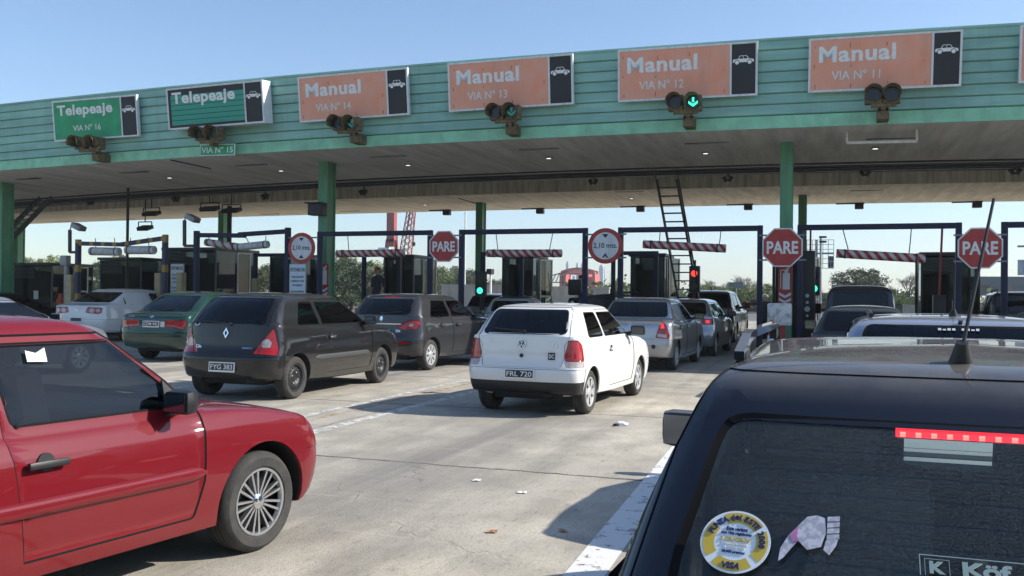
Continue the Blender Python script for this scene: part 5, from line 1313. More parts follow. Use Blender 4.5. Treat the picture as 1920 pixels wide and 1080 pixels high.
# ---------------------------------------------------------------- silver saloon with lit lamps
Ms = paint('silver car paint', (.42, .43, .45), .75, .30, dust=.06)
S = fin(base(2.63, 3.45, -.82, 1.74, 1.53, .80, 2.36, 1.02, 1.55, 1.43, .10, 1.435, -.28, 1.08, belt=1.0, paint=Ms, r=.30, wheel='cover', bump=.68, hatch=0, wtop=.23,
    deck=[(-.80, .80), (-.775, .96), (-.70, 1.025), (-.48, 1.06)], tail=[(-.54, .27), (-.74, .30), (-.805, .42), (-.82, .55), (-.81, .68)]))
C, C2 = std(S, [.12, .98], G_dark, doors=5, bz=.66, cp=.36, cp2=.12)
C[3] = ('quarter_window', 'side', [(-.02, 1.05), (.08, 1.05), (.06, 1.30), (.04, 1.30)], .01, .005, -.003, GL(G_dark))
S['cuts'] = C+[('tail_light', 'rcorner', [(.43, .70), (.66, .68), (.70, .74), (.62, 1.0), (.56, 1.03), (.52, 1.02)], [.02, .02, .02, .03, .02, .02], .005, -.003, [M_tail, M_seal], dict(a=38)),
 ('reverse_light', 'rcorner', [(.46, .72), (.63, .70), (.63, .77), (.47, .79)], .015, .002, 0, [M_clearlens, M_tail], dict(a=38)),
 ('brake_light', 'rcorner', [(.52, .89), (.60, .89), (.59, 1.0), (.54, 1.0)], .02, .002, 0, [M_taillit, M_tail], dict(a=38)),
 ('boot_lid', 'rear', [(-.52, .68), (.52, .68), (.66, 1.05), (-.66, 1.05)], .03, .004, -.006, [Ms, M_seal], dict(keep=('tail_light', 'brake_light', 'rear_window', 'bumper')))]+C2
root, surf, made = make_car(S, 'saloon_car', place(1270, 694, 2, S), 2, 'silver saloon with upright red tail lamps ahead of the white hatchback', 'car', M_grp, .985)
for x in (.30, 1.10): handle(made['door'], root, surf, x, .88, Ms)
mirror_part(root, surf, 1.98, 1.04, M_black); on_surface_text(root, surf, 'LOGAN', .16, -.46, .93, M_chrome); emblem_disc(root, surf, 0, .95, .05, style='diamond')
plate(root, surf, '', .50); b = MB(); h, n = surf('rear', -.50, .52); b.cyl((0, 0, -.002), (0, 0, .006), .045, n=16); frame_at(b.build('tow_cap', M_black, root), h, n)

# ---------------------------------------------------------------- silver estate hatchback and tall dark car further up that lane
S = fin(base(2.45, 3.2, -.72, 1.65, 1.44, .74, 2.2, .95, 1.5, 1.34, -.30, 1.345, -.60, 1.0, belt=.94, paint=Ms, r=.285, wheel='cover'))
C, C2 = std(S, [.15, .92], G_dark, doors=5, bz=.60, cp=.34, cp2=.24)
S['cuts'] = C+[('tail_light', 'rcorner', [(.30, .80), (.70, .80), (.70, .95), (.30, .95)], .02, .005, -.003, [M_tail, M_seal], dict(a=40)), ('reverse_light', 'rcorner', [(.31, .81), (.42, .81), (.42, .94), (.31, .94)], .01, .002, 0, [M_clearlens, M_tail], dict(a=40)),
 ('brake_light', 'rcorner', [(.50, .83), (.60, .83), (.60, .92), (.50, .92)], .02, .002, 0, [M_taillit, M_tail], dict(a=40))]+C2
root, surf, made = make_car(S, 'hatchback', place(1341, 668, 2, S), 2, 'silver five door car between the silver saloon and the tall dark car', 'car', M_grp, 1.03, .8)
mirror_part(root, surf, 1.84, .98, M_black); plate(root, surf, '', .52)
Md = paint('dark green grey paint', (.022, .028, .029), .3, .35, dust=.05)
S = fin(base(2.58, 3.25, -.70, 1.74, 1.66, .86, 2.25, 1.06, 1.40, 1.55, -.40, 1.55, -.62, 1.10, belt=1.02, paint=Md, r=.31, wheel='cover', wtop=.20))
C, C2 = std(S, [.10, .95], G_dark, doors=5, bz=.62, cp=.34, cp2=.22)
S['cuts'] = C+[('tail_light', 'rcorner', [(.46, .86), (.72, .86), (.72, 1.10), (.56, 1.16)], .03, .005, -.003, [M_tail, M_seal], dict(a=42))]+C2
root, surf, made = make_car(S, 'people_carrier', place(1377, 642, 2, S), 2, 'tall dark people carrier nearest the lowered barrier arm of lane 12', 'car', M_grp, 1.06, .8)
mirror_part(root, surf, 1.9, 1.10, M_black, .2, .18); antenna(root, surf, .3, .3); plate(root, surf, '', .72)

# ---------------------------------------------------------------- white saloon and green saloon at the left
S = fin(base(2.71, 3.66, -1.06, 1.82, 1.47, .76, 2.45, .98, 1.45, 1.375, .02, 1.37, -.66, 1.045, belt=.985, paint=Mp, r=.31, wheel='five', hatch=0, wtop=.25, bump=.62,
    deck=[(-1.04, .74), (-1.03, .90), (-.98, .985), (-.82, 1.025)], tail=[(-.78, .25), (-.98, .30), (-1.045, .42), (-1.06, .54), (-1.055, .62)]))
C, C2 = std(S, [-.02, .92], G_dark, gr=G_mid, doors=5, bz=.62, cp=.42, cp2=.10)
C[3] = ('quarter_window', 'side', [(-.16, 1.03), (-.10, 1.03), (-.12, 1.22), (-.14, 1.2)], .01, .005, -.003, GL(G_dark))
S['cuts'] = C+[('tail_light', 'rcorner', [(.22, .80), (.62, .76), (.70, .80), (.72, .94), (.30, .95)], [.05, .03, .03, .04, .06], .005, -.003, [M_tail, M_seal], dict(a=34)),
 ('lamp_ring', 'rcorner', [(.42+.07*cos(2*pi*k/14), .855+.07*sin(2*pi*k/14)) for k in range(14)], 0, .001, 0, [M_clearlens, M_tail], dict(a=34)),
 ('lamp_ring', 'rcorner', [(.60+.055*cos(2*pi*k/14), .855+.055*sin(2*pi*k/14)) for k in range(14)], 0, .001, 0, [M_clearlens, M_tail], dict(a=34)),
 ('boot_lid', 'rear', [(-.58, .66), (.58, .66), (.70, 1.01), (-.70, 1.01)], .06, .004, -.006, [Mp, M_seal], dict(keep=('tail_light', 'lamp_ring', 'rear_window', 'bumper')))]+C2
root, surf, made = make_car(S, 'saloon_car', (-21.2, 22.9), 1, 'white saloon with double round tail lamps beside the banded bollard', 'car', M_grp, 1.09)
mirror_part(root, surf, 2.05, 1.02, Mp); emblem_disc(root, surf, 0, .90, .06); plate(root, surf, '', .60)
Me = paint('dark green car paint', (.012, .050, .040), .3, .35, dust=.09)
S = fin(base(2.52, 3.35, -.82, 1.70, 1.42, .74, 2.22, .95, 1.42, 1.325, .10, 1.33, -.46, .985, belt=.93, paint=Me, r=.29, wheel='cover', hatch=0, wtop=.235, bump=.62,
    deck=[(-.80, .72), (-.795, .86), (-.74, .94), (-.60, .968)], tail=[(-.56, .24), (-.74, .29), (-.805, .42), (-.82, .54), (-.815, .62)], zlow=.23))
C, C2 = std(S, [.12, .90], G_mid, gr=G_mid, doors=5, bz=.60, cp=.42, cp2=.06, rw=[(-.60, 1.0), (.60, 1.0), (.50, 1.325), (-.50, 1.325)])
C[3] = ('quarter_window', 'side', [(-.14, .975), (.08, .975), (.05, 1.22), (.02, 1.2)], .02, .008, -.003, GL(G_mid))
S['cuts'] = C+[('tail_light', 'rcorner', [(.24, .72), (.66, .66), (.70, .80), (.66, .84), (.28, .84)], [.05, .03, .03, .03, .06], .005, -.003, [M_tail, M_seal], dict(a=34)),
 ('boot_lid', 'rear', [(-.56, .62), (.56, .62), (.68, .955), (-.68, .955)], .05, .004, -.006, [Me, M_seal], dict(keep=('tail_light', 'rear_window', 'bumper')))]+C2
root, surf, made = make_car(S, 'saloon_car', (-13.85, 17.15), 0, 'dark green saloon with rear wiper and plate CDM 942 left of the black hatchback', 'car', M_grp, 1.08)
mirror_part(root, surf, 1.88, .98, Me); plate(root, surf, 'CDM 942', .755); rear_wiper(root, surf, 1.02, .35, -.15); emblem_disc(root, surf, 0, .90, .05, style='bow'); on_surface_text(root, surf, 'ESCORT', .16, .50, .90, M_chrome)
h, n = surf('rear', -.27, .755); b = MB(); b.box(-.05, .05, -.055, .055, 0, .004); frame_at(b.build('sticker', M_paper, root, smooth=0), h, n, off=.002)
# two cars cut off by the left edge
Mb = paint('steel blue silver paint', (.22, .245, .28), .6, .3, dust=.05)
def simple_saloon(p, **kw):
    S = fin(base(2.6, 3.45, -.95, 1.74, 1.44, .74, 2.32, .96, 1.45, 1.345, .05, 1.34, -.55, 1.0, belt=.94, paint=p, r=.30, wheel='cover', hatch=0, wtop=.24, bump=.62,
        deck=[(-.93, .72), (-.92, .86), (-.87, .95), (-.72, .985)], tail=[(-.68, .24), (-.88, .29), (-.935, .42), (-.95, .54), (-.945, .62)]))
    C, C2 = std(S, [.0, .90], kw.get('g', G_dark), doors=5, bz=.60, cp=.42, cp2=.10)
    C[3] = ('quarter_window', 'side', [(-.10, .985), (-.04, .985), (-.06, 1.2), (-.08, 1.2)], .01, .005, -.003, GL(G_dark))
    S['cuts'] = C+[('tail_light', 'rcorner', [(.30, .74), (.68, .74), (.68, .90), (.30, .90)], .03, .005, -.003, [M_tail, M_seal], dict(a=36)),
     ('headlight', 'fcorner', [(.24, .60), (.62, .60), (.66, .74), (.24, .70)], .03, .006, -.003, [M_clearlens, M_seal], dict(a=34))]+C2
    return S
S = simple_saloon(Mb, g=G_mid); root, surf, made = make_car(S, 'saloon_car', (-13.95, 10.9), 2, 'silver blue saloon behind the red car roof, cut off by the left edge', 'car', M_grp, 1.0, .8); mirror_part(root, surf, 1.95, .99, Mb)
S = simple_saloon(Mk); root, surf, made = make_car(S, 'saloon_car', (-26.6, 22.9), 6, 'black saloon far at the left edge beside the green column', 'car', M_grp, 1.0, .8); mirror_part(root, surf, 1.95, .99, M_black)

# ---------------------------------------------------------------- vehicles at and beyond the booths
def pickup(p, det=.8):
    S = fin(base(2.75, 3.55, -.95, 1.66, 1.46, .78, 2.45, .98, 1.75, 1.36, 1.02, 1.36, .86, 1.02, belt=.95, paint=p, r=.29, wheel='cover', hatch=0, wtop=.22, bump=.60,
        deck=[(-.93, .72), (-.92, .88), (-.86, .945), (.5, .965)], tail=[(-.68, .28), (-.88, .32), (-.935, .42), (-.95, .54), (-.945, .60)]))
    C, C2 = std(S, [1.18], G_clear, gr=G_clear, doors=3, bz=.58, cp=.20, cp2=.12, rw=[(-.58, 1.03), (.58, 1.03), (.52, 1.33), (-.52, 1.33)])
    C[3] = C[4]; C2[0] = ('door', 'side', [(1.12, .30), (2.04, .30), (2.2, .5), (2.27, .96), (1.75, 1.35), (1.1, 1.35), (1.12, .96)], .04, .005, -.007, [p, M_seal], dict(keep=('side_window',)))
    S['cuts'] = C+[('tail_light', 'rcorner', [(.50, .66), (.72, .66), (.70, .92), (.52, .92)], .03, .005, -.003, [M_tail, M_seal], dict(a=40)), ('tailgate', 'rear', [(-.56, .60), (.56, .60), (.60, .935), (-.60, .935)], .02, .004, -.006, [p, M_seal], dict(keep=('bumper', 'tail_light')))]+C2
    S['seats'] = (1.35, 1.35); return S
Mw2 = paint('pale silver pickup paint', (.50, .53, .56), .4, .3, dust=.06)
S = pickup(Mw2); root, surf, made = make_car(S, 'pickup_truck', (-8.62, 23.6), 3, 'pale silver pickup with driver visible through the cab window in lane 13', 'pickup', M_grp, 1.02, .8)
emblem_disc(root, surf, 0, .84, .07); mirror_part(root, surf, 2.2, 1.0, M_black); plate(root, surf, '', .50)
PICK = root
def simple_hatch(p, tall=1.43, g=None, W=1.65):
    S = fin(base(2.45, 3.2, -.68, W, tall, .74, 2.2, .95, 1.5, tall-.09, -.26, tall-.085, -.58, 1.0, belt=.94, paint=p, r=.285, wheel='cover'))
    C, C2 = std(S, [.12, .92], g or G_dark, doors=5, bz=.60, cp=.36, cp2=.26)
    S['cuts'] = C+[('tail_light', 'rcorner', [(.40, .72), (.70, .72), (.70, .95), (.46, .95)], .03, .005, -.003, [M_tail, M_seal], dict(a=40))]+C2
    return S
S = simple_hatch(Mp, 1.46); root, surf, made = make_car(S, 'hatchback', (-12.75, 25.2), 0, 'white hatchback with black rear window at the lane 14 booth', 'car', M_grp, 1.04, .7); mirror_part(root, surf, 1.85, .98, M_black); plate(root, surf, '', .52)
S = simple_hatch(Ms, 1.5); root, surf, made = make_car(S, 'hatchback', (-12.55, 33.5), 4, 'grey estate car beyond the dark grey hatchback, left of the green light', 'car', M_grp, 1.05, .7); mirror_part(root, surf, 1.85, .98, M_black); plate(root, surf, '', .52)
# white flat truck with covered load
Mw = paint('white truck paint', (.70, .70, .68), 0, .35, dust=.1)
S = pickup(Mw); root, surf, made = make_car(S, 'pickup_truck', (-7.35, 29.3), 6, 'white pickup loaded with grey sheeting beyond the lane 13 gate', 'pickup', M_grp, 1.0, .7); plate(root, surf, '', .50)
M_tarp = mat('grey tarpaulin', (.10, .105, .11), .7, var=.5, scale=4, bump=.6)
def lump(name, c, sx, sy, sz, m, lab, cat, seed, rz=0):
    rnd = random.Random(seed); bm = bmesh.new(); bmesh.ops.create_icosphere(bm, subdivisions=3, radius=1)
    from mathutils import noise as NZ
    for v in bm.verts:
        n_ = NZ.noise(v.co*1.6+Vector((seed, 0, 0)))*.28+NZ.noise(v.co*4+Vector((0, seed, 0)))*.10; q = v.co*(1+n_); q.x = math.copysign(abs(q.x)**.6, q.x); q.y = math.copysign(abs(q.y)**.6, q.y)
        v.co = (q.x*sx, q.y*sy, max(q.z, -.55)*sz)
    b = MB(); b.bm.free(); b.bm = bm; return tag(b.build(name, m, loc=c, smooth=60, rz=rz), lab, cat)
lump('covered_load', (-7.3, 29.5, 1.26), .62, .85, .30, M_tarp, 'grey tarpaulin bundle lying on the white pickup bed', 'load', 3)
b = MB(); b.box(-.95, .75, -.5, .5, 0, .05, M=Matrix.Rotation(R(-4), 4, 'Y')); b.box(-.2, 1.1, -.4, .45, .07, .11, M=Matrix.Rotation(R(-7), 4, 'Y'))
tag(b.build('board_stack', M_dkgrey, loc=(-7.0, 29.5, 1.46), smooth=0), 'dark flat boards lying on top of the tarpaulin bundle', 'boards')
# van and hatchback in lane 11
Mv = paint('dark blue van paint', (.018, .021, .032), .3, .35, dust=.10)
S = fin(base(2.9, 3.75, -.80, 1.80, 1.92, .95, 3.0, 1.12, 2.2, 1.76, -.56, 1.76, -.70, 1.16, belt=1.06, paint=Mv, r=.32, wheel='steel', wtop=.17, bump=.66))
C, C2 = std(S, [.5, 1.5], G_dark, doors=5, bz=.64, cp=.30, cp2=.22, rw=[(-.66, 1.20), (.66, 1.20), (.60, 1.74), (-.60, 1.74)])
S['cuts'] = C+[('tail_light', 'rcorner', [(.56, .80), (.78, .80), (.78, 1.10), (.58, 1.10)], .02, .005, -.003, [M_tail, M_seal], dict(a=40))]+C2
root, surf, made = make_car(S, 'van', (.60, 23.4), 0, 'dark blue van with big mirrors behind the dark small car in lane 11', 'van', M_grp, .955, .8)
mirror_part(root, surf, 2.5, 1.25, M_black, .22, .28, out=.22); plate(root, surf, '', .75)
Mh = paint('dark hatch paint', (.020, .026, .028), .4, .3, dust=.08)
S = simple_hatch(Mh, 1.42, G_dark, 1.54); root, surf, made = make_car(S, 'hatchback', (.42, 15.0), 2, 'small dark hatchback right behind the dark van in lane 11', 'car', M_grp, 1.0, .8)
mirror_part(root, surf, 1.85, 1.0, M_black, .2, .16); plate(root, surf, '', .52)
# ---------------------------------------------------------------- silver hatchback just ahead of the near car
Ms2 = paint('silver blue paint', (.36, .38, .44), .6, .3, dust=.16)
S = fin(base(2.45, 3.2, -.68, 1.66, 1.42, .74, 2.2, .95, 1.5, 1.34, -.24, 1.365, -.58, 1.0, belt=.94, paint=Ms2, r=.285, wheel='cover', wtop=.20))
C, C2 = std(S, [.12, .92], G_dark, gr=G_dark, doors=5, bz=.60, cp=.36, cp2=.26, rw=[(-.62, 1.03), (.62, 1.03), (.545, 1.362), (-.545, 1.362)])
S['cuts'] = C+[('tail_light', 'rcorner', [(.40, .72), (.70, .72), (.70, .95), (.46, .95)], .03, .005, -.003, [M_tail, M_seal], dict(a=40))]+C2
root, surf, made = make_car(S, 'hatchback', (.74, 6.45), 1, 'silver blue hatchback directly ahead of the near dark estate', 'car', M_grp, 1.0)
mirror_part(root, surf, 1.86, .97, Ms2); antenna(root, surf, .22, .34, lean=.30); plate(root, surf, '', .52)
for y in (.50, -.50):
    b = MB(); pts = []
    for k in range(7):
        x = .05+k*.16; h, n = surf('top', x, y); pts.append(h+n*(.02+.018*sin(pi*k/6)))
    b.tube(pts, .016, 8); b.build('roof_strip', M_black, root)
h, n = surf('rear', 0, 1.372); b = MB(); b.cyl((0, 0, 0), (0, 0, .02), .014, n=10); frame_at(b.build('washer_jet', M_black, root), h, n)
h, n = surf('rear', .02, 1.335); b = MB()
for i in range(9):
    if i != 4: b.box(-.11+i*.026, -.11+i*.026+.018, -.008, .010-.006*(i % 3 == 1), 0, .002)
frame_at(b.build('name_sticker', M_platew, root, smooth=0), h, n, off=.004)

# ---------------------------------------------------------------- near dark estate, lower right
Mn = paint('navy black paint', (.008, .010, .018), .2, .4, dust=.42, dcol=(.24, .215, .18))
G_dusty = glass('dusty rear glass', (.76, .82, .82), .02, film=(.06, (.40, .46, .44)))
S = fin(base(2.45, 3.10, -.74, 1.68, 1.405, .74, 2.22, .93, 1.42, 1.335, -.20, 1.345, -.60, .97, belt=.90, paint=Mn, r=.285, wheel='six', wtop=.225, glass_bulge=.03, cr=[.14, .18, .20, .20, .20, .18, .16, .14, .13, .12, .10, .09, .09, .10, .12, .05], nr=[3.6]*13+[3.0, 2.6, 2.2],
   tail=[(-.46, .25), (-.66, .29), (-.725, .40), (-.74, .53), (-.735, .60)], intmat=mat('near seat cloth', (.085, .09, .095), .9, var=.4, scale=30)))
C, C2 = std(S, [.10, .92], G_mid, gr=G_dark, doors=5, bz=.60, cp=.36, cp2=.22, gw=G_clear)
C = [c for c in C if c[0] != 'rear_window']
S['cuts'] = C+[('rear_window', 'rear', [(-.66, .93), (.66, .93), (.565, 1.278), (-.565, 1.278)], .08, .018, -.004, GL(G_dusty)),
 ('tail_light', 'rcorner', [(.44, .66), (.70, .66), (.70, .90), (.50, .90)], .03, .005, -.003, [M_tail, M_seal], dict(a=40)),
 ('tailgate', 'rear', [(-.56, .62), (.56, .62), (.725, .93), (.628, 1.356), (-.628, 1.356), (-.725, .93)], .05, .0022, -.003, [Mn, M_seal], dict(keep=('rear_window', 'tail_light', 'bumper')))]+C2
S['seats'] = (1.05, .12)
NEAR = (.345, 2.30)
root, surf, made = make_car(S, 'estate_car', NEAR, 0, 'near navy black estate car with roof rails and a glowing brake light bar', 'car', M_grp, 1.0, 1.25)
mirror_part(root, surf, 1.95, .86, Mn, .22, .17, out=.17, bev=.049); 
# roof rails
for s in (1, -1):
    b = MB(); pts = []
    for k in range(15):
        t = k/14; x = .02+1.30*t; h, n = surf('top', x, s*.545); lift = .010+.045*min(1, t*6, (1-t)*8+.25); pts.append(Vector((x, s*(.560-.02*t), h.z+lift)))
    for a, c in zip(pts[:-1], pts[1:]): b.bar(a, c, .024, .022)
    r_ = b.build('roof_rail', Mn, root, smooth=60)
    b = MB()
    for k in (1, 12):
        p = pts[k]; b.bar(p+Vector((-.06, 0, -.03)), p+Vector((.06, 0, -.022)), .024, .035)
    b.build('rail_foot', M_black, r_, smooth=0)
antenna(root, surf, -.03, .37, lean=-.22, y=.075, rad=.0042, base=.028, lat=-.075)
# brake light bar behind the glass
b = MB(); pts = []
for k in range(13):
    y = -.225+.45*k/12; h, n = surf('rear', y, 1.255); pts.append(h+Vector((.036, 0, 0)))
for a, c in zip(pts[:-1], pts[1:]): b.bar(a, c, .03, .024)
bl = b.build('brake_light', M_tail, root, smooth=60)
M_led = mat('red led', (.8, .05, .05), .3, emis=(1, .14, .12), estr=2.2)
M_ledbar = mat('lit red lens', (.6, .02, .03), .3, emis=(1, .03, .05), estr=1.0)
b = MB()
for a, c in zip(pts[:-1], pts[1:]): b.bar(a+Vector((-.014, 0, .0)), c+Vector((-.014, 0, .0)), .006, .019)
b.build('lit_strip', M_ledbar, bl, smooth=60)
for i in range(16):
    y = -.212+.424*i/15; h, n = surf('rear', y, 1.252); b = MB(); b.box(-.006, .0, -.005, .005, -.0045, .0045); b.build('led', M_led, bl, loc=h+Vector((.018, 0, 0)), smooth=0)
# pale dashboard, vents and tunnel seen through the back window
b = MB(); b.box(1.66, 2.10, -.66, .66, .80, .93, bev=.05); b.box(1.60, 1.70, -.30, .10, .62, .90, bev=.03); b.build('dashboard', mat('pale grey dash', (.42, .45, .45), .6, var=.1), root, smooth=40)
b = MB()
for y in (-.06, -.22, .56, -.58):
    b.box(1.585, 1.60, y-.06, y+.06, .80, .87)
    for k in range(4): b.box(1.578, 1.59, y-.055, y+.055, .805+k*.016, .811+k*.016, 1)
b.build('vents', [M_black, M_grey], root, smooth=0)
b = MB(); b.box(-.5, -.02, -.56, .56, .78, .80); b.build('parcel_shelf', M_intr, root, smooth=0)
for s in (1, -1):
    b = MB(); b.bar((.80, s*.70, .92), (.62, s*.58, 1.33), .05, .07); b.build('pillar_trim', M_dash, root, smooth=0)
b = MB(); h, n = surf('top', 1.3, 0); b.box(1.40, 1.44, -.12, .12, 1.20, 1.26, bev=.015); b.build('rear_view_mirror', M_black, root, smooth=30)
L_ = lambda p: Vector((p.y-NEAR[1], -(p.x-NEAR[0]), p.z))
b = MB(); b.bar(L_(at_y(1640, 862, 3.3)), L_(at_y(1674, 950, 3.25)), .05, .012); b.build('lit_seat_edge', mat('sunlit seat tone', (.55, .57, .56), .7), root, smooth=0)  # pale strip whose colour stands in for sunlight on the front seat edge
# heating wires and stickers lie on the glass
inv = root.matrix_basis.inverted()
def on_glass(px, py):
    d = ray(px, py); o_ = inv @ Vector((0, 0, HC)); d_ = (inv.to_3x3() @ d).normalized(); h, n, _, _ = S['_bvh'].ray_cast(o_, d_)
    if n.dot(d_) > 0: n = -n
    return h, n
b = MB()
for k in range(9):
    z = .96+k*.034; prev = None
    for j in range(11):
        y = -.50+j*.1; h, n = surf('rear', y*(1-.25*(z-.93)), z); q = h-n*.0005
        if prev is not None: b.bar(prev, q, .0007, .0007)
        prev = q
b.build('heating_wires', M_black, root, smooth=0)
h, n = on_glass(1379, 1018); h2, _ = on_glass(1446, 1018); h3, _ = on_glass(1379, 955); rad = (h2-h).length*1.0
M_gold = mat('sticker gold', (.58, .42, .06), .5); M_ink = mat('sticker blue ink', (.02, .025, .12), .5); M_stw = mat('sticker white', (.74, .80, .84), .5, var=.06)
st = empty('promo_sticker', parent=root); frame_at(st, h, n, off=.004)
b = MB(); b.cyl((0, 0, 0), (0, 0, .0015), rad, n=48); b.build('disc', M_stw, st, smooth=30)
b = MB()
for a0, a1 in ((118, 38), (28, -38), (-52, -128), (218, 142)):
    a0, a1 = R(a0), R(a1); n_ = 14; o_ = [(cos(a0+(a1-a0)*k/n_)*rad*.93, sin(a0+(a1-a0)*k/n_)*rad*.93) for k in range(n_+1)]; i_ = [(cos(a0+(a1-a0)*k/n_)*rad*.60, sin(a0+(a1-a0)*k/n_)*rad*.60) for k in range(n_+1)]
    for k in range(n_): b.face([(*o_[k], .002), (*o_[k+1], .002), (*i_[k+1], .002), (*i_[k], .002)])
b.build('gold_ring', M_gold, st, smooth=0)
def ring_text(s, a0, a1, rr, ht, m):
    wid = {'l': .5, 'i': .5, ' ': .6, 'I': .55}; tot = sum(wid.get(c, 1) for c in s); acc = 0
    mm = []
    for c in s:
        w_ = wid.get(c, 1)
        if c != ' ':
            a = R(a0+(a1-a0)*(acc+w_/2)/tot); hh = ht*(.72 if c in 'e' else 1)
            me = text_mesh(c, None, hh, bold=.02, ext=.0012); M = Matrix.Rotation(a-pi/2, 4, 'Z'); M.translation = Vector((cos(a)*rr, sin(a)*rr, .0026)); me.transform(M); mm.append(me)
        acc += w_
    bm = bmesh.new()
    for me in mm: bm.from_mesh(me); bpy.data.meshes.remove(me)
    me = bpy.data.meshes.new('ring_lettering'); bm.to_mesh(me); bm.free(); me.materials.append(m); return link_mesh('ring_lettering', me, st)
ring_text('PUNTA del ESTE 2008', 166, -10, rad*.765, rad*.185, M_ink)
for s, y, wd, ht, m in (('Este verano', .40, .62, .13, M_ink), ('con Visa regalamos', .24, .88, .12, M_ink), ('3 CRUCEROS', .06, .84, .13, M_gold), ('DE LUJO SILVERSEA', -.10, .72, .075, M_lettergrey), ('AL CARIBE y más de', -.21, .62, .075, M_lettergrey), ('20.000 premios', -.35, .66, .11, M_ink)):
    text(s, rad*wd, rad*ht, m, (0, rad*y, .002), st, (1, 0, 0), (0, 1, 0), bold=.012, ext=.001, shear=.15)
text('VISA', rad*.50, rad*.20, M_ink, (0, -rad*.765, .0025), st, (1, 0, 0), (0, 1, 0), bold=.03, ext=.001, shear=.2)
# torn remains of another sticker
h, n = on_glass(1517, 1012); sx = (on_glass(1575, 1012)[0]-h).length/58; sy = (on_glass(1517, 960)[0]-h).length/52
ts_ = empty('torn_sticker', parent=root); frame_at(ts_, h, n, off=.004)
def pol(pts, m, z, nm):
    b = MB(); b.prism([((x-1517)*sx, -(y-1012)*sy, z) for x, y in pts], (0, 0, .001)); b.build(nm, m, ts_, smooth=0)
M_lil = mat('faded sticker', (.50, .50, .58), .6, var=.35, scale=60, thresh=(.45, .55)); M_pink = mat('faded pink', (.48, .20, .40), .6, var=.4, scale=60)
pol([(1470, 1052), (1462, 1058), (1464, 1035), (1478, 1010), (1500, 985), (1512, 972), (1530, 968), (1545, 972), (1548, 1000), (1540, 1025), (1515, 1033), (1497, 1018), (1487, 1030)], M_lil, 0, 'paper_scrap')
pol([(1480, 1008), (1496, 992), (1494, 1010), (1500, 1019), (1486, 1022)], M_pink, .0012, 'pink_scrap')
for y0 in (969, 980, 991, 1002): pol([(1550, y0), (1573, y0-3), (1573, y0+6), (1550, y0+9)], M_lil, 0, 'paper_scrap')
pol([(1549, 1013), (1572, 1005), (1568, 1020), (1556, 1038), (1545, 1030)], M_lil, 0, 'paper_scrap')
# etched dealer mark at the lower edge
h, n = on_glass(1840, 1066); k_ = (on_glass(1900, 1066)[0]-h).length/60; em = empty('etched_mark', parent=root); frame_at(em, h, n, off=.003)
M_etch = mat('etched letters', (.22, .30, .30), .5)
b = MB()
for x0, x1, y0, y1 in ((-118, 118, 16, 18), (-118, -116, -30, 16), (-108, -60, 8, 9), (-108, -107, -30, 8), (-61, -60, -30, 8)): b.box(x0*k_, x1*k_, y0*k_, y1*k_, 0, .001)
b.build('border', M_etch, em, smooth=0)
text('K', 30*k_, 28*k_, M_etch, (-84*k_, -10*k_, 0), em, (1, 0, 0), (0, 1, 0), bold=.05, ext=.001); text('Köf', 92*k_, 34*k_, M_etch, (10*k_, -8*k_, 0), em, (1, 0, 0), (0, 1, 0), bold=.04, ext=.001)

# ---------------------------------------------------------------- dark off roader at the right edge, far cars
Mo = paint('black off roader paint', (.015, .016, .018), .3, .35, dust=.1)
S = fin(base(2.6, 3.35, -.80, 1.80, 1.72, .92, 2.4, 1.10, 1.6, 1.62, -.60, 1.62, -.72, 1.12, belt=1.04, paint=Mo, r=.35, wheel='five', wtop=.16, zlow=.32))
C, C2 = std(S, [.05, .95], G_dark, doors=5, bz=.66, cp=.30, cp2=.22); S['cuts'] = C+C2
root, surf, made = make_car(S, 'off_roader', (4.75, 27.6), 3, 'black off roader with roof rails at the right edge behind the PARE post', 'car', M_grp, 1.02, .7)
mirror_part(root, surf, 1.95, 1.14, M_black)
for s in (1, -1):
    b = MB(); b.tube([(-.4, s*.62, 1.68), (-.3, s*.62, 1.76), (1.2, s*.60, 1.76), (1.3, s*.60, 1.68)], .02, 8); b.build('roof_rail', M_grey, root)
FARG = 'cars driving off far beyond the booths'
far = simple_hatch(Mg, 1.45); fr_root, surf, made = make_car(far, 'hatchback', (-12.9, 92), 4, 'dark car driving off beyond the lowered barrier arm, left of two pale ones', 'car', FARG, 1.0, .6)
def far_car(px, Y, head, p, lab, src=None):
    c = copy_tree(src or fr_root); P = at_y(px, 560, Y); c.location = (P.x, Y, 0); c.rotation_euler.z = R(90-head); c['label'] = lab
    def rec(o):
        for ch in o.children:
            if ch.type == 'MESH' and ch.data.materials and ch.data.materials[0] == Mg:
                ch.data = ch.data.copy(); ch.data.materials[0] = p
            rec(ch)
    rec(c); return c
P = at_y(1408, 560, 92); fr_root.location = (P.x, 92, 0)
far_car(1432, 104, 8, Mp, 'white car driving off beyond the lowered barrier arm, partly behind the dark one')
far_car(1416, 118, 5, Ms, 'silver car farthest of three beyond the lowered barrier arm')
far_car(1682, 112, 2, Ms, 'silver car driving off right of the dark van, nearest of three')
far_car(1690, 126, 2, Mk, 'black car driving off right of the dark van, middle of three')
far_car(1700, 112, 4, Mp, 'white car driving off right of the dark van')
far_car(1878, 60, 4, Mp, 'white car far behind the black off roader at the right edge')
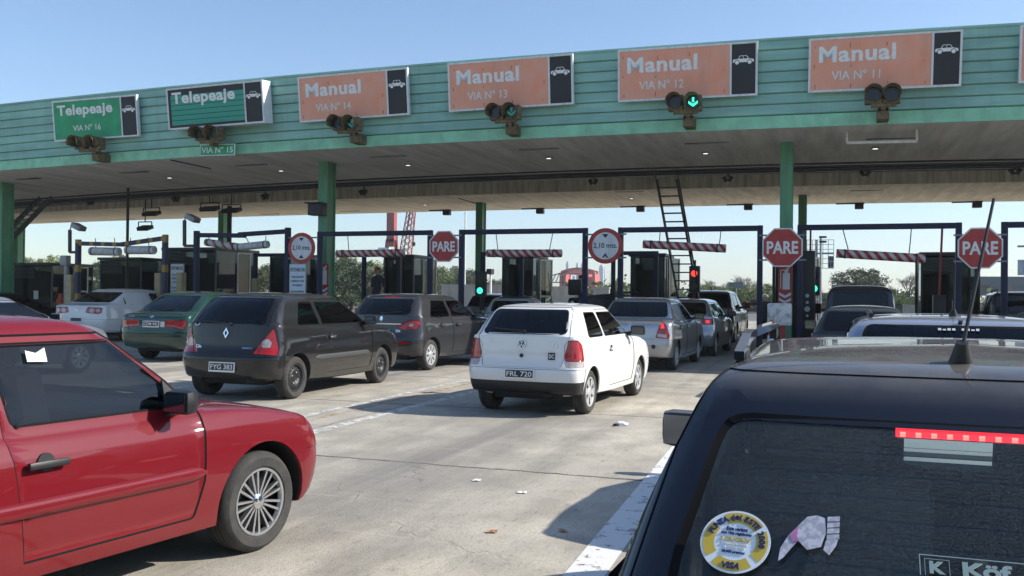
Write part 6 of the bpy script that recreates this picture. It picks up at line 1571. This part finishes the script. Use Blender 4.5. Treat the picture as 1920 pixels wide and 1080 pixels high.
# ================================================================== BACKGROUND
def leaf(name, c): 
    m = mat(name, c, .7, var=.45, scale=1.2, col2=tuple(v*.55 for v in c)); 
    m.node_tree.nodes['Principled BSDF'].inputs['Transmission Weight'].default_value = 0
    return m
LF = {'dark': [leaf('dark leaf', (.075, .110, .040)), leaf('deep leaf', (.048, .080, .032))], 'lime': [leaf('lime leaf', (.20, .25, .055)), leaf('fresh leaf', (.13, .18, .04))],
      'olive': [leaf('olive leaf', (.12, .14, .05)), leaf('dull leaf', (.07, .09, .035))]}
M_bark = mat('bark', (.11, .085, .065), .9, var=.4, scale=3)
M_twig = mat('grey twig', (.20, .165, .14), .9)
def limbs(b, p, d, L, r, lev, rnd, spread=.6, nmin=2, mi=0, n=5):
    q = p+d*L; b.cyl(p, q, r, r*.62, n=n, mi=mi, cap=False)
    tips = [q]
    if lev > 0:
        for k in range(rnd.choice((nmin, nmin+1))):
            nd = (d+Vector((rnd.uniform(-1, 1), rnd.uniform(-1, 1), rnd.uniform(-.15, .7)))*spread).normalized()
            tips += limbs(b, p+d*L*rnd.uniform(.65, 1), nd, L*rnd.uniform(.6, .85), r*.58, lev-1, rnd, spread, nmin, mi, max(3, n-1))
    return tips
def leafy(name, h_, wd, kind, seed, ncl=100, per=130, ls=.40, hang=0, low=.18):
    rnd = random.Random(seed); root = empty(name)
    b = MB(); tips = limbs(b, Vector((0, 0, -.1)), Vector((rnd.uniform(-.06, .06), rnd.uniform(-.06, .06), 1)).normalized(), h_*.30, h_*.028, 3, rnd, .62)
    b.build('trunk', M_bark, root)
    bm = bmesh.new(); cs = []
    for i in range(ncl):
        while True:
            v = Vector((rnd.uniform(-1, 1), rnd.uniform(-1, 1), rnd.uniform(-1, 1)))
            if .30 < v.length < 1: break
        bump = 1+.22*sin(v.x*5+seed)+.18*sin(v.y*7+seed*2)+.15*sin(v.z*6+seed)
        cs.append(Vector((v.x*wd/2*bump, v.y*wd/2*bump, h_*(low+(1-low)/2)+v.z*h_*(1-low)/2*(.92+.1*bump))))
    for c in cs:
        cr_ = wd*rnd.uniform(.06, .13); mi_ = 0 if rnd.random() < .55 else 1
        for j in range(per):
            o = Vector((rnd.gauss(0, .55), rnd.gauss(0, .55), rnd.gauss(0, .45 if not hang else .7)))*cr_
            p = c+o
            if o.length > cr_*1.35: continue
            if p.z < h_*.04: continue
            s = ls*rnd.uniform(.6, 1.25); a = Vector((rnd.gauss(0, 1), rnd.gauss(0, 1), rnd.gauss(0, .6))).normalized(); t = a.orthogonal().normalized(); u = a.cross(t)
            f = bm.faces.new([bm.verts.new(p+t*s*x+u*s*y*.6) for x, y in ((-.5, 0), (0, -.45), (.5, 0), (0, .45))]); f.material_index = mi_
    me = bpy.data.meshes.new('crown'); bm.to_mesh(me); bm.free()
    for m in LF[kind]: me.materials.append(m)
    link_mesh('crown', me, root); return root
def bare(name, h_, seed, lev=6):
    rnd = random.Random(seed); root = empty(name)
    b = MB(); tips = limbs(b, Vector((0, 0, -.1)), Vector((rnd.uniform(-.05, .05), 0, 1)).normalized(), h_*.24, h_*.018, 2, rnd, .5, 2); b.build('trunk', M_bark, root)
    b = MB()
    for t in tips: limbs(b, t, Vector((rnd.uniform(-.5, .5), rnd.uniform(-.5, .5), 1)).normalized(), h_*.15, h_*.009, lev-2, rnd, .55, 3, 0, 3)
    b.build('crown', M_twig, root); return root
protos = {}
def plant(kind, px, py_top, Y, wpx, label, group, var=0):
    P = at_y(px, py_top, Y); d = P.length; h_ = P.z; wd = wpx*(Y/ray(px, py_top).y)/F
    key = (kind, var)
    if key not in protos:
        if kind == 'bare': protos[key] = (bare('bare_tree', 10, 31+var), 10, 7.5)
        else: protos[key] = (leafy({'dark': 'broad_tree', 'lime': 'willow_tree', 'olive': 'leafy_tree', 'bush': 'leafy_bush'}[kind], 10, 9, 'lime' if kind in ('lime', 'bush') else kind, 11+var, hang=(kind == 'lime'), low=.02 if kind in ('bush', 'dark') else .2), 10, 9)
        o = protos[key][0]
    else:
        o = copy_tree(protos[key][0])
    o.location = (P.x, Y, 0); o.rotation_euler.z = random.uniform(0, 6.28); s = h_/protos[key][1]; sw = wd/protos[key][2]; o.scale = (sw, sw, s)
    tag(o, label, 'tree' if kind != 'bush' else 'bush', group); return o
TG, BG = 'trees beyond the toll booths', 'bare trees along the horizon'
for a in (('dark', 660, 488, 75, 135, 'dark dense tree seen right of the front green column', 0), ('lime', 642, 474, 95, 60, 'yellow green willow top rising behind the dark dense tree', 0), ('lime', 698, 494, 84, 75, 'pale green willow right of the dark dense tree', 1),
          ('olive', 497, 498, 72, 95, 'olive tree between the large booth and the dark booth frame', 0), ('dark', 560, 502, 88, 90, 'dark tree behind the left round sign post', 1),
          ('dark', 190, 494, 78, 130, 'dark tree showing between the two left booths', 1), ('lime', 95, 484, 100, 75, 'pale willow above the leftmost booth', 1), ('lime', 45, 486, 105, 60, 'pale willow against the left edge column', 0), ('lime', 225, 483, 100, 90, 'pale willow above the small dark booth', 1), ('olive', 330, 492, 85, 60, 'olive tree behind the left notice board', 1), 
          ('olive', 885, 507, 100, 62, 'olive tree right of the thin white pole', 0), ('lime', 833, 503, 120, 80, 'pale green tree before the far apartment block', 0), ('olive', 925, 526, 110, 55, 'low olive tree behind the pale wall by the green light', 1),
          ('bush', 1150, 528, 85, 100, 'bright green bush below the far tower', 0), ('bush', 1330, 536, 95, 90, 'bright green bush right of the ladder foot', 1), ('bush', 1385, 531, 92, 85, 'bright green bush below the tall bare trees', 0), ('bush', 1440, 534, 100, 70, 'bright green bush behind the lane 12 gate post', 1),
          ('olive', 1617, 506, 95, 105, 'round olive tree standing behind the dark van', 0), ('bush', 1690, 553, 84, 48, 'small bright bush right of the dark van', 0), ('dark', 1560, 548, 90, 90, 'dark low tree left of the dark van', 0), ('dark', 1725, 552, 95, 60, 'dark low tree left of the right hand booth', 1), ('dark', 1080, 527, 120, 40, 'small dark tree before the red trusses', 0), ('dark', 1160, 520, 130, 18, 'thin dark tree right of the far tower', 1)):
    plant(a[0], a[1], a[2], a[3], a[4], a[5], TG, a[6])
for a in ((1395, 506, 105, 75, 'tallest bare tree left of the lane 12 gate post', 0), (1365, 514, 110, 55, 'bare tree just left of the tallest bare one', 1), (1333, 515, 115, 65, 'bare tree above the bright bush by the ladder foot', 0), (1422, 510, 108, 50, 'bare tree touching the lane 12 gate post', 1), (1712, 500, 95, 75, 'large bare tree left of the right hand booth', 0), (1665, 522, 110, 60, 'thin bare tree right of the round olive tree', 1), (1532, 530, 112, 55, 'low bare tree below the billboard lattice', 1),
          (690, 476, 80, 62, 'bare tree above the pale willow right of the front column', 1), (1825, 512, 105, 70, 'bare tree behind the rightmost PARE sign', 0), (1900, 520, 105, 55, 'bare tree at the right edge above the flyover', 1), (812, 512, 110, 70, 'pale bare tree left of the far apartment block', 0), (1105, 535, 120, 30, 'small bare tree below the red trusses', 1)):
    plant('bare', a[0], a[1], a[2], a[3], a[4], BG, a[5])
# low growth along the horizon, one mass
rnd = random.Random(5); bm = bmesh.new()
for i in range(26000):
    Y = rnd.uniform(96, 175); X = rnd.uniform(-150, 60); hmax = 2.2+1.6*sin(X*.21)+1.1*sin(X*.53+1); p = Vector((X, Y, min(1, abs(rnd.gauss(0, .5)))*max(1.0, hmax*.8)))
    s = rnd.uniform(.4, .9); a = Vector((rnd.gauss(0, 1), rnd.gauss(0, 1), rnd.gauss(0, .6))).normalized(); t = a.orthogonal().normalized(); u = a.cross(t)
    f = bm.faces.new([bm.verts.new(p+t*s*x+u*s*y*.7) for x, y in ((-.5, 0), (0, -.45), (.5, 0), (0, .45))]); f.material_index = int((sin(X*.09)+sin(X*.31+2))*.9+1.5+rnd.random()) % 4
me = bpy.data.meshes.new('undergrowth'); bm.to_mesh(me); bm.free()
for m in (LF['olive'][0], LF['dark'][0], LF['lime'][1], LF['olive'][1]): me.materials.append(m)
tag(link_mesh('undergrowth', me), 'low green scrub along the far side of the plaza', 'undergrowth', kind='stuff')
# pale boundary wall, in pieces
M_wall = mat('pale stained wall', (.50, .46, .39), .85, var=.45, scale=.9, stretch=(2, 1, .3), col2=(.30, .28, .24))
def wall(px0, px1, py, Y, lab, h_=None):
    A, B_ = at_y(px0, py, Y), at_y(px1, py, Y); b = MB(); b.box(A.x, B_.x, Y, Y+.2, -.02, h_ or A.z); b.box(A.x-.05, B_.x+.05, Y-.05, Y+.25, A.z+.001, A.z+.12)
    tag(b.build('boundary_wall', M_wall, smooth=0), lab, 'wall', 'pale walls beyond the booths')
wall(828, 960, 536, 66, 'pale stained wall behind the round green light'); wall(1035, 1100, 540, 64, 'short pale wall behind the loaded white pickup'); wall(1112, 1142, 541, 66, 'short pale wall end left of the bright green bush')
wall(1660, 1740, 574, 72, 'low pale wall right of the dark van'); wall(1810, 1862, 575, 50, 'low whitish wall beside the black off roader')
# flyover at the right
A = at_y(1790, 533, 130); b = MB(); b.box(A.x, A.x+90, 130, 138, A.z-1.4, A.z-.3); b.box(A.x, A.x+90, 129.9, 130.1, A.z-.3, A.z+1.0)
for k in range(7): b.box(A.x+6+k*13, A.x+7.2+k*13, 132, 136, 0, A.z-1.4)
tag(b.build('flyover', mat('flyover concrete', (.17, .19, .19), .8, var=.2), smooth=0), 'long grey flyover at the right edge of the photo', 'bridge')
# cranes
M_crane = mat('crane red', (.40, .07, .06), .5, var=.3)
def lattice(b, p, q, w0, w1, n, r):
    p, q = Vector(p), Vector(q); d = (q-p); a = d.cross(Vector((0, 1, 0))).normalized(); c = d.cross(a).normalized()
    def cor(t): w_ = w0+(w1-w0)*t; o = p+d*t; return [o+a*w_*i/2+c*w_*j/2 for i, j in ((-1, -1), (1, -1), (1, 1), (-1, 1))]
    for k in range(4): b.cyl(cor(0)[k], cor(1)[k], r, n=5)
    for i in range(n):
        A_, B_ = cor(i/n), cor((i+1)/n)
        for k in range(4): b.cyl(A_[k], B_[(k+1) % 4], r*.6, n=4, cap=False); b.cyl(A_[k], A_[(k+1) % 4], r*.6, n=4, cap=False)
Y = 150; P = at_y(734, 475, Y); T = at_y(732, 330, Y); r = empty('harbour_crane', (P.x, Y, 0), label='red harbour crane with straight mast on spread legs', cat='crane', group='red cranes')
b = MB(); b.box(-.75, .75, -.6, .6, P.z+1.2, T.z, bev=.05); b.build('mast', M_crane, r, smooth=0)
for s in (-1, 1):
    b = MB(); b.bar((s*2.0, 0, 0), (s*.8, 0, P.z+2.4), .5, .6); b.build('leg', M_crane, r, smooth=0)
b = MB(); b.box(-1.2, 1.2, -.5, .5, P.z-1.2, P.z-.4); b.box(-.8, .8, -.6, .6, P.z+2.0, P.z+2.6); b.build('crossbeam', M_crane, r, smooth=0)
b = MB(); b.box(-2.2, -.7, -1, 1, P.z-.6, P.z+1.0); b.build('cab', M_signwhite, r, smooth=0)
A, B_ = at_y(760, 478, 156), at_y(771, 398, 156); r = empty('harbour_crane', (A.x, 156, 0), label='red lattice crane jib leaning right with a hanging hook', cat='crane', group='red cranes'); o_ = Vector((A.x, 156, 0))
b = MB(); lattice(b, A-o_, B_-o_+(B_-A)*.3, 1.7, 1.0, 9, .12); b.build('jib', M_crane, r); b = MB(); lattice(b, (-.3, 0, 0), A-o_, 2.0, 1.7, 4, .14); b.build('tower', M_crane, r)
b = MB(); b.tube([B_-o_+(B_-A)*.3, at_y(776, 455, 156)-o_], .05, 5); b.tube([B_-o_+(B_-A)*.3, at_y(757, 470, 156)-o_], .06, 5); b.build('cable', M_black, r); b = MB(); q = at_y(776, 457, 156)-o_; b.lathe([(0, .4), (.3, .2), (.3, -.2), (0, -.6)], 10, axis='z', c=q); b.build('hook_block', M_black, r)
# red shed trusses
Y = 260; A, B_ = at_y(1052, 503, Y), at_y(1114, 503, Y); r = empty('truss_shed', (A.x, Y, 0), label='red arched truss frame beyond the white pickup', cat='structure frame'); w_ = B_.x-A.x; z0 = at_y(1052, 513, Y).z; z1 = A.z
M_far = mat('faded red steel', (.55, .12, .10), .6)
for dy in (0, 5):
    b = MB(); n = 12; up_ = lambda t: z1-1.0+1.0*sin(pi*t)
    for k in range(n):
        t0, t1 = k/n, (k+1)/n; b.bar((w_*t0, dy, up_(t0)), (w_*t1, dy, up_(t1)), .5, .45); b.bar((w_*t0, dy, z0), (w_*t1, dy, z0), .4, .4); b.bar((w_*t0, dy, z0), (w_*t1, dy, up_(t1)), .25, .22); b.bar((w_*t1, dy, z0), (w_*t0, dy, up_(t0)), .25, .22)
    b.build('truss', M_far, r, smooth=0)
for t in (0, .12, .55, .8, 1):
    b = MB(); b.box(w_*t-.35, w_*t+.35, -.3, 5.3, 0, z0); b.build('leg', M_far, r, smooth=0)
A = at_y(1028, 508, 250); r = empty('truss_shed', (A.x, 250, 0), label='grey half truss left of the red arched frame', cat='structure frame'); b = MB()
for k in range(5): b.bar((k*1.1, 0, A.z-1.6+k*.3), (k*1.1+1.1, 0, A.z-1.3+k*.3), .3, .3); b.bar((k*1.1, 0, A.z-3.2), (k*1.1+1.1, 0, A.z-1.3+k*.3), .2, .2); b.bar((k*1.1, 0, A.z-3.2), (k*1.1+1.1, 0, A.z-3.2), .3, .3)
b.build('truss', M_dkgrey, r, smooth=0); b = MB(); b.box(.2, .7, -.2, .2, 0, A.z-3.1); b.box(4.2, 4.7, -.2, .2, 0, A.z-3.1); b.build('leg', M_dkgrey, r, smooth=0)
# distant buildings
def block(px0, px1, py, Y, lab, col, floors, bays, name='apartment_block', crown=True):
    A, B_ = at_y(px0, py, Y), at_y(px1, py, Y); w_ = B_.x-A.x; h_ = A.z; r = empty(name, (A.x, Y, 0), label=lab, cat='building', group='far buildings on the horizon')
    m = mat('far wall', col, .8); b = MB(); b.box(0, w_, 0, w_*.8, 0, h_); b.build('wall', m, r, smooth=0)
    if crown: b = MB(); b.box(w_*.2, w_*.8, .2, w_*.6, h_+.001, h_*1.06); b.build('roof_house', m, r, smooth=0)
    g = mat('far window', tuple(c*.55 for c in col), .3)
    for i in range(floors):
        b = MB(); z = h_*(.30+.66*i/floors)
        for j in range(bays): b.box(w_*(j+.2)/bays, w_*(j+.8)/bays, -.03, .01, z, z+h_*.66/floors*.55)
        b.build('window_row', g, r, smooth=0)
block(843, 862, 502, 260, 'reddish apartment block left of the thin white pole', (.36, .30, .29), 7, 3)
block(1123, 1131, 500, 900, 'pale blue tower below the round sign by the ladder', (.42, .50, .56), 12, 2); block(1131, 1134, 503, 905, 'slim pale tower joined to the right of the blue tower', (.45, .50, .54), 10, 1, crown=False)
for i, (a, c, y, lab) in enumerate(((1061, 1066, 494, 'left pale tower rising above the red trusses'), (1080, 1084, 496, 'middle pale tower rising above the red trusses'), (1089, 1093, 497, 'right pale tower rising above the red trusses'), (1063, 1071, 516, 'pale block seen under the red trusses at left'), (1073, 1078, 517, 'pale block seen under the red trusses in the middle'), (1080, 1090, 516, 'pale block seen under the red trusses at right'), (937, 942, 522, 'far pale block right of the green light'))):
    block(a, c, y, 800+i*12, lab, (.42, .49, .55), 9, 2, crown=i < 3)
A = at_y(1144, 508, 950); b = MB(); b.cyl((0, 0, 0), (0, 0, A.z), .6, .2, n=6); tag(b.build('radio_mast', M_grey, loc=(A.x, 950, 0)), 'thin far mast right of the pale towers', 'mast')
# billboard lattice, lamp mast, poles, road signs
Y = 78; A, B_ = at_y(1513, 450, Y), at_y(1563, 503, Y); r = empty('billboard_lattice', (A.x, Y, 0), label='empty billboard lattice with one small panel left, above the dark van', cat='billboard'); w_ = B_.x-A.x; z0, z1 = B_.z, A.z
b = MB()
for k in range(6): x = w_*k/5; b.cyl((x, 0, z0), (x, 0, z1), .025, n=5)
for k in range(7): z = z0+(z1-z0)*k/6; b.cyl((0, 0, z), (w_, 0, z), .022, n=5)
b.build('lattice', M_grey, r); zm = at_y(1540, 475, Y).z; b = MB(); b.box(-.2, w_, .05, .2, zm-.07, zm+.07); b.cyl((w_*.35, .2, 0), (w_*.35, .2, z1), .09, n=8); b.build('support', M_grey, r)
q0, q1 = at_y(1553, 480, Y-.2), at_y(1563, 503, Y-.2); b = MB(); b.box(q0.x-A.x, q1.x-A.x, -.15, -.1, q1.z, q0.z); pn = b.build('panel', M_grey, r, smooth=0)
b = MB(); W2, H2 = q1.x-q0.x, q0.z-q1.z; ox = q0.x-A.x
for x0, x1, y0, y1 in ((.05, .22, .62, .96), (.3, .6, .64, .94), (.68, .95, .6, .9), (.1, .4, .12, .48), (.55, .92, .15, .5)): b.box(ox+W2*x0, ox+W2*x1, -.16, -.148, q1.z+H2*y0, q1.z+H2*y1)
b.build('panel_marks', M_black, pn, smooth=0)
P = at_y(1539, 446, 62); r = empty('lamp_mast', (P.x, 62, 0), label='tall thin lamp mast with double floodlights before the billboard lattice', cat='street lamp'); b = MB(); b.cyl((0, 0, 0), (0, 0, P.z), .09, .06, n=8); b.build('pole', M_grey, r)
for dz in (.05, -.25):
    b = MB(); b.box(-.1, .35, -.1, .1, P.z+dz-.06, P.z+dz+.06); b.build('lamp_head', M_black, r, smooth=0)
P = at_y(873, 380, 70); b = MB(); b.cyl((0, 0, 0), (0, 0, P.z+3), .085, .06, n=8); tag(b.build('lamp_pole', M_signwhite, loc=(P.x, 70, 0)), 'thin white pole left of the rear green column', 'pole')
P = at_y(920, 506, 48); r = empty('camera_post', (P.x, 48, 0), label='short post with dark camera head right of the green light', cat='post'); b = MB(); b.cyl((0, 0, 0), (0, 0, P.z), .07, n=8); b.build('post', M_signwhite, r); b = MB(); b.box(-.14, .14, -.3, .2, P.z-.25, P.z+.05, bev=.02); b.build('camera_head', M_black, r, smooth=0)
P = at_y(232, 482, 90); r = empty('street_lamp', (P.x-2, 90, 0), label='far street lamp arm above the small dark booth', cat='street lamp'); b = MB(); b.cyl((0, 0, 0), (0, 0, P.z-.6), .09, .07, n=8); b.build('pole', M_grey, r); b = MB(); b.tube([(0, 0, P.z-.6), (1.6, 0, P.z), (2.2, 0, P.z+.1)], .05, 6); b.box(1.9, 2.7, -.15, .15, P.z+.02, P.z+.14); b.build('lamp_arm', M_grey, r)
def gantry(px0, px1, py, Y, lab):
    A, B_ = at_y(px0, py, Y), at_y(px1, py, Y); r = empty('road_sign', (A.x, Y, 0), label=lab, cat='road sign', group='far road sign boards'); w_ = B_.x-A.x
    b = MB(); b.box(0, w_, -.05, .05, A.z-.55, A.z); b.build('board', mat('sign back', (.14, .16, .17), .6), r, smooth=0); b = MB(); b.cyl((w_*.5, .1, 0), (w_*.5, .1, A.z), .09, n=6); b.build('post', M_grey, r)
gantry(1366, 1394, 529, 90, 'dark sign board edge among the bare trees'); gantry(1559, 1577, 534, 70, 'pale sign board edge left of the round olive tree')
Y = 75; A, B_ = at_y(1909, 487, Y), at_y(1936, 516, Y); r = empty('billboard', (A.x, Y, 0), label='pale billboard cut off by the right edge', cat='billboard'); b = MB(); b.box(0, B_.x-A.x, 0, .2, B_.z, A.z); b.build('panel', mat('pale poster', (.50, .56, .62), .5, var=.4, scale=1.2, col2=(.22, .26, .32)), r, smooth=0); b = MB(); b.cyl((.8, .3, 0), (.8, .3, A.z), .15, n=8); b.build('post', M_grey, r)
P = at_y(1919, 462, 60); r = empty('street_lamp', (P.x, 60, 0), label='street lamp head at the right edge above the billboard', cat='street lamp'); b = MB(); b.tube([(1.8, 0, 0), (1.8, 0, P.z-.3), (.3, 0, P.z)], .06, 6); b.build('pole', M_grey, r); b = MB(); b.box(-.3, .35, -.1, .1, P.z-.05, P.z+.06); b.build('lamp_head', M_grey, r, smooth=0)

# ================================================================== PEOPLE
M_shirt = mat('dark jacket', (.025, .027, .035), .8); M_trou = mat('dark trousers', (.03, .032, .04), .8); M_cap = mat('red cap', (.30, .05, .035), .7); M_hair = mat('dark hair', (.02, .015, .012), .6); M_tee = mat('grey green shirt', (.16, .22, .20), .8)
def person(loc, rz, label, pose, shirt, trou, cap, hands=True):
    J = {'pelvis': (0, 0, .96), 'belly': (0, .01, 1.10), 'chest': (0, .0, 1.30), 'neck0': (0, -.01, 1.47), 'neck': (0, .01, 1.53), 'head': (0, .02, 1.62), 'crown': (0, .01, 1.73)}
    rad = {'pelvis': (.16, .12), 'belly': (.145, .11), 'chest': (.17, .12), 'neck0': (.085, .075), 'neck': (.055, .055), 'head': (.075, .09), 'crown': (.062, .07)}
    E_ = [('pelvis', 'belly'), ('belly', 'chest'), ('chest', 'neck0'), ('neck0', 'neck'), ('neck', 'head'), ('head', 'crown')]
    for s, n in ((-1, 'r'), (1, 'l')):
        if pose == 'sit':
            L = {'hip': (s*.10, .0, .93), 'knee': (s*.14, .42, .95), 'ank': (s*.14, .44, .52), 'toe': (s*.15, .60, .47)}; A = {'sh': (s*.20, -.01, 1.42), 'elb': (s*.25, .08, 1.15), 'wri': (s*.15, .32, 1.10)}; fd = Vector((-s*.3, .95, -.1)).normalized()
        else:
            L = {'hip': (s*.10, 0, .90), 'knee': (s*.12, .03, .50), 'ank': (s*.12, -.02, .09), 'toe': (s*.14, .14, .04)}; A = {'sh': (s*.20, -.01, 1.42), 'elb': (s*.27, -.02, 1.13), 'wri': (s*.25, .10, .89)}; fd = Vector((0, .25, -1)).normalized()
        for k, v in list(L.items())+list(A.items()): J[k+n] = v
        for k, r_ in (('hip', .095), ('knee', .062), ('ank', .043), ('toe', .036), ('sh', .068), ('elb', .045), ('wri', .029)): rad[k+n] = (r_, r_)
        E_ += [('pelvis', 'hip'+n), ('hip'+n, 'knee'+n), ('knee'+n, 'ank'+n), ('ank'+n, 'toe'+n), ('chest', 'sh'+n), ('sh'+n, 'elb'+n), ('elb'+n, 'wri'+n)]
        w_ = Vector(A['wri']); sd = Vector((0, 1, 0)) if pose != 'sit' else Vector((s, 0, 0)); palm = w_+fd*.07; J['palm'+n] = palm[:]; rad['palm'+n] = (.030, .018); E_.append(('wri'+n, 'palm'+n))
        for k in range(4):
            b0 = palm+fd*.03+sd*(k-1.5)*.019; L_ = (.065, .075, .07, .055)[k]; J['f%d' % k+n] = b0[:]; J['g%d' % k+n] = (b0+fd*L_*.55+Vector((-s*.008, 0, 0)))[:]; J['h%d' % k+n] = (b0+fd*L_+Vector((-s*.025, 0, 0)))[:]
            for c, r_ in (('f', .0095), ('g', .0085), ('h', .007)): rad['%s%d' % (c, k)+n] = (r_, r_)
            E_ += [('palm'+n, 'f%d' % k+n), ('f%d' % k+n, 'g%d' % k+n), ('g%d' % k+n, 'h%d' % k+n)]
        t0 = w_+fd*.035+sd*.03; J['t0'+n] = t0[:]; J['t1'+n] = (t0+fd*.035+sd*.025)[:]; rad['t0'+n] = (.011, .011); rad['t1'+n] = (.008, .008); E_ += [('wri'+n, 't0'+n), ('t0'+n, 't1'+n)]
    names = list(J); me = bpy.data.meshes.new('body'); me.from_pydata([J[n] for n in names], [(names.index(a), names.index(c)) for a, c in E_], [])
    o = bpy.data.objects.new('person_tmp', me); COL.objects.link(o); md = o.modifiers.new('skin', 'SKIN'); 
    for i, n in enumerate(names): me.skin_vertices[0].data[i].radius = rad[n]
    me.skin_vertices[0].data[names.index('pelvis')].use_root = True
    sb = o.modifiers.new('sub', 'SUBSURF'); sb.levels = 2; sb.render_levels = 2
    dg = bpy.context.evaluated_depsgraph_get(); m2 = bpy.data.meshes.new_from_object(o.evaluated_get(dg)); bpy.data.objects.remove(o); m2.name = 'body'
    # face: nose, chin, brow and ears drawn out of the same surface
    for v in m2.vertices:
        c = v.co
        if c.z > 1.54:
            if c.y > .06 and abs(c.x) < .022 and 1.60 < c.z < 1.655: c.y += .022*(1-abs(c.x)/.022)
            if c.y > .05 and abs(c.x) < .04 and c.z < 1.585: c.y += .012
            if abs(c.x) > .065 and 1.60 < c.z < 1.66 and abs(c.y-.01) < .025: c.x *= 1.12
    m2.materials.clear()
    for m in (M_skin, shirt, trou, M_black): m2.materials.append(m)
    for p in m2.polygons:
        c = p.center; p.use_smooth = True
        if c.z > 1.50: i = 0
        elif abs(c.x) > .20 and c.z < (1.10 if pose != 'sit' else 0): i = 0
        elif pose == 'sit' and c.y > .24 and c.z > 1.0 and abs(c.x) < .3: i = 0
        elif c.z > .98 and not (pose == 'sit' and c.y > .2): i = 1
        elif c.z < (.09 if pose != 'sit' else .53): i = 3
        else: i = 2
        p.material_index = i
    r = empty('person', loc, rz, label=label, cat='person'); link_mesh('body', m2, r)
    b = MB(); rr = .092; b.lathe([(rr, .0), (rr*1.02, .04), (rr*.85, .085), (rr*.4, .11), (0, .115)], 20, axis='z', c=(0, .012, 1.655))
    if cap: b.prism([(-.07, .07, 1.66), (.07, .07, 1.66), (.06, .17, 1.655), (-.06, .17, 1.655)], (0, 0, .012))
    hr = b.build('cap' if cap else 'hair', M_cap if cap else M_hair, r, smooth=60)
    for s in (-1, 1):
        b = MB(); bmesh.ops.create_uvsphere(b.bm, u_segments=8, v_segments=6, radius=.011); b.build('eye', M_black, r, loc=(s*.030, .098, 1.645))
    b = MB(); b.box(-.022, .022, .094, .102, 1.578, 1.584); b.build('mouth', mat('lips', (.30, .12, .10), .6), r, smooth=0)
    return r
P = at_y(708, 515, 27.0); b = MB(); b.box(-.35, .35, -.3, .3, 0, .42, bev=.02); b.box(-.36, .36, -.31, .31, .421, .45, bev=.005)
tag(b.build('step_box', M_conc, loc=(P.x, 27.0, .18), smooth=30), 'grey step box under the standing attendant by the lane 14 booth', 'step')
person((P.x, 27.0, .63), R(160), 'attendant in dark jacket and red cap standing by the lane 14 booth', 'stand', M_shirt, M_trou, True)
P = at_y(1091, 520, 29.9)
person((P.x, 29.9, P.z+.08-1.76), R(60), 'dark haired person in a grey green shirt sitting on the loaded pickup', 'sit', M_tee, M_trou, False)
b = MB(); b.box(-.22, .22, -.2, .2, 0, .5, bev=.03); P = at_y(1080, 546, 29.2); tag(b.build('cargo_box', M_black, loc=(P.x, 29.2, 1.55), smooth=30), 'black box standing on the pickup load beside the seated person', 'box')
# driver of the silver pickup
person((-8.62-.38, 23.6+1.40, .40-.78), R(0), 'driver seen as a dark shape through the cab window of the silver pickup', 'sit', M_shirt, M_trou, False)

# driver of the red car
a_ = R(9.0); q = Vector(RED_LOC)+Vector((sin(a_), cos(a_), 0))*1.10-Vector((cos(a_), -sin(a_), 0))*.36
person((q.x, q.y, .42-.80), R(-9), 'driver faintly seen behind the tinted side window of the red hatchback', 'sit', M_tee, M_trou, False)
# ================================================================== LITTER
def scrap(px, py, s, m, lab, seed, crumple=False):
    P = at_z(px, py); rnd = random.Random(seed); b = MB()
    if crumple:
        bmesh.ops.create_icosphere(b.bm, subdivisions=2, radius=s)
        for v in b.bm.verts: v.co = Vector((v.co.x*1.4, v.co.y*.8, max(v.co.z*.5, -s*.3)+s*.3))*rnd.uniform(.65, 1.25)
        for v in b.bm.verts: v.co.z = max(v.co.z, 0)
    else:
        n = 4; b.grid([[(s*(i/n-.5)*1.6, s*(j/n-.5), .004+s*.22*abs(sin(i*1.3+seed))*(j/n)+rnd.uniform(0, .004)) for j in range(n+1)] for i in range(n+1)])
    tag(b.build('paper_scrap', m, loc=(P.x, P.y, .002), smooth=0, rz=rnd.uniform(0, 3)), lab, 'litter', 'scraps lying on the road')
M_leafd = mat('dry leaf', (.35, .16, .06), .8)
scrap(1165, 798, .055, M_platew, 'crumpled white paper on the road right of the white hatchback', 1, True); scrap(1154, 799, .035, M_black, 'small dark scrap beside the crumpled white paper', 2, True)
scrap(894, 902, .045, M_platew, 'flat white scrap in the middle of the open road, the farther one', 3); scrap(979, 925, .045, M_platew, 'flat white scrap in the middle of the open road, the nearer one', 4)
scrap(923, 999, .04, M_leafd, 'dry orange leaf on the road, the left one', 5); scrap(1056, 997, .04, M_leafd, 'dry orange leaf on the road, the right one', 6)

# ================================================================== HAZE
m = bpy.data.materials.new('haze'); m.use_nodes = True; t = m.node_tree; N = t.nodes
for n in list(N):
    if n.type != 'OUTPUT_MATERIAL': N.remove(n)
out = [n for n in N if n.type == 'OUTPUT_MATERIAL'][0]; v = N.new('ShaderNodeVolumePrincipled'); v.inputs['Color'].default_value = (.88, .94, 1, 1); v.inputs['Density'].default_value = .0005; v.inputs['Anisotropy'].default_value = .2
t.links.new(v.outputs[0], out.inputs['Volume'])
b = MB(); b.box(-420, 420, -290, 1150, -1.2, 75); tag(b.build('haze', m, smooth=0), 'thin pale haze over the plaza and the far skyline', kind='stuff')
